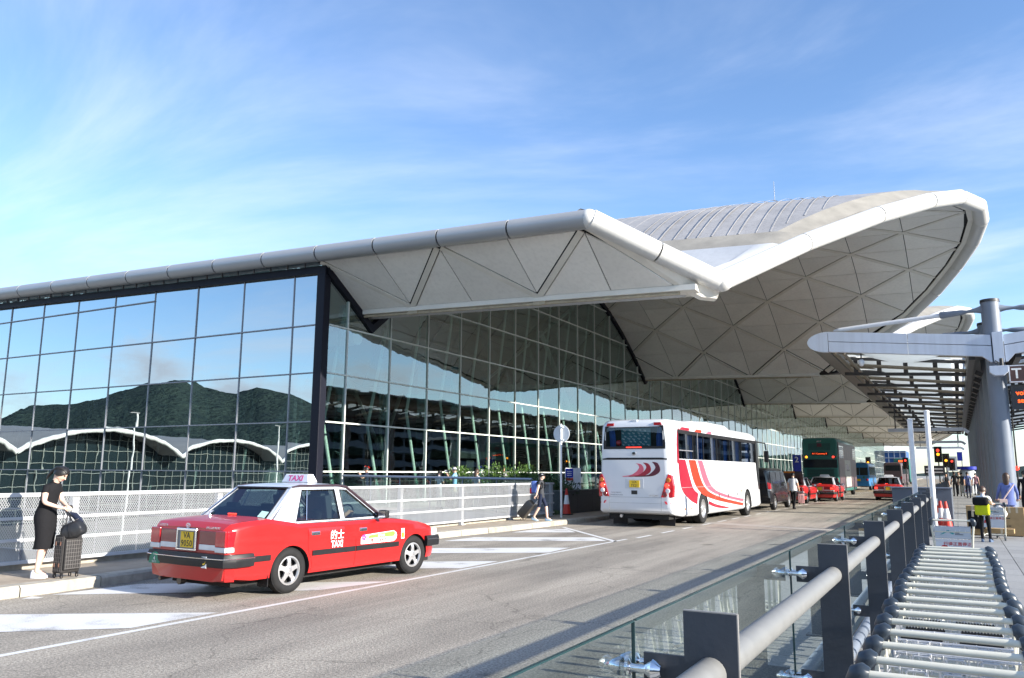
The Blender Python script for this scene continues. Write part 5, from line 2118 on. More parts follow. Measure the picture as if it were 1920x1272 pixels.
    mb.prism([(-.30, 0), (.30, 0), (.25, .125), (-.25, .125)], lambda u, v: (u, -.53 - .07 * (1 - v * 5), v + 1.518), lambda u, v: (u, -.47 + .07 * (1 - v * 5), v + 1.518))
    rs = mb.build('roof_sign', mat('sign_white_plastic', (.70, .70, .74), .35), t, bevel=.012)
    mb = MB(); mb.bx(-.22, .22, -.59, -.41, 1.50, 1.52); mb.build('sign_foot', M_CHR, rs)
    if detail:
        lettering('TAXI', .125, (0, -.580, 1.578), (1, 0, 0), (0, .35, .94), mat('print_rose', (.55, .04, .20), .5), rs, extrude=.002, bold=.003, sx=1.2)
    # antenna, high brake lamp, papers in the rear window
    mb = MB(); mb.cyl((-.18, -1.98, 1.04), (-.18, -1.98, 1.08), .02, .012, 10); mb.cyl((-.18, -1.98, 1.08), (-.18, -1.995, 1.13), .003, .002, 6); mb.build('antenna', M_CHR, t)
    mb = MB(); mb.box((-.10, -1.66, 1.075), (.16, .03, .02)); mb.build('high_brake_lamp', M_RLIT, t)
    if detail:
        mb = MB(); mb.face([fr(.66, .07), fr(.86, .07), fr(.86, .24), fr(.66, .24)]); mb.build('window_notice', mat('print_mint', (.45, .68, .62), .6), t)
        mb = MB(); mb.face([fr(-.88, .07), fr(-.74, .07), fr(-.73, .2), fr(-.87, .2)]); mb.build('window_notice', M_WPRINT, t)
    # interior
    mb = MB(); mb.bx(-.70, .70, -1.62, .55, .90, .925)
    mb.build('cabin_floor', M_UNDER, t)
    for x in (-.36, .36):
        mb = MB(); mb.box((x, -.40, 1.10), (.46, .13, .46), Matrix.Rotation(.2, 3, 'X')); mb.box((x, -.45, 1.36), (.24, .09, .16)); mb.bx(x - .03, x + .03, -.46, -.42, 1.2, 1.34)
        mb.build('seat', M_SEAT, t, bevel=.03)
    mb = MB(); mb.box((0, -1.38, 1.0), (1.25, .2, .34), Matrix.Rotation(.25, 3, 'X'))
    for x in (-.38, .38):
        mb.box((x, -1.43, 1.15), (.24, .08, .16))
    mb.build('rear_seat', M_SEAT, t, bevel=.03)
    mb = MB(); mb.tube([(.36 + .17 * math.cos(a), .16 + .06 * math.sin(a), 1.02 + .14 * math.sin(a)) for a in [2 * PI * k / 20 for k in range(20)]], .014, 6, closed=True)
    mb.build('steering_wheel', M_BLACKP, t, smooth=50)
    mb = MB(); mb.bx(-.7, .7, .3, .6, .90, 1.0); mb.build('dashboard', M_SEAT, t, bevel=.02)
    return t


TAXI = make_taxi('nearest red taxi with silver roof, seen from behind beside the mesh fence', (-9.06, 10.10, 0), -math.atan2(.066, .998), 'red taxis')
# ================================================================ coaches, buses, van
def catmull(pts, n=8):
    out = []
    P = [pts[0]] + list(pts) + [pts[-1]]
    for i in range(1, len(P) - 2):
        for k in range(n):
            t = k / n
            out.append(tuple(0.5 * ((2 * P[i][q]) + (-P[i - 1][q] + P[i + 1][q]) * t + (2 * P[i - 1][q] - 5 * P[i][q] + 4 * P[i + 1][q] - P[i + 2][q]) * t * t
                                    + (-P[i - 1][q] + 3 * P[i][q] - 3 * P[i + 1][q] + P[i + 2][q]) * t ** 3) for q in range(len(pts[0]))))
    out.append(tuple(pts[-1]))
    return out


def loft_box(st, r=.18, seg=4):
    """Vehicle shell: stations (y, half width bottom, half width top, z bottom, z top) along its length, rounded corners."""
    mb = MB()
    rows = []
    for (y, wb, wt, zb, zt) in st:
        row = []
        rr = min(r, wt * .6)
        rb = .06
        row += [(wb - rb, zb), (wb, zb + rb)]
        wm = lambda z: lerp(wb, wt, (z - zb) / (zt - zb))
        for f in (.25, .5, .75):
            z = lerp(zb + rb, zt - rr, f); row.append((wm(z), z))
        for k in range(seg + 1):
            a = PI / 2 * k / seg
            row.append((wt - rr + rr * math.cos(a), zt - rr + rr * math.sin(a)))
        row.append((wt * .45, zt + .015))
        full = [(x, y, z) for x, z in row] + [(-x, y, z) for x, z in row[::-1]]
        rows.append(full)
    b = mb.grid(rows, closed_u=True)
    n = len(rows[0])
    mb.f.append(tuple(b + k for k in range(n))[::-1]); mb.mi.append(0)
    mb.f.append(tuple(b + (len(rows) - 1) * n + k for k in range(n))); mb.mi.append(0)
    return mb


def cut(o, boxes, cyls, m):
    mb = MB()
    for (x0, x1, y0, y1, z0, z1) in boxes:
        mb.bx(x0, x1, y0, y1, z0, z1)
    for (y, z, r, x0, x1) in cyls:
        mb.cyl((x0, y, z), (x1, y, z), r, r, 40)
    c = mb.build('void', m, o.parent)
    md = o.modifiers.new('cut', 'BOOLEAN'); md.operation = 'DIFFERENCE'; md.object = c; md.solver = 'EXACT'
    try:
        md.material_mode = 'TRANSFER'
    except Exception:
        pass
    me = eval_mesh(o)
    o.modifiers.clear(); o.data = me
    me.set_sharp_from_angle(angle=R(28))
    bpy.data.objects.remove(c)


M_BWHITE = mat('coach_white', (0.62, 0.64, 0.67), 0.3, var=0.03, scale=1.0, coat=0.4)
M_BDR = mat('stripe_dark_red', (0.30, 0.008, 0.025), 0.35, coat=.3)
M_BOR = mat('stripe_orange_red', (0.55, 0.035, 0.012), 0.35, coat=.3)
M_BPK = mat('stripe_pink', (0.58, 0.10, 0.15), 0.35, coat=.3)
M_BMA = mat('stripe_maroon', (0.09, 0.008, 0.022), 0.35)
M_CURT = mat('curtain_blue', (0.02, 0.09, 0.34), 0.85, var=0.3, scale=5)
M_CABIN = mat('cabin_dark', (0.02, 0.022, 0.026), 0.9)
M_BSEAT = mat('coach_seat', (0.10, 0.10, 0.11), 0.9, var=.2)
M_SEATC = mat('seat_cover_pale', (0.42, 0.42, 0.40), 0.9)


def curtain(mb, x, y0, y1, z0, z1, amp=.03):
    n = 14
    rows = []
    for z in (z0, lerp(z0, z1, .5), z1):
        rows.append([(x + amp * math.sin(k * 2.2), lerp(y0, y1, k / n), z) for k in range(n + 1)])
    mb.grid(rows)


def make_coach():
    t = thing('coach', 'white coach with red, orange and pink sweeping stripes, parked by the kerb', 'coach', (-8.93, 27.62, 0), -.018)
    W2 = 1.25
    st = [(-3.20, 1.10, .98, .62, 3.12), (-3.17, 1.17, 1.06, .52, 3.25), (-3.10, 1.22, 1.12, .45, 3.33), (-2.9, 1.25, 1.18, .40, 3.38), (-2.2, W2, 1.21, .33, 3.40), (-1.0, W2, 1.21, .30, 3.40),
          (3, W2, 1.21, .30, 3.40), (7.4, W2, 1.21, .30, 3.40), (8.2, 1.24, 1.18, .32, 3.36), (8.6, 1.20, 1.10, .36, 3.18), (8.75, 1.12, .98, .42, 2.95)]
    body = loft_box(st, .26).build('body', M_BWHITE, t, smooth=32)
    cut(body, [(.80, 1.5, -2.48, 7.9, 2.14, 3.06), (-1.5, -.80, -2.48, 7.9, 2.14, 3.06), (-.97, .97, -3.5, -2.75, 2.47, 3.14)],
        [(0, .47, .60, .70, 1.5), (0, .47, .60, -1.5, -.70), (6.19, .47, .60, .70, 1.5), (6.19, .47, .60, -1.5, -.70)], M_CABIN)
    mb = MB(); mb.bx(-1.0, 1.0, -2.9, 8.2, .25, .42); mb.build('chassis', M_UNDER, t)
    # wheels
    for s in (1, -1):
        wheel(t, s * 1.10, 0, .50, .30, s, steel=True, rim_m=M_ALLOY)
        wheel(t, s * .80, 0, .50, .28, s, steel=True, rim_m=M_ALLOY)
        wheel(t, s * 1.10, 6.19, .50, .30, s, steel=True, rim_m=M_ALLOY)
        # side windows: panes with dark borders, curtains and seats behind
        xw = s * 1.222
        ys = [-2.45, -.95, .25, 1.95, 3.7, 5.5, 7.85]
        for i in range(len(ys) - 1):
            a, b = ys[i] + .015, ys[i + 1] - .015
            mb = MB(); mb.face([(xw, a, 2.16), (xw, b, 2.16), (xw - s * .012, b, 3.04), (xw - s * .012, a, 3.04)])
            wn = mb.build('side_window', G_DARK, t)
            if i == 0 or i == 1:
                mb = MB(); mb.bx(xw - .01, xw + .012, a, b, 2.40, 2.43) if i == 0 else mb.bx(xw - .01, xw + .012, lerp(a, b, .42), lerp(a, b, .46), 2.16, 3.04)
                mb.build('glazing_bar', M_MULL, wn)
        mb = MB()
        for y in ys:
            mb.bx(xw - s * .02, xw + s * .006, y - .022, y + .022, 2.14, 3.06)
        mb.bx(xw - s * .02, xw + s * .006, -2.48, 7.9, 2.95, 3.07)
        mb.build('window_frame', M_BLACKP, t)
        for y in (-.9, .1, .5, 1.9, 3.55, 5.3, 6.9):
            mb = MB(); curtain(mb, s * 1.10, y - .24, y + .24, 2.16, 3.0); mb.build('curtain', M_CURT, t, smooth=60)
        for k in range(11):
            y = -1.9 + .84 * k
            mb = MB(); mb.box((s * .98, y, 2.35), (.30, .14, .55), Matrix.Rotation(.14, 3, 'X')); st_ = mb.build('seat', M_BSEAT, t, bevel=.04)
            mb = MB(); mb.box((s * .98, y - .09, 2.52), (.28, .02, .22), Matrix.Rotation(.14, 3, 'X')); mb.build('seat_cover', M_SEATC, st_)
        # sweeping stripes laid on the flank
        def flank(y, z):
            w = W2 if y > -2.2 else lerp(1.25, 1.255, 1)
            return s * (lerp(W2, 1.21, max(0, (z - .3) / 3.1)) + .006)
        for nm, L_, R_, m in (('stripe', [(-2.52, 2.12), (-2.35, 1.25), (-1.6, .86), (-.72, .66)], [(-1.81, 2.12), (-1.15, 1.25), (-.60, 1.02), (-.62, .93)], M_BDR),
                              ('stripe', [(.60, .62), (1.4, .50), (2.3, .43), (3.0, .40)], [(.62, .74), (1.5, .60), (2.5, .50), (3.3, .42)], M_BDR),
                              ('stripe', [(-1.49, 2.12), (-.77, 1.25), (.9, .82), (5.3, .42)], [(-.71, 2.12), (.15, 1.25), (1.9, .86), (5.45, .52)], M_BOR),
                              ('stripe', [(-.48, 2.12), (.38, 1.25), (2.2, .88), (5.4, .58)], [(.06, 2.12), (1.05, 1.25), (2.8, .92), (5.5, .68)], M_BPK)):
            a, b = catmull(L_, 10), catmull(R_, 10)
            mb = MB(); mb.grid([[(flank(p[0], p[1]), p[0], p[1]) for p in a], [(flank(p[0], p[1]), p[0], p[1]) for p in b]])
            mb.build(nm, m, t, smooth=60)
        mb = MB()
        pts = catmull([(-2.62, 2.0), (-2.60, 2.6), (-2.50, 3.02), (-2.35, 3.12)], 8); pt2 = catmull([(-2.44, 2.0), (-2.49, 2.6), (-2.44, 2.98), (-2.3, 3.06)], 8)
        fx_ = lambda z: s * (lerp(W2, 1.205, (z - .3) / 3.1) + .008)
        mb.grid([[(fx_(p[1]), p[0], p[1]) for p in pts], [(fx_(p[1]), p[0], p[1]) for p in pt2]]); mb.build('window_surround', M_BDR, t, smooth=60)
        for (a, b, m) in ((-2.3, -1.3, M_BDR), (-.7, .1, M_BOR), (.7, 1.3, M_BPK)):
            mb = MB(); mb.grid([[(s * 1.213, a, 3.075), (s * 1.215, b, 3.075)], [(s * 1.21, a + .2, 3.15), (s * 1.21, b + .1, 3.15)], [(s * 1.185, a + .5, 3.235), (s * 1.185, b - .05, 3.235)]])
            mb.build('stripe', m, t)
        # locker seams and small fittings
        mb = MB()
        for y in (1.45, 3.4, 5.3):
            mb.bx(s * 1.244, s * 1.256, y - .006, y + .006, .42, 2.1 if y != 1.45 else 1.2)
        mb.bx(s * 1.242, s * 1.254, -2.9, 5.45, 1.225, 1.237)
        mb.build('seam', mat('seam_grey', (.28, .29, .30), .6), t)
        for y in (1.95, 3.2, 4.6):
            mb = MB(); mb.box((s * 1.253, y, .88), (.014, .07, .13)); mb.build('locker_handle', M_BLACKP, t, bevel=.004)
        for (y, z) in ((-2.05, .55), (-1.35, .55), (5.2, 1.0), (7.6, .9)):
            mb = MB(); mb.box((s * 1.252, y, z), (.012, .09, .05)); mb.build('side_marker', M_AMBER, t)
        # front quarter: black glass and mirror
        mb = MB()
        pts = [(7.92, 3.06), (7.92, 2.1), (8.05, 1.5), (8.2, 1.02), (8.62, 1.02), (8.66, 2.9), (8.3, 3.12)]
        mb.prism(pts, lambda y, z: (s * (1.262 - max(0, y - 8.1) * .15 - max(0, z - 2) * .03), y, z), lambda y, z: (s * (1.16 - max(0, y - 8.1) * .15 - max(0, z - 2) * .03), y, z))
        mb.build('front_quarter_glass', mat('gloss_black', (.010, .011, .014), .3, spec=.15), t)
        mb = MB(); mb.tube([(s * 1.15, 8.5, 3.05), (s * 1.42, 8.9, 3.0), (s * 1.45, 8.95, 2.7)], .03, 8); m_ = mb.build('mirror_arm', M_BLACKP, t)
        mb = MB(); mb.box((s * 1.45, 8.95, 2.42), (.2, .1, .5)); mb.build('mirror', M_BLACKP, m_, bevel=.04)
        # tail lamp cluster, reflectors
        mb = MB()
        pts = [(1.18, 1.62), (1.10, 1.66), (1.02, 1.50), (.85, .94), (1.215, .94), (1.235, 1.3)]
        mb.prism(pts, lambda u, v: (s * (u + .018), -3.225 + max(0, u - 1.06) * .35, v), lambda u, v: (s * (u + .018), -2.98, v))
        lp = mb.build('tail_lamp', M_RLAMP, t, bevel=.01)
        for (u, z, m) in ((1.115, 1.47, M_AMBER), (1.075, 1.30, M_RLIT), (1.09, 1.14, M_CLAMP), (1.0, 1.03, M_RLAMPD)):
            mb = MB(); mb.lathe([(.075, 0), (.062, -.02), (.0, -.026)], (s * u, -3.228 + max(0, u - 1.06) * .35, z), 'Y', 16); mb.build('lens', m, lp, smooth=40)
        mb = MB(); mb.prism([(.97, .82), (1.15, .82), (1.19, .73), (1.02, .73)], lambda u, v: (s * u, -3.215 + max(0, u - 1.03) * .35, v), lambda u, v: (s * u, -3.05, v)); mb.build('reflector', M_RLAMP, t)
        mb = MB(); mb.prism([(.68, 3.27), (.90, 3.27), (.94, 3.18), (.68, 3.18)], lambda u, v: (s * u, -3.20, v), lambda u, v: (s * u, -3.05, v)); mb.build('marker_lamp', M_RLAMP, t)
        mb = MB(); mb.box((s * .80, -2.45, .22), (.5, .02, .36)); mb.build('mud_flap', M_BLACKP, t)
    # rear: window with border, curtains, printed screen, brake lamp
    wr = [(-1.04, 2.44), (1.04, 2.44), (1.045, 2.62), (.985, 3.17), (-.985, 3.17), (-1.045, 2.62)]
    hole = [(-.97, 2.52), (.97, 2.52), (.93, 3.12), (-.93, 3.12)]
    yr = lambda z: -3.205 + max(0, z - 2.4) * .028
    panel_hole(wr, [hole], lambda u, v: (u, yr(v) - .004, v), (0, 1, 0), .03).build('rear_window_border', M_BLACKP, t)
    mb = MB(); mb.face([(p[0], yr(p[1]) + .006, p[1]) for p in hole]); mb.build('rear_window', glass('coach_rear_glass', (.62, .68, .70), base=.03, ior=1.45, refl=(.6, .65, .7)), t)
    for s in (1, -1):
        mb = MB()
        rows = [[(s * (.94 - .20 * k / 8 - (.0 if z > 2.8 else .05)), -3.02 + .02 * math.sin(k * 2.4), z) for k in range(9)] for z in (2.5, 2.8, 3.12)]
        mb.grid(rows); mb.build('curtain', M_CURT, t, smooth=60)
    mb = MB(); mb.bx(-.50, .50, -3.0, -2.99, 2.54, 3.10); sc = mb.build('window_screen', mat('screen_teal', (.03, .16, .20), .6), t)
    M_SCP = mat('screen_print_pale', (.36, .46, .48), .6)
    random.seed(3)
    for r_ in range(6):
        for c in range(6):
            x = -.42 + c * .165 + (.06 if r_ % 2 else 0) + random.uniform(-.03, .03); z = 2.59 + r_ * .09 + random.uniform(-.015, .015)
            if x > .44:
                continue
            mb = MB()
            mb.box((x, -3.004, z), (random.uniform(.07, .11), .002, .028), Matrix.Rotation(.25, 3, 'Y'))
            mb.box((x + .01, -3.004, z - .028), (random.uniform(.04, .07), .002, .016), Matrix.Rotation(.25, 3, 'Y'))
            mb.build('screen_print', M_SCP, sc)
    mb = MB(); mb.ball((-.58, -3.02, 2.64), .1, 12, 8); mb.build('red_cushion', M_RLAMP, t, smooth=50)
    mb = MB(); mb.bx(-.26, .26, -3.215, -3.19, 2.475, 2.505); mb.build('brake_lamp', M_RLIT, t)
    mb = MB()
    mb.prism([(-1.08, 2.10), (1.08, 2.10), (1.085, 2.135), (.9, 2.165), (-.9, 2.165), (-1.085, 2.135)], lambda u, v: (u, -3.208, v), lambda u, v: (u, -3.1, v)); mb.build('rear_slot', M_BLACKP, t)
    mb = MB(); mb.lathe([(.075, 0), (.065, -.02), (0, -.024)], (0, -3.205, 2.30), 'Y', 20); mb.build('badge', M_CHR, t, smooth=40)
    mb = MB(); mb.lathe([(.045, -.026), (0, -.027)], (0, -3.205, 2.30), 'Y', 16); mb.build('badge_core', M_PRINT, t)
    mb = MB()
    for (a, b, c, d) in ((-1.06, -.875, .9, 2.1), (.865, .875, .5, 1.0), (-.875, -.865, .5, 1.0), (-.86, .86, .925, .935), (-.86, .86, .745, .752)):
        if (a, b) == (-1.06, -.875):
            continue
        mb.bx(a, b, -3.204, -3.19, c, d)
    mb.build('rear_seam', mat('seam_grey', (.28, .29, .30), .6), t)
    # swoosh emblem: three crescents tapering to the left
    for k, (cx, m) in enumerate(((.26, M_BPK), (.50, M_BDR), (.80, M_BMA))):
        c = cx - .0
        r_ = .22 + .03 * k
        outer = catmull([(-.42 + .2 * k, 1.58), (c - .22, 1.63), (c - .02, 1.76), (c, 1.86), (c - .07, 1.95 + .02 * k), (c - .20, 1.98 + .025 * k)], 6)
        inner = catmull([(c - .20, 1.98 + .025 * k), (c - .12, 1.93), (c - .10, 1.84), (c - .2, 1.72), (c - .38, 1.62), (-.42 + .2 * k, 1.58)], 6)
        poly = [(p[0] + .0, p[1] - .02) for p in inner] + [(p[0], p[1] - .02) for p in outer[1:-1]]
        o2 = catmull([(-.42 + .2 * k, 1.56), (c - .25, 1.585), (c - .02, 1.67), (c + .06, 1.80), (c - .02, 1.95 + .02 * k), (c - .20, 1.985 + .025 * k)], 6)
        poly = inner + o2[1:-1]
        mb = MB(); mb.prism(poly, lambda u, v: (u, -3.207 - .001 * k, v), lambda u, v: (u, -3.20, v)); mb.build('emblem', m, t)
    mb = MB(); mb.bx(-.31, .30, -3.207, -3.2, 1.20, 1.50); mb.build('plate_recess', mat('coach_recess', (.50, .52, .55), .4), t)
    mb = MB(); mb.bx(-.17, .17, -3.222, -3.206, 1.235, 1.455); pl = mb.build('number_plate', M_PLATE, t)
    lettering('UX', .115, (0, -3.2235, 1.402), (1, 0, 0), (0, 0, 1), M_PRINT, pl, bold=.0015)
    lettering('7321', .115, (0, -3.2235, 1.293), (1, 0, 0), (0, 0, 1), M_PRINT, pl, bold=.0015)
    mb = MB(); mb.bx(-.11, .09, -3.212, -3.2, 1.02, 1.14); mb.build('lock_recess', M_PRINT, t, bevel=.01)
    lettering('YUTONG', .07, (.62, -3.206, .985), (1, 0, 0), (0, 0, 1), M_CHR, t, extrude=.002, shear=.2)
    lettering('ROAD SERVICE', .05, (-.62, -3.206, 1.07), (1, 0, 0), (0, 0, 1), mat('print_grey', (.25, .26, .28), .5), t, extrude=.001)
    lettering('TRANSPORTATION', .05, (-.62, -3.206, .995), (1, 0, 0), (0, 0, 1), MATS['print_grey'], t, extrude=.001)
    mb = MB(); mb.bx(-.06, .10, -3.15, -3.0, 3.30, 3.37); mb.build('reversing_camera', M_BWHITE, t, bevel=.01)
    # air-conditioning pod on the roof, hatch, tail pipe
    mb = MB()
    rows = []
    for (y, w, h) in ((.3, .55, .02), (.9, .82, .15), (2.0, .92, .2), (4.6, .92, .2), (5.6, .80, .13), (6.2, .6, .02)):
        rows.append([(-w, y, 3.38), (-w * .85, y, 3.40 + h * .8), (-w * .4, y, 3.41 + h), (w * .4, y, 3.41 + h), (w * .85, y, 3.40 + h * .8), (w, y, 3.38)])
    b = mb.grid(rows)
    for q in (0, len(rows) - 1):
        mb.f.append(tuple(b + q * 6 + k for k in range(6))); mb.mi.append(0)
    mb.build('roof_pod', M_BWHITE, t, smooth=35)
    mb = MB(); mb.box((0, -1.2, 3.45), (.7, .7, .06)); mb.build('roof_hatch', M_BWHITE, t, bevel=.02)
    mb = MB(); mb.cyl((-.55, -2.7, .36), (-.55, -3.0, .33), .05, .05, 10); mb.cyl((.45, -2.5, .36), (.45, -2.75, .36), .12, .12, 12); mb.build('exhaust', M_ALLOY, t, smooth=40)
    mb = MB(); mb.prism([(-1.0, 1.35), (1.0, 1.35), (.95, 2.85), (-.95, 2.85)], lambda u, v: (u, 8.80 - max(0, v - 1.6) * .1, v), lambda u, v: (u, 8.5, v)); mb.build('windscreen', MATS['gloss_black'], t)
    return t


make_coach()


def box_bus(name, label, cat, loc, rz, L_, W_, H_, paint, group=None, roof=None, zb=.35, r=.2, back=0.0, wheels=.46, wb=(1.9, None)):
    """Simple coach or bus: shell, windows all round, lamps, bumper, plate, wheels. Rear at y=0, front at y=L."""
    t = thing(name, label, cat, loc, rz, group)
    w = W_ / 2
    st = [(0, w * .93, w * .90, zb + .1, H_ - .12), (.06, w * .985, w * .95, zb + .02, H_ - .05), (.3, w, w * .975, zb, H_), (L_ - .6, w, w * .975, zb, H_), (L_ - .15, w * .97, w * .93, zb, H_ - .08), (L_, w * .9, w * .85, zb + .1, H_ - .35)]
    o = loft_box(st, r).build('body', paint, t, smooth=32)
    y1 = wb[0]; y2 = wb[1] or L_ - 2.2
    cut(o, [], [(y, wheels, wheels + .09, s0, s1) for y in (y1, y2) for (s0, s1) in ((w - .45, w + .3), (-w - .3, -w + .45))], M_UNDER)
    for s in (1, -1):
        wheel(t, s * (w - .15), y1, wheels, .26, s, steel=True)
        wheel(t, s * (w - .15), y2, wheels, .26, s, steel=True)
    mb = MB(); mb.bx(-w + .3, w - .3, .2, L_ - .4, zb - .08, zb + .05); mb.build('chassis', M_UNDER, t)
    return t


def quad_part(t, name, m, x0, x1, y, z0, z1, th=.02):
    mb = MB(); mb.bx(x0, x1, y - th, y + .03, z0, z1)
    return mb.build(name, m, t, bevel=.006)


def side_windows(t, W_, ys, z0, z1, m, name='side_window'):
    for s in (1, -1):
        for a, b in zip(ys[:-1], ys[1:]):
            mb = MB(); mb.bx(s * (W_ / 2 - .03), s * (W_ / 2 + .006), a + .03, b - .03, z0, z1); mb.build(name, m, t)


M_GLB = mat('window_black_gloss', (.018, .022, .026), .1, var=.2, scale=2)
# green double-decker with a dark photographic wrap on its flank
M_DDG = mat('bus_green', (.012, .15, .125), .35, var=.08, coat=.3)
M_DDG2 = mat('bus_green_dark', (.008, .085, .075), .4, var=.1)


def wrap_mat():
    m = bpy.data.materials.new('bus_wrap'); m.use_nodes = True
    N, L = m.node_tree.nodes, m.node_tree.links
    b = N['Principled BSDF']; b.inputs['Roughness'].default_value = .35
    tc = N.new('ShaderNodeTexCoord'); mp = N.new('ShaderNodeMapping'); mp.inputs['Scale'].default_value = (1, 1.2, .35)
    n = N.new('ShaderNodeTexNoise'); n.inputs['Scale'].default_value = 2.3; n.inputs['Detail'].default_value = 7; n.inputs['Roughness'].default_value = .7
    L.new(tc.outputs['Object'], mp.inputs[0]); L.new(mp.outputs[0], n.inputs['Vector'])
    r = N.new('ShaderNodeValToRGB')
    for p, c in ((.35, (.02, .015, .02)), (.48, (.08, .04, .06)), (.56, (.16, .12, .12)), (.64, (.28, .06, .06)), (.72, (.30, .28, .26))):
        e = r.color_ramp.elements.new(p); e.color = c + (1,)
    r.color_ramp.elements.remove(r.color_ramp.elements[0]); r.color_ramp.elements.remove(r.color_ramp.elements[-1])
    L.new(n.outputs['Fac'], r.inputs[0]); L.new(r.outputs[0], b.inputs['Base Color'])
    return m


M_WRAP = wrap_mat()
DD = box_bus('double_decker_bus', 'green double decker bus seen from behind, with a dark printed wrap on its side', 'bus', (-8.80, 63.0, 0), .0, 11.5, 2.5, 4.30, M_DDG, zb=.38, r=.22, wheels=.5, wb=(2.6, 9.6))
for s in (1, -1):
    mb = MB(); mb.bx(s * 1.225, s * 1.262, .35, 11.6, .62, 3.98); mb.build('side_wrap', M_WRAP, DD)
    for a, b in ((.6, 3.2), (9.2, 11.4)):
        mb = MB(); mb.bx(s * 1.25, s * 1.27, a, b, 2.85, 3.75); sw = mb.build('side_window', M_GLB, DD)
        for k in range(5):
            mb = MB(); mb.tube([(s * 1.276, lerp(a, b, i / 6), 2.98 + k * .16 + .03 * math.sin(i * 1.3 + k)) for i in range(7)], .025, 4); mb.build('wrap_stroke', M_WPRINT, sw)
    mb = MB(); mb.bx(s * 1.255, s * 1.268, 3.7, 7.6, .7, 2.75); pn = mb.build('pale_panel', mat('wrap_pale', (.42, .42, .39), .4, var=.12, scale=1), DD)
    mb = MB(); mb.bx(s * 1.262, s * 1.274, 4.6, 6.4, 1.9, 2.4); mb.build('panel_print', M_RLAMPD, pn)
    mb = MB(); mb.bx(s * 1.05, s * 1.19, -.04, .05, 1.0, 1.16); mb.build('tail_lamp', M_RLIT if s > 0 else M_RLAMP, DD, bevel=.01)
    mb = MB(); mb.bx(s * 1.05, s * 1.19, -.04, .05, 1.22, 1.36); mb.build('tail_lamp', M_RLAMP, DD, bevel=.01)
    mb = MB(); mb.ball((s * .93, -.01, 2.90), .085, 12, 8, (1, .5, 1)); mb.build('indicator', M_ALIT if s < 0 else M_RLIT, DD, smooth=50)
    mb = MB(); mb.ball((s * 1.09, -.01, 2.93), .065, 12, 8, (1, .5, 1)); mb.build('marker_lamp', M_RLAMP, DD, smooth=50)
quad_part(DD, 'upper_window', M_DDG2, -.78, .78, -.0, 3.40, 3.90)
mb = MB(); mb.bx(-.15, .17, -.03, .0, 3.64, 3.9); mb.build('crest', M_BMA, DD)
lettering('8017', .16, (0, -.02, 4.03), (1, 0, 0), (0, 0, 1), M_WPRINT, DD, extrude=.002)
quad_part(DD, 'route_display', M_PRINT, -.58, .60, -.01, 3.02, 3.26)
lettering('A11 Causeway B', .15, (.0, -.035, 3.14), (1, 0, 0), (0, 0, 1), mat('led_red', (1, .1, .02), .5, emit=(1, .10, .02), estr=1.1), DD, extrude=.002)
quad_part(DD, 'lower_window', M_GLB, -1.17, 1.17, -.0, 2.12, 2.72)
quad_part(DD, 'engine_grille', M_DDG2, -.95, .95, -.0, 1.42, 2.05)
for k in range(5):
    mb = MB(); mb.bx(-.9, .9, -.035, -.018, 1.48 + k * .11, 1.50 + k * .11); mb.build('slat', M_UNDER, DD)
quad_part(DD, 'rear_slot', M_PRINT, -.8, 1.0, -.0, 1.18, 1.30)
quad_part(DD, 'bumper', M_DDG2, -1.2, 1.2, -.03, .42, .75)

# black van
def make_van(label, loc, rz):
    t = thing('van', label, 'van', loc, rz)
    P = mat('van_black', (.012, .012, .014), .22, var=.1, coat=.5)
    w = .96
    st = [(0, .86, .70, .45, 1.78), (.05, .93, .78, .36, 1.88), (.25, w, .82, .3, 1.93), (3.1, w, .82, .3, 1.93), (3.7, w, .80, .3, 1.84), (4.35, .95, .86, .3, 1.15), (5.0, .90, .80, .3, .98), (5.1, .80, .7, .4, .85)]
    o = loft_box(st, .14).build('body', P, t, smooth=32)
    cut(o, [], [(y, .34, .41, a, b) for y in (.95, 4.15) for (a, b) in ((.6, 1.2), (-1.2, -.6))], M_UNDER)
    for s in (1, -1):
        wheel(t, s * .84, .95, .34, .22, s); wheel(t, s * .84, 4.15, .34, .22, s)
        mb = MB(); mb.prism([(.80, 1.28), (.93, 1.24), (.95, .98), (.84, .98)], lambda u, v: (s * u, -.0 + max(0, u - .85) * .4, v), lambda u, v: (s * u, .2, v)); mb.build('tail_lamp', M_RLAMP, t, bevel=.008)
        mb = MB(); mb.bx(s * .82, s * .95, -.01, .1, .9, .97); mb.build('reversing_lamp', M_CLAMP, t)
        for a, b in ((.35, 1.5), (1.55, 2.6), (2.65, 3.5)):
            mb = MB(); mb.prism([(a, 1.22), (b, 1.22), (b - .05, 1.76), (a + .03, 1.76)], lambda y, z: (s * (lerp(.955, .83, (z - .5) / 1.43) + .012), y, z), lambda y, z: (s * .78, y, z)); mb.build('side_window', M_GLB, t)
        mb = MB(); mb.box((s * 1.05, 3.75, 1.2), (.2, .1, .2)); mb.build('mirror', P, t, bevel=.03)
    mb = MB(); mb.prism([(-.76, 1.22), (.76, 1.22), (.66, 1.74), (-.66, 1.74)], lambda u, v: (u, .0 + max(0, v - 1.3) * .12 - .012, v), lambda u, v: (u, .1, v)); mb.build('rear_window', M_GLB, t)
    quad_part(t, 'bumper', P, -.93, .93, -.04, .34, .58)
    quad_part(t, 'number_plate', M_PLATE, -.24, .24, -.02, .74, .86)
    mb = MB(); mb.bx(-.012, .012, -.012, .04, .6, 1.8); mb.build('door_seam', M_UNDER, t)
    return t


make_van('black van parked directly ahead of the white coach', (-8.55, 38.6, 0), -.02)

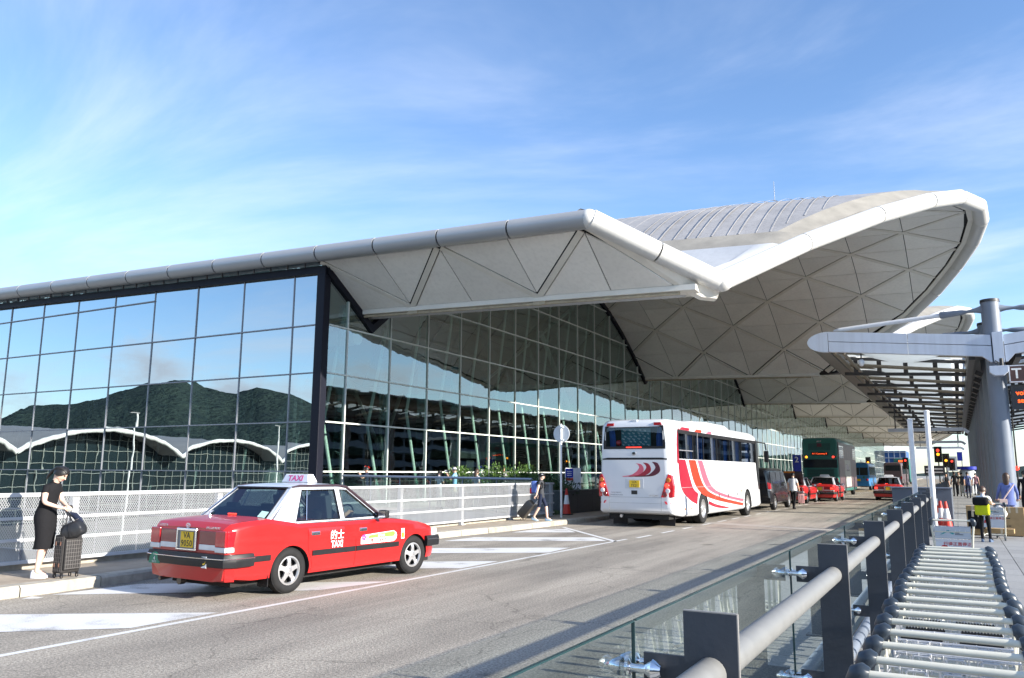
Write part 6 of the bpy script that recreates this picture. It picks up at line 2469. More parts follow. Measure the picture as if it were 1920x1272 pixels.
# blue minibus, brown coach, green bus far ahead
M_MBLUE = mat('minibus_blue', (.012, .16, .40), .35, var=.08, coat=.3)
B = box_bus('minibus', 'blue minibus with round-cornered rear windows, ahead of the double decker', 'minibus', (-9.15, 92, 0), -.02, 7, 2.15, 2.85, M_MBLUE, zb=.42, r=.3, wheels=.38)
for a, b in ((-.95, -.55), (-.50, .12), (.17, .95)):
    mb = MB(); mb.bx(a, b, -.02, .05, 1.55, 2.35); mb.build('rear_window', M_GLB, B, bevel=.06)
quad_part(B, 'number_plate', M_PLATE, -.28, .22, .0, .95, 1.17)
quad_part(B, 'bumper', M_MBLUE, -1.05, 1.05, -.06, .45, .68)
for s in (1, -1):
    mb = MB(); mb.ball((s * .85, .0, 1.08), .12, 12, 8, (1, .4, 1)); mb.build('tail_lamp', M_RLIT if s < 0 else M_RLAMP, B, smooth=50)
    mb = MB(); mb.ball((s * .55, .0, 1.35), .13, 12, 8, (1, .3, 1)); mb.build('rear_emblem', M_DDG, B, smooth=50)
side_windows(B, 2.15, [.4, 1.6, 2.9, 4.2, 5.6], 1.55, 2.4, M_GLB)
M_BRN = mat('coach_brown', (.085, .060, .065), .4, var=.1)
B = box_bus('coach', 'brown coach far ahead on the road, brake lights by the traffic signals', 'coach', (-8.3, 131, 0), -.03, 11, 2.5, 3.35, M_BRN, zb=.4, r=.35, wheels=.48)
quad_part(B, 'rear_window', M_GLB, -.98, .98, .0, 2.15, 2.95)
quad_part(B, 'bumper', M_BRN, -1.2, 1.2, -.05, .5, .85)
quad_part(B, 'number_plate', M_PLATE, -.25, .25, .0, 1.0, 1.14)
for s in (1, -1):
    mb = MB(); mb.bx(s * 1.0, s * 1.2, -.03, .06, .95, 1.35); mb.build('tail_lamp', M_RLAMP, B)
side_windows(B, 2.5, [.5, 2.2, 3.9, 5.6, 7.3, 9.0], 1.7, 2.9, M_GLB)
B = box_bus('double_decker_bus', 'distant green double decker bus half hidden behind the two white poles', 'bus', (-8.2, 152, 0), -.03, 11, 2.5, 4.3, mat('bus_teal_far', (.02, .16, .15), .4, var=.1), zb=.4, r=.25, wheels=.48)
quad_part(B, 'upper_window', M_GLB, -1.0, 1.0, .0, 2.9, 3.6)
quad_part(B, 'route_display', mat('led_red', (1, .1, .02), .5), -.45, .45, .0, 3.7, 4.0)
quad_part(B, 'yellow_band', M_PLATE, -.2, 1.1, .0, 3.3, 3.45)
quad_part(B, 'lower_window', M_GLB, -1.0, 1.0, .0, 1.3, 1.6)
quad_part(B, 'bumper', M_DDG2, -1.2, 1.2, -.04, .45, .8)

# other taxis: copies of the near one
SK = ('lettering', 'door_advert', 'sticker', 'seat_badge', 'badge', 'window_notice')
T2 = copy_tree(TAXI, 'red taxi with silver roof waiting close behind the green double decker', (-7.45, 55.6, 0), -.03, skip=SK)
T3 = copy_tree(TAXI, 'red taxi driving in the right lane, clear of the parked vehicles', (-4.05, 60.0, 0), .02, skip=SK)
T4 = copy_tree(TAXI, 'red taxi with its boot lid standing open, ahead of the black van', (-8.40, 50.5, 0), -.03, skip=SK + ('boot_lid',))
for o in (T3, T2):
    for s in (1, -1):
        mb = MB(); mb.box((s * .70, -2.475, .80), (.17, .02, .12)); mb.build('brake_light', M_RLIT, o)
mb = MB()
rows = []
for k, (y, z) in enumerate(((-1.78, 1.06), (-1.92, 1.35), (-2.02, 1.62), (-2.10, 1.80))):
    rows.append([(lerp(-.72, .72, i / 6), y - .03 * abs(lerp(-1, 1, i / 6)) ** 2, z) for i in range(7)])
mb.grid(rows)
lid = mb.build('boot_lid', M_MAROON, T4, smooth=40)
md = lid.modifiers.new('thick', 'SOLIDIFY'); md.thickness = .05
mb = MB(); mb.bx(-.66, .66, -2.42, -1.75, 1.045, 1.065); mb.build('boot_opening', M_UNDER, T4)
mb = MB(); mb.bx(-.30, .30, -2.11, -2.08, 1.72, 1.82); mb.build('lid_lamp', M_AMBER, T4)
# ================================================================ people
M_SKIN = mat('skin', (0.56, 0.34, 0.24), 0.5, var=0.06, scale=12)
M_SKIN2 = mat('skin_pale', (0.68, 0.46, 0.36), 0.5, var=0.05, scale=12)
M_HAIR = mat('hair_black', (0.012, 0.010, 0.010), 0.42, var=0.4, scale=60)
M_HAIRB = mat('hair_brown', (0.055, 0.030, 0.018), 0.45, var=0.35, scale=60)
M_EYE = mat('eye_dark', (0.01, 0.008, 0.008), 0.3)
M_LIP = mat('lip', (0.42, 0.16, 0.14), 0.5)


def cloth(name, col, var=.12, rough=.85):
    return mat(name, col, rough, var=var, scale=9, bump=.25, bscale=30, spec=.12)


C_BLACK = cloth('cloth_black', (.014, .014, .016))
C_NAVY = cloth('cloth_navy', (.02, .026, .05))
C_WHITE = cloth('cloth_white', (.66, .67, .70), .05)
C_GREY = cloth('cloth_charcoal', (.055, .058, .065))
C_LBLUE = cloth('cloth_sky_blue', (.22, .42, .56))
C_DENIM = cloth('cloth_periwinkle', (.13, .17, .38))
C_BEIGE = cloth('cloth_beige', (.48, .42, .33))
C_PINK = cloth('cloth_pink', (.60, .33, .36))
C_LGREY = cloth('cloth_pale_grey', (.40, .40, .42))

DEF = dict(pelvis=(0, 0, .95), spine=(0, .005, 1.13), chest=(0, 0, 1.31), neckb=(0, -.01, 1.46), neck=(0, .005, 1.52), head=(0, .02, 1.625), crown=(0, .01, 1.70),
           shl=(-.165, -.01, 1.43), ell=(-.21, -.02, 1.15), wrl=(-.22, .06, .91), hal=(-.22, .09, .83),
           shr=(.165, -.01, 1.43), elr=(.21, -.02, 1.15), wrr=(.22, .06, .91), har=(.22, .09, .83),
           hipl=(-.085, 0, .90), knl=(-.095, .02, .50), anl=(-.10, -.01, .095), tol=(-.11, .13, .035),
           hipr=(.085, 0, .90), knr=(.095, .02, .50), anr=(.10, -.01, .095), tor=(.11, .13, .035))
RAD = dict(pelvis=(.155, .115), spine=(.135, .10), chest=(.165, .112), neckb=(.075, .07), neck=(.054, .056), head=(.078, .098), crown=(.060, .075),
           shl=(.062, .062), ell=(.043, .043), wrl=(.028, .032), hal=(.022, .040), shr=(.062, .062), elr=(.043, .043), wrr=(.028, .032), har=(.022, .040),
           hipl=(.088, .092), knl=(.060, .062), anl=(.042, .046), tol=(.040, .030), hipr=(.088, .092), knr=(.060, .062), anr=(.042, .046), tor=(.040, .030))
BONES = [('pelvis', 'spine', 'torso'), ('spine', 'chest', 'torso'), ('chest', 'neckb', 'torso'), ('neckb', 'neck', 'skin'), ('neck', 'head', 'skin'), ('head', 'crown', 'skin')]
for s_ in 'lr':
    BONES += [('chest', 'sh' + s_, 'torso'), ('sh' + s_, 'el' + s_, 'uarm'), ('el' + s_, 'wr' + s_, 'farm'), ('wr' + s_, 'ha' + s_, 'skin'),
              ('pelvis', 'hip' + s_, 'legs'), ('hip' + s_, 'kn' + s_, 'legs'), ('kn' + s_, 'an' + s_, 'shin'), ('an' + s_, 'to' + s_, 'foot')]


def human(label, loc, rz, h, wear, pose=None, look=(0, 0), hair='short', hair_m=None, skin=None, slim=1.0, group=None, curl=1.0, fine=True, shoes=None, sleeve=.75, head_k=1.0):
    """A person grown from a posed skeleton; wear maps torso/uarm/farm/legs/shin/foot to materials."""
    skin = skin or M_SKIN
    t = thing('person', label, 'person', loc, rz, group)
    k = h / 1.75
    J = {n: Vector(v) for n, v in DEF.items()}
    for n, v in (pose or {}).items():
        J[n] = Vector(v)
    names = list(J)
    idx = {n: i for i, n in enumerate(names)}
    me = bpy.data.meshes.new('body')
    me.from_pydata([J[n] * k for n in names], [(idx[a], idx[b]) for a, b, _ in BONES], [])
    o = bpy.data.objects.new('body', me)
    COL.objects.link(o)
    sm = o.modifiers.new('skin', 'SKIN')
    sm.use_smooth_shade = True
    sm.branch_smoothing = .6
    if not me.skin_vertices:
        me.skin_vertices.new()
    for n in names:
        d = me.skin_vertices[0].data[idx[n]]
        f = slim if n not in ('head', 'crown', 'neck') else head_k
        d.radius = (RAD[n][0] * k * f, RAD[n][1] * k * f)
        d.use_root = n == 'pelvis'
    ss = o.modifiers.new('sub', 'SUBSURF'); ss.levels = 2; ss.render_levels = 2
    bm_ = eval_mesh(o)
    bpy.data.objects.remove(o)
    # dress the skin by the bone each face belongs to
    mats = [skin]
    slot = {'skin': 0}
    for key in ('torso', 'uarm', 'farm', 'legs', 'shin', 'foot'):
        m = wear.get(key, skin)
        if m is None:
            m = skin
        if m not in mats:
            mats.append(m)
        slot[key] = mats.index(m)
    bm_.materials.clear()
    for m in mats + [M_EYE, M_LIP]:
        bm_.materials.append(m)
    segs = [(J[a] * k, J[b] * k, a, b, r) for a, b, r in BONES]
    for p in bm_.polygons:
        c = p.center
        best, bd = 'skin', 1e9
        for a, b, na, nb, r in segs:
            ab = b - a
            tt = max(0, min(1, (c - a).dot(ab) / max(1e-9, ab.length_squared)))
            rad = lerp(RAD[na][0], RAD[nb][0], tt) * k
            d = (c - a - ab * tt).length / rad
            if d < bd:
                bd, best = d, r
                if r == 'uarm' and tt > sleeve and wear.get('farm') is None:
                    best = 'skin'
                if r == 'legs' and na == 'pelvis' and tt < .35:
                    best = 'legs'
        p.material_index = slot[best]
        p.use_smooth = True
    bmx = bmesh.new(); bmx.from_mesh(bm_)
    # head features and fingers join the same mesh
    hm = MB()
    hc = J['head'] * k
    yaw, pitch = R(look[0]), R(look[1])
    HR = Matrix.Rotation(yaw, 3, 'Z') @ Matrix.Rotation(pitch, 3, 'X')

    def hp(x, y, z):
        return hc + HR @ (Vector((x, y, z)) * k)
    # jaw and face volume
    hm.ball(hp(0, .012, .0), .094 * k, 16, 12, (.82, 1.0, 1.16), 0, HR)
    hm.ball(hp(0, .045, -.06), .055 * k, 12, 8, (.9, .95, .9), 0, HR)
    hm.tube([hp(0, .098, .015), hp(0, .118, -.018), hp(0, .100, -.026)], [.008 * k, .014 * k, .010 * k], 8, m=0)
    if fine:
        for s in (1, -1):
            hm.ball(hp(s * .080, -.002, -.005), .028 * k, 8, 6, (.35, .7, 1), 0, HR)
            hm.ball(hp(s * .032, .098, .018), .011 * k, 8, 6, (1.2, .5, .7), len(mats), HR)
            hm.tube([hp(s * .016, .101, .036), hp(s * .05, .092, .036)], .005 * k, 5, m=len(mats))
        hm.tube([hp(-.022, .100, -.050), hp(0, .105, -.049), hp(.022, .100, -.050)], .006 * k, 6, m=len(mats) + 1)
    for s_, sx in (('l', -1), ('r', 1)):
        w, hd, el = J['wr' + s_] * k, J['ha' + s_] * k, J['el' + s_] * k
        d = (hd - w).normalized()
        side = Vector((1, 0, 0)) - d * d.x
        if side.length < .2:
            side = Vector((0, 1, 0)) - d * d.y
        side.normalize()
        flat = d.cross(side)
        if (Vector((0, 0, -1)).dot(flat)) < 0 and abs(d.z) < .8:
            flat = -flat
        if abs(d.z) >= .8:
            side, flat = Vector((0, 1, 0)), Vector((-sx, 0, 0))
        for q in range(4):
            off = (q - 1.5) * .018 * k
            ln = (.062, .072, .068, .054)[q] * k
            p0 = hd + side * off - d * .012 * k
            p1 = p0 + d * ln * .55
            p2 = p1 + (d * (1 - .7 * curl) + flat * curl * .9).normalized() * ln * .42
            p3 = p2 + (d * (1 - 1.5 * curl) + flat * curl).normalized() * ln * .34
            hm.tube([p0, p1, p2, p3], [.0095 * k, .009 * k, .008 * k, .006 * k], 6, m=0)
        p0 = w + (hd - w) * .45 + side * .026 * k
        hm.tube([p0, p0 + (d * .6 + side * .7) * .035 * k, p0 + (d + side * .5 + flat * .5) * .052 * k], [.011 * k, .010 * k, .007 * k], 6, m=0)
    tmp = hm.mesh('extra', mats + [M_EYE, M_LIP], smooth=60)
    bmx.from_mesh(tmp)
    bmx.to_mesh(bm_); bmx.free()
    bm_.update()
    body = link('body', bm_, t)
    # hair
    hmesh = MB()
    hm_ = hair_m or M_HAIR
    rows = []
    n = 18
    for i in range(8):
        a = PI * .60 * i / 7
        row = []
        for j in range(n):
            b = 2 * PI * j / n
            lim = 1.0
            front = max(0, math.sin(b))          # +Y is the face: the hairline rises there
            aa = a * (1 - .46 * front ** 1.5) if hair != 'bald' else a * .5
            if hair == 'long' and front < .2:
                aa = a * 1.12
            rr = .112 * k * head_k
            v = Vector((math.sin(aa) * math.cos(b) * .86, math.sin(aa) * math.sin(b) * 1.04, math.cos(aa) * 1.12)) * rr
            v *= 1 + .025 * math.sin(9 * b + i) * math.sin(a)
            row.append(hc + HR @ (v + Vector((0, .004, .008)) * k))
        rows.append(row)
    hmesh.grid(rows, closed_u=True)
    if hair == 'long':
        rr = []
        for i, (y, z, w) in enumerate(((-.085, .02, .075), (-.10, -.06, .080), (-.105, -.14, .075), (-.10, -.22, .06), (-.085, -.29, .03))):
            rr.append([hp(w * math.cos(b) * 1.05, y + .045 * math.sin(b), z) for b in [2 * PI * j / 12 for j in range(12)]])
        hmesh.grid(rr, closed_u=True)
    if hair == 'braid':
        for s in (1, -1):
            hmesh.tube([hp(s * .03, .08, .085), hp(s * .06, .0, .10), hp(s * .055, -.08, .06), hp(s * .03, -.12, -.01)], [.018 * k, .026 * k, .026 * k, .02 * k], 8)
        hmesh.tube([hp(0, -.10, .03), hp(0, -.135, -.05), hp(.0, -.14, -.13), hp(0, -.125, -.20)], [.035 * k, .032 * k, .026 * k, .012 * k], 8)
    if hair == 'tail':
        hmesh.tube([hp(0, -.10, .03), hp(0, -.15, -.02), hp(.01, -.155, -.12), hp(.01, -.14, -.20)], [.03 * k, .04 * k, .034 * k, .012 * k], 8)
    hmesh.build('hair', hm_, t, smooth=60)
    if shoes is not None:
        for s_ in 'lr':
            an, to = J['an' + s_] * k, J['to' + s_] * k
            d = to - an; d.z = 0; d.normalize()
            sd_ = Vector((d.y, -d.x, 0))
            base = min(an.z - .095 * k, to.z - .035 * k)
            mb = MB()
            prof = [(-.075, .030, .0, .085), (-.055, .038, .0, .105), (.0, .040, .0, .10), (.06, .043, .0, .075), (.12, .045, .0, .058), (.165, .036, .004, .045), (.185, .014, .012, .03)]
            rows = []
            tilt = (an.z - .095 * k) - (to.z - .035 * k)
            for (f, w, z0, z1) in prof:
                c = Vector((an.x, an.y, 0)) + d * f * k
                zz = base + tilt * max(0, 1 - (f + .075) / .2) * (1 if tilt > 0 else 0)
                rows.append([c + sd_ * w * k * .95 + Vector((0, 0, zz + z0)), c + sd_ * w * k + Vector((0, 0, zz + .03 * k)), c + sd_ * w * .7 * k + Vector((0, 0, zz + z1 * k)),
                             c - sd_ * w * .7 * k + Vector((0, 0, zz + z1 * k)), c - sd_ * w * k + Vector((0, 0, zz + .03 * k)), c - sd_ * w * .95 * k + Vector((0, 0, zz + z0))])
            b = mb.grid(rows, closed_u=True)
            mb.f.append(tuple(b + q for q in range(6))); mb.mi.append(0)
            mb.f.append(tuple(b + (len(rows) - 1) * 6 + q for q in range(6))); mb.mi.append(0)
            mb.build('shoe', shoes, t, smooth=50)
    return t, J, k


def loft_cloth(t, name, rings, m, n=20, wob=.0):
    mb = MB()
    rows = []
    for i, (c, rx, ry) in enumerate(rings):
        rows.append([(c[0] + rx * math.cos(a) * (1 + wob * math.sin(5 * a + i)), c[1] + ry * math.sin(a) * (1 + wob * math.sin(4 * a + 2 * i)), c[2]) for a in [2 * PI * j / n for j in range(n)]])
    mb.grid(rows, closed_u=True)
    o = mb.build(name, m, t, smooth=60)
    return o


def face_dir(dx, dy):
    return math.atan2(-dx, dy)


RIGHT = face_dir(.876, .48)          # towards the right-hand side of the photograph

# --- woman in the black dress, reading something at the suitcase handle
wpose = dict(spine=(0, .0, 1.13), chest=(0, .04, 1.31), neckb=(0, .085, 1.455), neck=(0, .115, 1.505), head=(0, .165, 1.60), crown=(0, .175, 1.67),
             shl=(-.15, .06, 1.42), ell=(-.20, .10, 1.17), wrl=(-.09, .27, 1.09), hal=(-.04, .33, 1.08),
             shr=(.15, .05, 1.42), elr=(.22, .08, 1.16), wrr=(.12, .28, 1.08), har=(.06, .34, 1.07),
             anl=(-.085, -.13, .095), knl=(-.085, -.01, .50), tol=(-.09, .02, .035), anr=(.08, -.02, .095), knr=(.09, .03, .50), tor=(.085, .14, .035))
WOMAN, J, k = human('woman in a black dress and white trainers with her head bent over a suitcase handle', (-11.74, 7.22, .15), RIGHT - .05, 1.62,
                    dict(torso=C_BLACK, uarm=C_BLACK, legs=C_BLACK), wpose, (0, -38), 'braid', skin=M_SKIN2, slim=.92, curl=.9, shoes=cloth('trainer_white', (.74, .74, .76), .03), sleeve=.5)
kk = 1.62 / 1.75
loft_cloth(WOMAN, 'dress', [((0, y * kk, z * kk), rx * kk, ry * kk) for (y, z, rx, ry) in ((.085, 1.455, .10, .075), (.065, 1.43, .165, .10), (.04, 1.33, .172, .118), (.02, 1.2, .155, .115), (.0, 1.1, .152, .118),
            (-.01, 1.0, .175, .145), (-.015, .92, .188, .155), (0, .80, .180, .145), (.012, .65, .165, .13), (.005, .52, .155, .13), (-.01, .44, .15, .135))], C_BLACK, 24, .012)
# suitcase with tall handle
M_SUIT = mat('suitcase_check_cloth', (.022, .020, .020), .75, var=.25, scale=20)
M_CHECK = mat('suitcase_check_line', (.20, .19, .185), .7)
M_LEATH = mat('bag_leather_black', (.018, .019, .022), .38, var=.2, scale=14, bump=.3, bscale=50)
sc = thing('suitcase', 'black checked wheeled suitcase with its handle pulled up beside the woman in black', 'suitcase', (-11.47, 7.42, .15), RIGHT - .45)
sc.scale = (.80, .9, .98)
mb = MB(); mb.bx(-.19, .19, -.11, .11, .07, .62); mb.build('case', M_SUIT, sc, bevel=.035, bseg=3, smooth=40)
mb = MB(); mb.bx(-.165, .165, .11, .155, .12, .57); mb.build('front_pocket', M_SUIT, sc, bevel=.02, smooth=40)
mb = MB()
for s in (1,):
    for q in range(5):
        x = .193
        mb.bx(x, x + .001, -.085 + q * .042, -.082 + q * .042, .10, .60)
    for q in range(9):
        mb.bx(.193, .1942, -.10, .10, .12 + q * .058, .123 + q * .058)
for q in range(7):
    mb.bx(-.16 + q * .052, -.157 + q * .052, -.1135, -.1115, .10, .60)
for q in range(9):
    mb.bx(-.17, .17, -.1138, -.1118, .12 + q * .058, .123 + q * .058)
for q in range(7):
    mb.bx(-.14 + q * .046, -.137 + q * .046, .1545, .1562, .14, .55)
for q in range(8):
    mb.bx(-.155, .155, .1543, .1564, .14 + q * .056, .143 + q * .056)
mb.build('check_lines', M_CHECK, sc)
for (y, z) in ((-.055, .50), (.055, .50), (-.055, .19), (.055, .19)):
    mb = MB(); mb.box((.197, y, z), (.012, .022, .055)); mb.build('foot_stud', mat('stud_brown', (.16, .07, .045), .4), sc, bevel=.004)
for (x, y) in ((-.15, -.08), (.15, -.08), (-.15, .09), (.15, .09)):
    mb = MB(); mb.lathe([(.028, -.012), (.03, 0), (.028, .012)], (x, y, .03), 'X', 14); mb.box((x, y, .06), (.035, .035, .03)); mb.build('wheel', M_BLACKP, sc)
mb = MB()
for x in (-.075, .075):
    mb.cyl((x, -.09, .60), (x, -.09, 1.01), .008, .008, 8)
h_ = mb.build('pull_rod', M_CHR, sc)
mb = MB(); mb.tube([(-.085, -.09, 1.0), (-.075, -.09, 1.03), (.075, -.09, 1.03), (.085, -.09, 1.0)], .017, 8); mb.build('grip', M_BLACKP, h_, smooth=40)
mb = MB(); mb.tube([(-.06, 0, .62), (-.05, 0, .655), (.05, 0, .655), (.06, 0, .62)], .014, 8); mb.build('top_handle', M_BLACKP, sc, smooth=40)
hb = thing('handbag', 'black leather holdall hung from the checked suitcase handle', 'bag', (-11.30, 7.42, .69), R(26))
BT = Matrix.Rotation(R(-20), 3, 'Y')
mb = MB()
rows = []
for x, f in ((-.165, .55), (-.155, .86), (-.12, 1.0), (0, 1.04), (.12, 1.0), (.155, .86), (.165, .55)):
    row = []
    for j in range(18):
        a = 2 * PI * j / 18
        sq = 1 / max(abs(math.cos(a)), abs(math.sin(a))) ** .45
        row.append(BT @ Vector((x * (1 - .18 * max(0, math.sin(a))), .095 * f * math.cos(a) * sq * (1 - .35 * max(0, math.sin(a))), .15 + .115 * f * math.sin(a) * sq)))
    rows.append(row)
b = mb.grid(rows, closed_u=True)
mb.f.append(tuple(b + q for q in range(18))); mb.mi.append(0); mb.f.append(tuple(b + 6 * 18 + q for q in range(18))); mb.mi.append(0)
mb.build('pouch', M_LEATH, hb, smooth=50)
for s in (1, -1):
    mb = MB(); mb.tube([BT @ Vector((-.06, s * .05, .24)), (-.14, s * .03, .36), (-.19, s * .01, .41), (-.13, s * .03, .36), BT @ Vector((.05, s * .05, .25))], .010, 6); mb.build('strap', M_LEATH, hb, smooth=50)
mb = MB(); mb.tube([BT @ Vector((x, -.012, .275)) for x in (-.12, 0, .12)], .004, 5); mb.build('zip', M_CHR, hb)
mb = MB(); mb.tube([BT @ Vector((-.0, -.075, .25)), BT @ Vector((0, -.112, .16)), BT @ Vector((0, -.105, .06))], .004, 5); mb.build('seam_band', M_BLACKP, hb)
jk = thing('folded_scarf', 'dark navy cloth draped between the suitcase handle and the leather holdall', 'scarf', (-11.40, 7.42, .98), R(26))
mb = MB(); mb.tube([(-.06, 0, .08), (.02, 0, .05), (.09, .0, -.01), (.14, 0, -.06)], [.025, .045, .045, .025], 10, sx=.6); mb.build('cloth', C_NAVY, jk, smooth=60)

# --- boy pulling a black suitcase along the fence
walk = dict(hipl=(-.085, 0, .90), knl=(-.09, .16, .52), anl=(-.09, .20, .10), tol=(-.09, .34, .05), knr=(.09, -.06, .50), anr=(.09, -.27, .14), tor=(.09, -.15, .04),
            ell=(-.22, -.10, 1.17), wrl=(-.21, -.10, .93), hal=(-.20, -.09, .85), elr=(.22, -.08, 1.16), wrr=(.22, .02, .92), har=(.22, .04, .84))
bp = dict(walk); bp.update(wrl=(-.22, -.16, .92), hal=(-.22, -.22, .86), wrr=(.23, -.12, .92), har=(.23, -.18, .86), elr=(.22, -.06, 1.17))
BOY, J, k = human('boy in a dark T-shirt and black cap wheeling a suitcase along the mesh fence', (-11.80, 23.45, .15), RIGHT - .35, 1.52,
                  dict(torso=C_GREY, uarm=C_GREY, legs=C_NAVY), bp, (0, 0), 'short', shoes=cloth('shoe_blue_white', (.35, .5, .62), .2), sleeve=.5, skin=M_SKIN2)
mb = MB()
hc = J['head'] * k
rows = []
for i in range(6):
    a = PI * .5 * i / 5
    rows.append([hc + Vector((math.sin(a) * math.cos(b) * .095, math.sin(a) * math.sin(b) * .115, .03 + math.cos(a) * .095)) for b in [2 * PI * j / 16 for j in range(16)]])
mb.grid(rows, closed_u=True)
mb.grid([[hc + Vector((math.cos(b) * .09, math.sin(b) * .11, .03)) for b in [PI * j / 10 for j in range(11)]], [hc + Vector((math.cos(b) * .085, .03 + math.sin(b) * .165, .022)) for b in [PI * j / 10 for j in range(11)]]])
cp_ = mb.build('cap', C_BLACK, BOY, smooth=50)
mb = MB(); mb.box(hc + Vector((.088, .045, .065)), (.01, .05, .03)); mb.build('cap_emblem', C_WHITE, cp_)
bpk = thing('backpack', 'red and blue school backpack on the boy by the mesh fence', 'backpack', (-11.80, 23.45, .15), RIGHT - .35)
M_BRED = cloth('bag_red', (.45, .02, .03)); M_BBL = cloth('bag_blue', (.10, .16, .42))
mb = MB(); mb.bx(-.14, .14, -.30, -.12, .88, 1.26); mb.build('pack', M_BBL, bpk, bevel=.05, bseg=3, smooth=50)
mb = MB(); mb.bx(-.12, .12, -.36, -.29, .86, 1.04); mb.build('pocket', M_BRED, bpk, bevel=.025, smooth=50)
mb = MB(); mb.bx(-.05, .13, -.31, -.295, 1.06, 1.24); mb.build('panel', C_WHITE, bpk)
for s in (1, -1):
    mb = MB(); mb.tube([(s * .10, -.12, 1.22), (s * .12, -.02, 1.27), (s * .12, .09, 1.18), (s * .13, .08, 1.05), (s * .13, -.08, .95)], .018, 6); mb.build('strap', C_BLACK, bpk, smooth=50)


def roller(label, loc, rz, w, d, h, tilt, m, group=None):
    """Wheeled hard case leaning back on its wheels by tilt (towards +Y handle)."""
    t = thing('suitcase', label, 'suitcase', loc, rz, group)
    RT = Matrix.Rotation(-tilt, 4, 'X')
    def bb(name, x0, x1, y0, y1, z0, z1, mm, bev, par=None):
        mb = MB(); mb.bx(x0, x1, y0, y1, z0, z1)
        mb.v = [RT @ p + Vector((0, 0, .03)) for p in mb.v]
        return mb.build(name, mm, par or t, bevel=bev, smooth=40)
    bb('case', -w / 2, w / 2, -d, -.0, .04, h, m, .04)
    for q in range(4):
        bb('rib', -w / 2 + .05 + q * (w - .1) / 3 - .012, -w / 2 + .05 + q * (w - .1) / 3 + .012, -d - .008, -d + .01, .1, h - .06, m, .004)
    for (x, z) in ((-w / 2 + .09, h * .75), (w / 2 - .09, h * .75)):
        bb('catch', x - .02, x + .02, -d - .012, -d + .01, z, z + .05, M_CHR, .003)
    mb = MB()
    for x in (-.09, .09):
        mb.cyl(RT @ Vector((x, -.03, h)), RT @ Vector((x, -.03, h + .38)), .009, .009, 8)
    mb.tube([RT @ Vector((-.10, -.03, h + .38)), RT @ Vector((.10, -.03, h + .38))], .016, 8)
    mb.build('pull_handle', M_CHR, t)
    for x in (-w / 2 + .06, w / 2 - .06):
        mb = MB(); mb.lathe([(.04, -.02), (.045, 0), (.04, .02)], (x, 0, .045), 'X', 14); mb.build('wheel', M_BLACKP, t)
    return t


bx, by = -11.80, 23.45
dv = Vector((math.sin(-(RIGHT - .35)), math.cos(RIGHT - .35)))
roller('large black hard-shell suitcase tilted behind the boy in the cap', (bx - dv.x * .62, by - dv.y * .62, .15), RIGHT - .35, .42, .26, .62, R(42), mat('case_black_shell', (.016, .017, .02), .3, var=.15, coat=.3))

# --- man in the white shirt walking past the parked cars
walk2 = dict(walk); walk2.update(elr=(.24, -.03, 1.17), wrr=(.25, .10, .95), har=(.25, .14, .88))
MW, J, k = human('man in a white shirt and black trousers walking on the road beside the black cars', (-7.02, 41.0, 0), face_dir(.15, 1), 1.74,
                 dict(torso=C_WHITE, uarm=C_WHITE, legs=C_BLACK, shin=C_BLACK, foot=C_BLACK), walk2, (10, 0), 'short', shoes=C_BLACK, sleeve=.6, slim=1.06)
loft_cloth(MW, 'shirt', [((0, 0, 1.40), .185, .12), ((0, 0, 1.2), .18, .128), ((0, 0, 1.0), .185, .135), ((0, -.01, .88), .195, .14)], C_WHITE, 20, .02)

# --- people on the terminal forecourt behind the fence
photo = dict(ell=(-.20, .16, 1.22), wrl=(-.08, .30, 1.42), hal=(-.04, .33, 1.46), elr=(.22, .14, 1.22), wrr=(.10, .30, 1.42), har=(.05, .33, 1.46))
lean = {k_: (v[0], v[1] + .0, v[2]) for k_, v in photo.items()}
DZ = .25
P1, J, k = human('dark-shirted man leaning on the glass rail to take a phone picture', (-21.2, 26.25, DZ), face_dir(-1, -.45), 1.62,
                 dict(torso=C_NAVY, uarm=C_NAVY, legs=C_GREY, shin=C_GREY, foot=C_BLACK), photo, (0, -4), 'short', shoes=C_BLACK, sleeve=.5)
cam_ = thing('phone', 'small dark phone held up by the man leaning on the glass rail', 'phone', (-21.2, 26.25, DZ), face_dir(-1, -.45))
mb = MB(); mb.box((0, .36, 1.38), (.14, .012, .075)); mb.build('phone_body', M_PRINT, cam_)
human('woman in a white top standing with her back turned by the glass rail', (-17.6, 26.2, DZ - .0), face_dir(.3, 1), 1.50,
      dict(torso=C_WHITE, uarm=C_WHITE, legs=C_LGREY, shin=C_LGREY, foot=C_BLACK), dict(elr=(.2, .12, 1.15), wrr=(.12, .25, 1.1), har=(.06, .28, 1.1)), (0, -20), 'short', shoes=C_BLACK, sleeve=.6)
P3, J, k = human('man in a grey cap and sky-blue shirt raising a camera to his eye', (-16.95, 26.3, DZ), face_dir(-1, -.35), 1.63,
                 dict(torso=C_LBLUE, uarm=C_LBLUE, legs=C_BEIGE, shin=C_BEIGE, foot=C_BLACK), photo, (0, 0), 'short', shoes=C_BLACK, sleeve=.55)
mb = MB(); hc = J['head'] * k
mb.lathe([(.0, .11), (.06, .10), (.095, .06), (.105, .02)], hc, 'Z', 16); mb.grid([[hc + Vector((math.cos(b) * .09, math.sin(b) * .11, .03)) for b in [PI * j / 8 for j in range(9)]], [hc + Vector((math.cos(b) * .08, .03 + math.sin(b) * .16, .022)) for b in [PI * j / 8 for j in range(9)]]])
mb.build('cap', C_LGREY, P3, smooth=50)
cam_ = thing('camera', 'black camera held by the man in the grey cap', 'camera', (-16.95, 26.3, DZ), face_dir(-1, -.35))
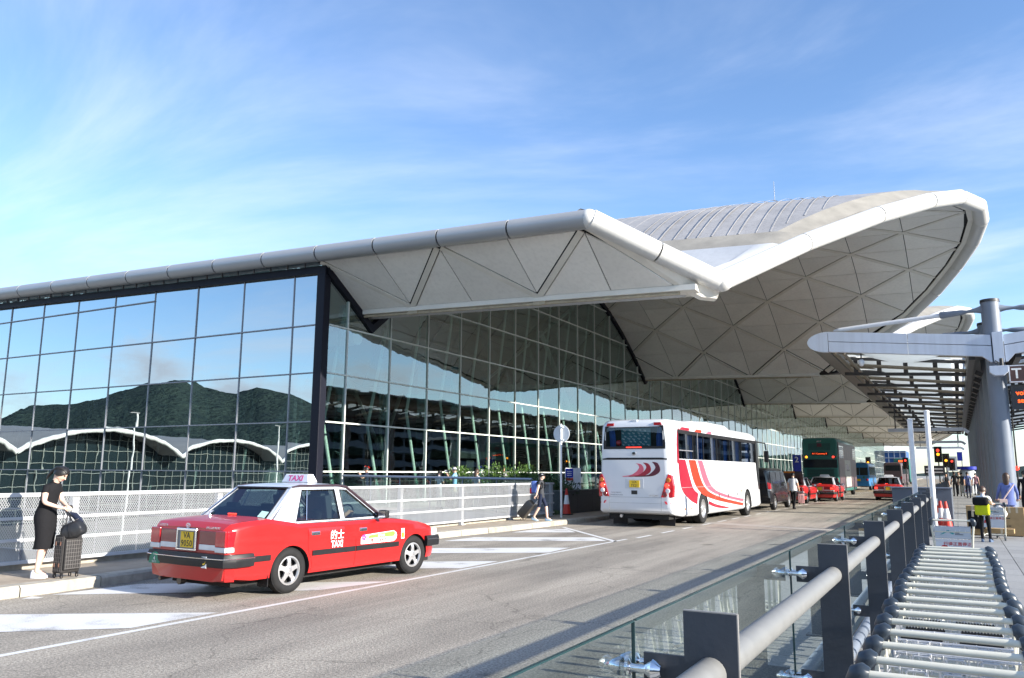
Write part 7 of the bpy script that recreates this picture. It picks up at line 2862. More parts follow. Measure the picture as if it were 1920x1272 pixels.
mb = MB(); mb.box((0, .26, 1.46), (.13, .06, .09)); mb.build('camera_body', M_PRINT, cam_, bevel=.01)
mb = MB(); mb.cyl((0, .28, 1.46), (0, .40, 1.46), .035, .04, 12); mb.build('lens', mat('lens_pale', (.5, .5, .5), .4), cam_)
human('long-haired woman in a pale grey top half hidden by the planted shrubs', (-16.1, 26.5, DZ), face_dir(.4, 1), 1.55,
      dict(torso=C_LGREY, uarm=C_LGREY, legs=C_LGREY, shin=C_LGREY, foot=C_BLACK), None, (20, -8), 'long', C_BLACK and M_HAIRB, shoes=C_BLACK)
human('man in grey standing behind the middle planted shrub', (-16.1, 28.6, DZ), face_dir(.8, -1), 1.66,
      dict(torso=C_LGREY, uarm=C_LGREY, legs=C_GREY, shin=C_GREY, foot=C_BLACK), None, (0, 0), 'short', shoes=C_BLACK)

# --- travellers on the right walkway
ZW = .15
BY, J, k = human('child with a yellow and black backpack pushing a trolley loaded with boxes', (.47, 22.05, ZW), face_dir(.12, 1), 1.27,
                 dict(torso=C_WHITE, uarm=C_WHITE, legs=C_BLACK, shin=C_BLACK, foot=C_BLACK),
                 dict(ell=(-.2, .12, 1.2), wrl=(-.2, .34, 1.18), hal=(-.2, .42, 1.17), elr=(.22, .14, 1.2), wrr=(.24, .36, 1.2), har=(.24, .44, 1.2), anr=(.11, .10, .095), tor=(.14, .24, .035), knr=(.1, .08, .5)),
                 (-35, 0), 'short', M_HAIRB, skin=M_SKIN2, shoes=cloth('shoe_navy_white', (.10, .14, .22), .3), sleeve=.5, head_k=1.12)
b2 = thing('backpack', 'yellow-green and black backpack worn by the child pushing the trolley', 'backpack', (.47, 22.05, ZW), face_dir(.12, 1))
M_LIME = cloth('bag_lime', (.52, .56, .02))
mb = MB(); mb.bx(-.16, .14, -.26, -.09, .62, .88); mb.build('pouch', M_LIME, b2, bevel=.045, bseg=3, smooth=50)
mb = MB(); mb.bx(-.19, .13, -.30, -.08, .84, 1.03); mb.build('top', C_BLACK, b2, bevel=.06, bseg=3, smooth=50)
for s in (1, -1):
    mb = MB(); mb.tube([(s * .09, -.09, .98), (s * .10, 0, 1.05), (s * .10, .08, .98), (s * .10, .06, .85), (s * .11, -.08, .72)], .015, 6); mb.build('strap', M_LIME, b2, smooth=50)
mb = MB(); mb.tube([(-.12, -.2, .62), (-.12, -.21, .45)], .008, 5); mb.build('loose_strap', C_BLACK, b2)
WB, J, k = human('woman in a periwinkle blue blouse with tied dark hair behind the cardboard boxes', (1.13, 25.4, ZW), face_dir(-.1, 1), 1.60,
                 dict(torso=C_DENIM, uarm=C_DENIM, farm=C_DENIM, legs=C_DENIM, shin=C_DENIM, foot=C_BLACK), dict(ell=(-.24, .0, 1.17), wrl=(-.26, .18, 1.0), hal=(-.26, .24, .97), elr=(.24, .0, 1.17), wrr=(.27, .2, 1.0), har=(.27, .26, .97)),
                 (-15, 0), 'long', M_HAIRB, shoes=C_BLACK)
kk = 1.6 / 1.75
loft_cloth(WB, 'blouse', [((0, 0, z * kk), rx * kk, ry * kk) for (z, rx, ry) in ((1.45, .12, .085), (1.38, .185, .125), (1.2, .17, .125), (1.08, .155, .118), (.95, .185, .14), (.82, .21, .16))], C_DENIM, 22, .015)
mb = MB(); mb.tube([(.14, -.13, 1.30), (.0, -.16, 1.1), (-.12, -.16, .92)], .02, 6); mb.box((-.14, -.16, .84), (.18, .07, .14)); mb.build('shoulder_bag', cloth('bag_blush', (.60, .46, .42)), WB, bevel=.01)
human('person in black at the far right edge beyond the first column', (1.92, 31.5, ZW), face_dir(.3, 1), 1.70, dict(torso=C_BLACK, uarm=C_BLACK, farm=C_BLACK, legs=C_BLACK, shin=C_BLACK, foot=C_BLACK), None, (0, 0), 'short', shoes=C_BLACK)

W_ = dict(walk)
SPEC = [((.55, 62.3), 1.72, C_DENIM, C_NAVY, 'man in a blue shirt pushing a trolley far along the walkway', face_dir(0, 1), W_),
        ((.22, 66.8), 1.70, C_GREY, C_BEIGE, 'man in a charcoal top and beige trousers on the far walkway', face_dir(.1, 1), None),
        ((-.22, 66.2), 1.74, C_BLACK, C_BLACK, 'man dressed all in black standing with the group on the far walkway', face_dir(-.2, 1), None),
        ((1.15, 71.0), 1.66, C_PINK, C_NAVY, 'person in a pink top beside the dark columns on the far walkway', face_dir(.2, 1), None),
        ((.05, 73.0), 1.76, C_BEIGE, C_GREY, 'tall person in beige behind the walkway group', face_dir(0, -1), None),
        ((-.75, 64.0), 1.60, C_BLACK, C_GREY, 'person in a black top next to the far railing', face_dir(.5, -1), None)]
for (xy, h, top, bot, lab, rz, ps) in SPEC:
    human(lab, (xy[0], xy[1], ZW), rz, h, dict(torso=top, uarm=top, legs=bot, shin=bot, foot=C_BLACK), ps, (0, 0), 'short', shoes=C_BLACK, fine=False, group='travellers on the far walkway')
# taxi driver seated at the wheel
sit = dict(pelvis=(0, -.05, .28), spine=(0, -.10, .46), chest=(0, -.12, .64), neckb=(0, -.10, .79), neck=(0, -.08, .85), head=(0, -.05, .955), crown=(0, -.05, 1.03),
           shl=(-.165, -.10, .76), shr=(.165, -.10, .76), ell=(-.20, .08, .56), wrl=(-.12, .32, .64), hal=(-.10, .38, .66), elr=(.24, .12, .62), wrr=(.20, .34, .70), har=(.17, .40, .72),
           hipl=(-.09, .02, .26), hipr=(.09, .02, .26), knl=(-.12, .42, .34), knr=(.12, .42, .34), anl=(-.12, .62, .0), anr=(.12, .62, .0), tol=(-.12, .76, -.02), tor=(.12, .76, -.02))
TM = TAXI.matrix_basis.copy()
dp = TM @ Vector((.36, -.30, .36))
human('taxi driver in a dark polo shirt at the wheel of the nearest taxi', dp, TAXI.rotation_euler.z, 1.72, dict(torso=C_GREY, uarm=C_GREY, legs=C_NAVY, shin=C_NAVY, foot=C_BLACK), sit, (0, 0), 'short', shoes=C_BLACK, sleeve=.5)
# ================================================================ luggage trolleys
M_TUBE = mat('trolley_tube_pale', (0.58, 0.57, 0.49), 0.5, metal=0.0, var=0.05, scale=10)
M_WIRE = mat('trolley_wire_zinc', (0.68, 0.69, 0.71), 0.3, metal=0.5, var=0.05)
M_KNOB = mat('trolley_knob_slate', (0.030, 0.042, 0.058), 0.35, var=0.15)
M_RUB = mat('trolley_rubber_black', (0.010, 0.010, 0.012), 0.6)
M_BOARD = mat('trolley_board_pale', (0.46, 0.52, 0.60), 0.45, var=0.05)
M_BOARDW = mat('trolley_board_white', (0.60, 0.64, 0.72), 0.4, var=0.04)
M_TEAL = mat('print_teal', (.02, .30, .34), .5)
M_PRED = mat('print_crimson', (.45, .03, .045), .5)


def make_trolley(label, loc, rz, group, boards=False):
    t = thing('luggage_trolley', label, 'trolley', loc, rz, group)
    w = .245
    mb = MB(); mb.tube([(-w, 0, .87), (w, 0, .87)], .0145, 14); mb.build('handle', M_TUBE, t, smooth=40)
    for s in (1, -1):
        mb = MB(); mb.tube([(s * (w - .006), 0, .874), (s * (w + .012), .002, .876), (s * (w + .030), .006, .868), (s * (w + .040), .014, .845), (s * (w + .040), .022, .815), (s * (w + .036), .028, .795)], [.020, .032, .036, .035, .030, .021], 14)
        mb.build('knob', M_KNOB, t, smooth=60)
        mb = MB(); mb.tube([(s * (w + .034), .026, .80), (s * (w + .012), .10, .58), (s * (w - .01), .20, .24), (s * (w - .02), .23, .10)], .015, 8); mb.build('upright', M_TUBE, t, smooth=40)
        mb = MB(); mb.tube([(s * (w - .02), .02, .10), (s * (w - .03), .5, .11), (s * (w - .10), .95, .12)], .015, 8); mb.build('base_tube', M_TUBE, t, smooth=40)
        mb = MB(); mb.lathe([(.05, -.016), (.06, 0), (.05, .016)], (s * (w - .02), .06, .06), 'X', 16); mb.box((s * (w - .02), .06, .11), (.035, .06, .06)); mb.build('wheel', M_KNOB, t)
    mb = MB(); mb.lathe([(.045, -.015), (.055, 0), (.045, .015)], (0, .92, .055), 'X', 16); mb.build('wheel', M_KNOB, t)
    mb = MB(); mb.tube([(-w + .1, .95, .12), (w - .1, .95, .12)], .015, 8); mb.tube([(-w + .02, .4, .115), (w - .02, .4, .115)], .012, 8); mb.build('base_cross', M_TUBE, t)
    mb = MB(); mb.tube([(-w + .005, .055, .70), (w - .005, .055, .70)], .011, 8); mb.build('cross_bar', M_TUBE, t, smooth=40)
    # wire basket under the handle
    mb = MB()
    for z, y in ((.78, .05), (.72, .06), (.62, .08), (.56, .10)):
        mb.tube([(-w + .01, y, z), (w - .01, y, z)], .0032, 5)
        mb.tube([(-w + .01, y + .14, z - .02), (w - .01, y + .14, z - .02)], .0032, 5)
    for k in range(11):
        x = lerp(-w + .01, w - .01, k / 10)
        big = k in (0, 3, 7, 10)
        mb.tube([(x, .045, .785), (x, .10, .56), (x, .24, .54), (x, .20, .765)], .0048 if big else .0026, 5)
    for s in (1, -1):
        for q in range(4):
            z = .57 + q * .055
            mb.tube([(s * (w - .01), .05, z + .02), (s * (w - .01), .22, z)], .003, 5)
    mb.build('basket', M_WIRE, t, kind='stuff')
    for c in (-.13, .0, .13):
        mb = MB(); mb.tube([(c - .035, .045, .70), (c - .035, .043, .765), (c - .028, .043, .772), (c + .028, .043, .772), (c + .035, .043, .765), (c + .035, .045, .70)], .0042, 6); mb.build('wire_loop', M_WIRE, t)
    for c in (-.135, .115):
        mb = MB()
        n = 26
        top = [(lerp(c - .09, c + .09, i / n), .205, .772 + (.007 if i % 2 else -.003)) for i in range(n + 1)]
        bot = [(p[0], p[1], p[2] - .020) for p in top]
        mb.grid([[(p[0], p[1] - .008, p[2]) for p in bot], [(p[0], p[1] - .008, p[2]) for p in top], [(p[0], p[1] + .008, p[2]) for p in top], [(p[0], p[1] + .008, p[2]) for p in bot]], closed_v=True)
        mb.build('rubber_strip', M_RUB, t)
    if boards:
        tilt = lambda z: .026 + (.80 - z) * .34
        for nm, z0, z1, m in (('upper_board', .60, .775, M_BOARD), ('lower_board', .30, .585, M_BOARDW)):
            mb = MB()
            mb.prism([(-w + .012, z0), (w - .012, z0), (w - .012, z1), (-w + .012, z1)], lambda u, v: (u, tilt(v) - .008, v), lambda u, v: (u, tilt(v) + .006, v))
            bd = mb.build(nm, m, t)
            up = Vector((0, -.34, 1)).normalized()
            def on(u, z, dy=-.0095):
                return (u, tilt(z) + dy, z)
            if nm == 'upper_board':
                mb = MB(); sw = catmull([(-.17, .655), (-.13, .68), (-.08, .715), (-.04, .72), (-.02, .705), (.02, .675)], 5); s2 = catmull([(-.155, .655), (-.12, .668), (-.07, .695), (-.045, .70), (-.035, .68), (.005, .66)], 5)
                mb.grid([[on(*p) for p in sw], [on(*p) for p in s2]]); mb.build('board_logo', M_TEAL, bd)
                for q in range(2):
                    mb = MB(); mb.face([on(.03, .655 + .022 * q), on(.14 - .05 * q, .655 + .022 * q), on(.14 - .05 * q, .665 + .022 * q), on(.03, .665 + .022 * q)]); mb.build('board_print', M_KNOB, bd)
            else:
                lettering('行得正買得正', .062, on(.055, .515, -.010), (1, 0, 0), up, M_PRED, bd, bold=.001)
                mb = MB(); pts = [(-.12 + .07 * math.cos(PI * q / 14), .40 + .10 * math.sin(PI * q / 14)) for q in range(15)]
                for i in range(len(pts) - 1):
                    mb.face([on(-.12, .40), on(*pts[i]), on(*pts[i + 1])])
                mb.build('board_emblem', M_PRED, bd)
                lettering('.' * 9, .05, on(-.12, .43, -.0105), (1, 0, 0), up, M_WPRINT, bd, bold=.001)
    return t


TROW = 'nested row of luggage trolleys beside the balustrade'
TY = [2.52, 2.82, 3.13, 3.38, 3.69, 3.99, 4.28, 4.56, 4.82, 5.09, 5.40, 5.72, 6.05, 6.42, 6.74, 7.02, 7.33, 7.71, 8.08, 8.42, 8.67]
random.seed(11)
T0 = None
words = ['nearest', 'second nearest', 'third', 'fourth', 'fifth', 'sixth', 'seventh', 'eighth', 'ninth', 'tenth', 'eleventh', 'twelfth', 'thirteenth', 'fourteenth', 'fifteenth', 'sixteenth', 'seventeenth', 'eighteenth', 'nineteenth']
for i, y in enumerate(TY):
    x = -.075 + random.uniform(-.014, .014)
    n = len(TY)
    if i == 0:
        lab = 'luggage trolley nearest the viewer at the near end of the nested row'
    elif i == n - 1:
        lab = 'last luggage trolley at the far end of the nested row, before the loose one'
    else:
        lab = 'luggage trolley ' + (words[i] + ' from the near end' if i < 11 else words[n - 1 - i] + ' from the far end') + ' of the nested row'
        if i < 11 and i < 2:
            lab = 'second luggage trolley from the near end of the nested row'
        if n - 1 - i == 1:
            lab = 'second luggage trolley from the far end of the nested row'
    if T0 is None:
        T0 = make_trolley(lab, (x, y, .15), 0, TROW); T0.rotation_euler.z = R(.6)
    else:
        copy_tree(T0, lab, (x, y, .15), R(random.uniform(-1.6, 1.6)))
TB = make_trolley('loose luggage trolley with pale boards bearing a red slogan, beyond the nested row', (-.13, 13.9, .15), R(1.5), None, boards=True)
TC = copy_tree(TB, 'luggage trolley loaded with cardboard boxes, pushed by the child', (.645, 22.6, .15), R(-6))
TD = copy_tree(TB, 'luggage trolley pushed by the man in the blue shirt far along the walkway', (.55, 62.95, .15), 0)
TE = copy_tree(TB, 'empty luggage trolley with a white board by the far railing', (-.78, 37.2, .15), R(175))
# boxes on the loaded trolley and beside it
M_CARD = mat('cardboard', (.40, .26, .12), .85, var=.12, scale=6, streak=.15)
M_TAPE = mat('packing_tape', (.56, .46, .32), .25)


def carton(label, loc, rz, d, m=M_CARD, marks=()):
    t = thing('carton', label, 'box', loc, rz)
    x, y, z = d[0] / 2, d[1] / 2, d[2]
    mb = MB(); mb.bx(-x, x, -y, y, 0, z); mb.build('box', m, t, bevel=.008)
    for s in (1, -1):
        mb = MB(); mb.bx(-x - .001, x + .001, s * .004, s * (y - .0), z, z + .006); mb.build('flap', m, t)
    for q in (-.35, .35):
        mb = MB(); mb.bx(q * x - .025, q * x + .025, -y - .002, y + .002, z - .13, z + .008); mb.build('tape', M_TAPE, t)
    for (u, v, a, b) in marks:
        mb = MB(); mb.bx(u, u + a, -y - .003, -y, v, v + b); mb.build('print', M_PRINT, t)
    return t


carton('tall cardboard box with tape strips, at the right of the loaded trolley', (1.18, 24.55, .17), R(-4), (.46, .40, .70), marks=((-.18, .42, .10, .02), (-.20, .22, .05, .03), (-.13, .23, .06, .02)))
carton('wide cardboard box lying across the loaded trolley deck', (.72, 23.55, .28), R(-6), (.80, .35, .10))
carton('black box standing on the loaded trolley, left of the child', (.33, 23.35, .38), R(-6), (.34, .38, .42), C_BLACK)
carton('open cardboard box standing behind the black box', (.36, 24.5, .17), R(-3), (.46, .4, .72))
sb = thing('plastic_bag', 'pale plastic bag on top of the loaded trolley boxes', 'bag', (.82, 23.2, .66))
mb = MB()
rows = []
for i, (r_, z) in enumerate(((.02, 0), (.13, .02), (.16, .10), (.13, .20), (.06, .27), (.03, .30))):
    rows.append([(r_ * math.cos(a) * (1 + .12 * math.sin(3 * a + i)), r_ * math.sin(a) * (1 + .1 * math.cos(4 * a + i)), z) for a in [2 * PI * j / 18 for j in range(18)]])
mb.grid(rows, closed_u=True); mb.build('bag_body', mat('bag_translucent', (.55, .52, .50), .4, var=.2, scale=12), sb, smooth=60)
# ================================================================ small things around the kerb and the forecourt
# round sign seen from behind
rs = thing('road_sign', 'round pale road sign seen from behind on a white pole left of the coach', 'sign', (-12.11, 25.6, .15))
M_SIGNB = mat('sign_back_grey', (.56, .60, .64), .45, var=.06, scale=3)
mb = MB(); mb.cyl((0, 0, 0), (0, 0, 3.22), .038, .038, 14); mb.build('pole', M_WPOLE, rs, smooth=40)
mb = MB(); mb.lathe([(0, .035), (.305, .035), (.31, .045), (.31, .052), (0, .052)], (0, 0, 2.88), 'Y', 40); d = mb.build('disc', M_SIGNB, rs, smooth=30)
for z in (2.66, 3.1):
    for s in (1, -1):
        mb = MB(); mb.lathe([(.016, .035), (.013, .022), (0, .02)], (s * .07, 0, z), 'Y', 8); mb.build('bolt', M_BLACKP, d)
    mb = MB(); mb.bx(-.09, .09, -.045, .036, z - .02, z + .02); mb.build('clamp', M_SIGNB, rs)
# traffic cones
M_CONE = mat('cone_red', (.55, .035, .02), .5, var=.1, scale=6)


def cone(label, x, y, z, h=.75, group=None):
    t = thing('traffic_cone', label, 'cone', (x, y, z), 0, group)
    mb = MB(); mb.box((0, 0, .02), (.38, .38, .04)); mb.build('foot', M_BLACKP, t, bevel=.012)
    r = lambda q: lerp(.155, .03, q)
    for nm, a, b, m in (('cone', .0, .38, M_CONE), ('collar', .38, .74, M_WPRINT), ('tip', .74, 1.0, M_CONE)):
        mb = MB(); mb.lathe([(r(a), .04 + a * (h - .04)), (r(b), .04 + b * (h - .04))] + ([(0, h)] if b == 1 else []), n=24); mb.build(nm, m, t, smooth=40)
    return t


cone('red and white cone standing by the dark planter wall next to the round sign', -12.72, 27.35, .15, .95)
GC = 'cones by the end of the balustrade'
cone('right-hand of the two cones pressed together at the end of the balustrade', -.36, 25.9, .15, .80, GC)
cone('left-hand of the two cones pressed together at the end of the balustrade', -.50, 26.25, .15, .80, GC)
wr = thing('barrier_board', 'red and white folded barrier board leaning by the cones', 'barrier', (-.56, 25.55, .15))
for k in range(4):
    mb = MB(); mb.bx(-.10, .02, -.02, .02, .10 + .2 * k, .28 + .2 * k); mb.build('stripe_board', M_CONE if k % 2 == 0 else M_WPRINT, wr)
mb = MB(); mb.tube([(-.04, 0, 0), (-.04, 0, .98)], .012, 6); mb.build('stake', M_WPRINT, wr)

# glass rail of the forecourt
fb = thing('glass_balustrade', 'glass rail with blue-grey top bar along the terminal forecourt, behind the mesh fence', 'balustrade', (-17.5, 25.6, .25))
A0, A1 = Vector((-22.2, 25.95, 1.50)), Vector((-13.05, 25.2, 1.45))
mb = MB(); mb.tube([A0, A1], .045, 10); mb.build('top_rail', mat('rail_bluegrey', (.28, .33, .42), .35, metal=.5), fb, world=True, smooth=40)
G_FB = glass('forecourt_glass', (.60, .76, .74), base=.10, ior=1.5, refl=(.85, 1, 1))
for k in range(6):
    a, b = A0.lerp(A1, k / 6 + .004), A0.lerp(A1, (k + 1) / 6 - .004)
    mb = MB(); mb.face([(a.x, a.y, .3), (b.x, b.y, .3), (b.x, b.y, b.z - .06), (a.x, a.y, a.z - .06)]); mb.build('glass_pane', G_FB, fb, world=True)
    mb = MB(); mb.bar((a.x, a.y, .25), (a.x, a.y, a.z), .05, .03, (1, 0, 0)); mb.build('post', M_CSTEEL, fb, world=True)

# planter wall of dark granite with a hedge, and planted shrubs on the forecourt
pw = thing('planter_wall', 'low dark granite planter wall beside the coach', 'wall', (-13.2, 31, .15))
M_GRD = mat('granite_dark', (.030, .034, .042), .35, var=.3, scale=14)
for k in range(6):
    y0 = 27.45 + 1.5 * k
    mb = MB(); mb.bx(-13.35, -13.0, y0, y0 + 1.49, .146, .98); mb.build('slab', M_GRD, pw, world=True, bevel=.006)
mb = MB(); mb.bx(-15.5, -13.36, 27.45, 27.75, .146, .98); mb.build('end_slab', M_GRD, pw, world=True)
mb = MB(); mb.bx(-13.4, -12.96, 27.4, 36.5, .985, 1.02); mb.build('coping', mat('granite_edge', (.09, .095, .10), .4, var=.2), pw, world=True)
M_LEAF = mat('leaf_green', (.085, .16, .028), .45, var=.35, scale=6, tint=(.045, .10, .02))
M_LEAFD = mat('leaf_dark', (.035, .07, .02), .5, var=.4, scale=6)
M_STEM = mat('stem_brown', (.09, .06, .04), .9)


def shrub(label, loc, rx, rz, n, m, group=None, leaf=.11, box=True, conical=False):
    t = thing('shrub', label, 'shrub', loc, 0, group)
    if box:
        mb = MB(); mb.bx(-rx * .8, rx * .8, -.28, .28, 0, .62); mb.build('planter', M_GRD, t, bevel=.015)
    zb = .62 if box else 0
    mb = MB()
    for k in range(5):
        a = 2 * PI * k / 5
        mb.tube([(0, 0, zb - .05), (rx * .3 * math.cos(a), rx * .3 * math.sin(a), zb + rz * .5), (rx * .55 * math.cos(a), rx * .55 * math.sin(a), zb + rz * 1.0)], [.02, .014, .006], 5)
    mb.build('stems', M_STEM, t)
    mb = MB()
    for _ in range(n):
        u = random.random() ** .45
        a, c = random.uniform(0, 2 * PI), random.uniform(-.75, 1)
        sn = math.sqrt(1 - c * c)
        lump = 1 + .18 * math.sin(3.1 * a + 2 * c) + .10 * math.sin(7 * a - 3 * c)
        if conical:
            h = random.random(); rr = rx * (1 - h) * math.sqrt(random.random()) * 1.05
            p = Vector((rr * math.cos(a), rr * math.sin(a), zb + 2 * rz * h))
            out = Vector((math.cos(a), math.sin(a), .5)).normalized()
        else:
            p = Vector((rx * u * sn * math.cos(a) * lump, rx * .8 * u * sn * math.sin(a) * lump, zb + rz * .85 + rz * u * c * lump))
            out = Vector((sn * math.cos(a), sn * math.sin(a), c + .4)).normalized()
        d = (out + Vector((random.gauss(0, .5), random.gauss(0, .5), random.gauss(0, .4)))).normalized()
        s = d.orthogonal().normalized()
        s.rotate(Matrix.Rotation(random.uniform(0, 2 * PI), 3, d))
        L = leaf * random.uniform(.6, 1.2)
        mb.face([p, p + d * L * .5 + s * L * .24, p + d * L, p + d * L * .5 - s * L * .24])
    mb.build('leaves', m, t, merge=False, kind='stuff')
    return t


GS = 'planted shrubs along the terminal forecourt'
shrub('shrub just right of the man in the grey cap', (-17.9, 28.1, .25), .62, .55, 1300, M_LEAF, GS)
shrub('middle bright green shrub of the forecourt planters', (-16.2, 28.0, .25), .78, .60, 1500, M_LEAF, GS)
shrub('bright green shrub nearest the far end of the mesh fence', (-14.9, 28.0, .25), .74, .58, 1500, M_LEAF, GS)
shrub('dark hedge clump on the granite planter wall behind the round sign', (-13.75, 28.6, .6), .85, .48, 1900, M_LEAFD, None, .10, box=False)
GT = 'pair of small conical trees by the terminal doors'
for k, (x, y) in enumerate(((-17.4, 57.0), (-16.6, 57.6))):
    shrub(('left' if k == 0 else 'right') + ' of the two small conical trees by the terminal beyond the van', (x, y, .25), .55, .95, 900, M_LEAFD, GT, .12, True, True)
wd = thing('weed_tuft', 'small weed tuft growing at the foot of the fence end post', 'plant', (-12.85, 26.75, .15))
mb = MB()
for _ in range(120):
    a = random.uniform(0, 2 * PI); r_ = random.uniform(0, .16)
    p = Vector((r_ * math.cos(a), r_ * math.sin(a) * 1.2, random.uniform(0, .12)))
    d = Vector((random.gauss(0, .6), random.gauss(0, .6), 1)).normalized(); s = d.orthogonal().normalized()
    mb.face([p, p + d * .05 + s * .015, p + d * .10, p + d * .05 - s * .015])
mb.build('leaves', M_LEAFD, wd, merge=False, kind='stuff')

# notice stand and numbered door sign
ns = thing('notice_stand', 'white notice stand with a blue heading by the terminal doors, left of the coach', 'sign', (-14.4, 31.6, .25), R(70))
for (x0, x1, z0, z1, m, nm) in ((-.45, .0, .85, 1.62, M_WPRINT, 'notice_board'), (.02, .48, .3, 1.62, M_WPRINT, 'notice_board')):
    mb = MB(); mb.bx(x0, x1, -.02, .02, z0, z1); mb.build(nm, m, ns)
M_BLUE = mat('sign_blue', (.012, .03, .38), .4)
mb = MB(); mb.bx(-.44, -.01, -.03, -.02, 1.22, 1.60); mb.build('notice_heading', M_BLUE, ns)
mb = MB(); mb.bx(-.44, -.01, -.03, -.02, 1.10, 1.20); mb.build('notice_stripe', M_CONE, ns)
mb = MB(); mb.bx(.04, .46, -.03, -.02, .35, .60); mb.build('notice_heading', M_BLUE, ns)
for q in range(3):
    mb = MB(); mb.bx(-.38, -.1, -.034, -.03, 1.30 + q * .08, 1.33 + q * .08); mb.build('notice_print', M_WPRINT, ns)
mb = MB(); mb.cyl((-.4, 0, 0), (-.4, 0, .9), .02, .02, 6); mb.cyl((.4, 0, 0), (.4, 0, .35), .02, .02, 6); mb.build('leg', M_CSTEEL, ns)
n2 = thing('door_number_sign', 'tall blue sign with a white 2 beside the green double decker', 'sign', (-9.95, 60.2, .15))
mb = MB(); mb.bx(-.27, .27, -.1, .1, 0, 2.85); mb.build('panel', M_BLUE, n2, bevel=.01)
lettering('2', .55, (0, -.105, 2.50), (1, 0, 0), (0, 0, 1), M_WPRINT, n2, extrude=.004, bold=.01)
n3 = thing('door_number_sign', 'blue pillar sign against the terminal glass beyond the coach', 'sign', (-20.5, 62, .25))
mb = MB(); mb.bx(-.8, .8, -.1, .1, 0, 3.2); mb.build('panel', M_BLUE, n3, bevel=.01)
mb = MB(); mb.lathe([(.34, -.012), (.26, -.012)], (0, -.105, 2.6), 'Y', 24); mb.build('ring', M_WPRINT, n3)

# traffic signals at the far end of the walkway
M_SIG = mat('signal_black', (.012, .012, .013), .5)
M_SOFFL = mat('signal_dark_lens', (.05, .03, .02), .3)


def signal(label, x, y, h, lit, z0=0.0, group='traffic signals at the far end of the road'):
    t = thing('traffic_signal', label, 'traffic light', (x, y, z0), 0, group)
    mb = MB(); mb.cyl((0, .1, 0), (0, .1, h + .5), .055, .055, 10); mb.build('pole', M_SIG, t)
    mb = MB(); mb.bx(-.19, .19, -.12, .14, h - .55, h + .55); b = mb.build('signal_head', M_SIG, t, bevel=.02)
    mb = MB(); mb.prism([(-.32, h - .72), (.32, h - .72), (.32, h + .72), (-.32, h + .72)], lambda u, v: (u, .15, v), lambda u, v: (u, .17, v)); mb.build('backing_board', M_SIG, t)
    for q, (nm, m) in enumerate((('red', M_RLIT), ('amber', M_ALIT), ('green', None))):
        z = h + .36 - .36 * q
        mm = m if nm in lit else M_SOFFL
        mb = MB(); mb.lathe([(.13, -.12), (.10, -.15), (0, -.165)], (0, 0, z), 'Y', 16); mb.build('lens', mm, b, smooth=40)
        mb = MB(); mb.lathe([(.15, -.12), (.15, -.32)], (0, 0, z), 'Y', 12, a0=0, a1=PI); mb.build('visor', M_SIG, b)
    return t


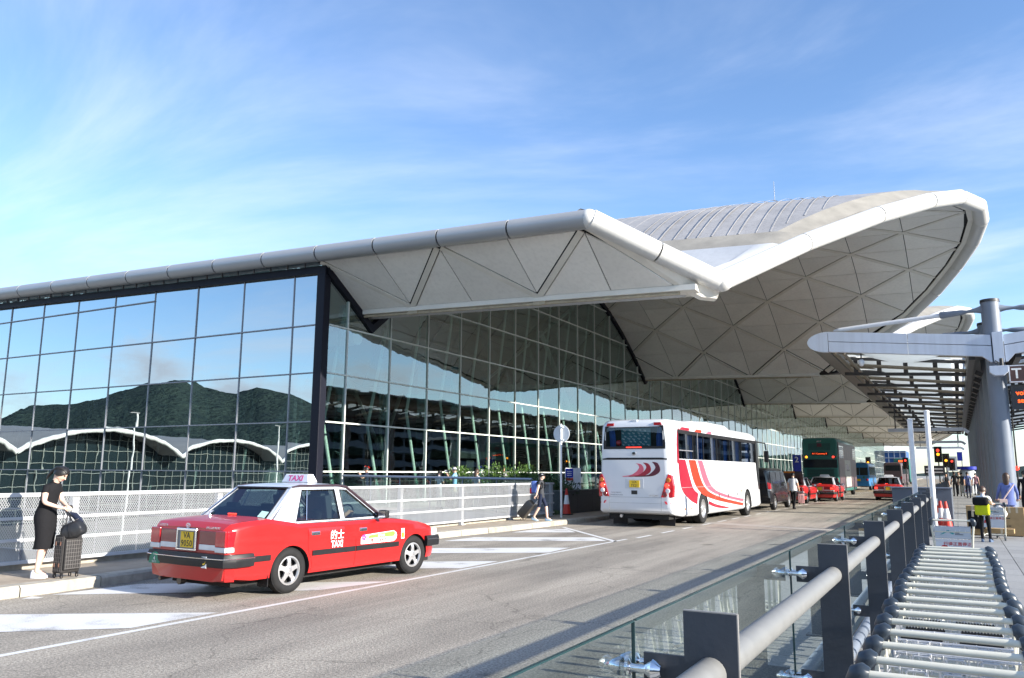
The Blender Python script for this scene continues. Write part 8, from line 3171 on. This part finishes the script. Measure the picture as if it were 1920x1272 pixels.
signal('traffic signal showing amber left of the brown coach', -10.4, 118, 3.2, ('amber',))
signal('traffic signal showing red right of the brown coach', -5.6, 112, 3.0, ('red',))
signal('traffic signal with a glowing amber lamp behind the right white pole', -1.45, 84, 3.35, ('amber', 'red'), .15)
signal('traffic signal showing amber against the sky beyond the railing', -.95, 95, 2.95, ('amber',), .15)
signal('traffic signal showing red, farthest against the sky', -.50, 112, 2.75, ('red',), .15)
hs = thing('direction_sign', 'dark direction sign with white lines hung beyond the white poles', 'sign', (-1.35, 62, 1.65))
mb = MB(); mb.bx(-.62, .62, -.05, .05, 0, .62); mb.build('board', mat('sign_charcoal', (.03, .03, .035), .5), hs)
for q in range(2):
    mb = MB(); mb.bx(-.52, .5, -.056, -.05, .14 + .22 * q, .22 + .22 * q); mb.build('sign_lines', M_WPRINT, hs)
mb = MB(); mb.cyl((-.5, 0, -1.5), (-.5, 0, 0), .03, .03, 8); mb.cyl((.5, 0, -1.5), (.5, 0, 0), .03, .03, 8); mb.build('legs', M_CSTEEL, hs)
# luggage scanner hood and blue kiosk near the far group
kb = thing('kiosk', 'rounded silver kiosk with a blue top behind the walkway group', 'kiosk', (.75, 78, .15))
mb = MB(); mb.lathe([(.62, 0), (.66, .3), (.66, 1.75), (.5, 1.95)], n=24); mb.build('drum', M_SIGNB, kb, smooth=40)
mb = MB(); mb.lathe([(.78, 1.95), (.78, 2.2), (0, 2.22)], n=24); mb.build('cap', M_BLUE, kb, smooth=30)
gs = thing('gantry_sign', 'distant blue gantry sign at the end of the canopy', 'sign', (.35, 128, .15))
mb = MB(); mb.bx(-1.6, -.3, -.1, .1, 2.0, 4.0); mb.build('frame', M_SIGNB, gs)
mb = MB(); mb.bx(-.25, .4, -.1, .1, 3.4, 4.6); mb.build('panel', M_BLUE, gs)
mb = MB(); mb.cyl((-1.5, 0, 0), (-1.5, 0, 2), .06, .06, 8); mb.cyl((.3, 0, 0), (.3, 0, 3.4), .06, .06, 8); mb.build('legs', M_CSTEEL, gs)
mp = thing('lamp_mast', 'thin dark mast with a red lamp seen past the first canopy column', 'mast', (3.3, 60, .15))
mb = MB(); mb.cyl((0, 0, 0), (0, 0, 7.2), .05, .04, 8); mb.build('mast', M_SIG, mp)
mb = MB(); mb.ball((0, 0, 1.95), .14, 10, 8); mb.build('lamp', M_RLIT, mp, smooth=50)
# open suitcases beside the open taxi boot
roller('small pale pink suitcase standing by the open-booted taxi', (-7.75, 47.6, 0), R(10), .34, .22, .55, 0, mat('case_pink', (.55, .30, .30), .4))
# scrap of paper and a drain cover on the road
dcv = thing('drain_cover', 'square iron drain cover set in the road near the kerb', 'drain cover', (-10.2, 30.0, .001))
mb = MB(); mb.bx(-.3, .3, -.3, .3, 0, .006); mb.build('frame', mat('cast_iron', (.05, .048, .045), .6, var=.2), dcv)
for q in range(6):
    mb = MB(); mb.bx(-.24, .24, -.25 + q * .09, -.21 + q * .09, .006, .011); mb.build('bar', MATS['cast_iron'], dcv)
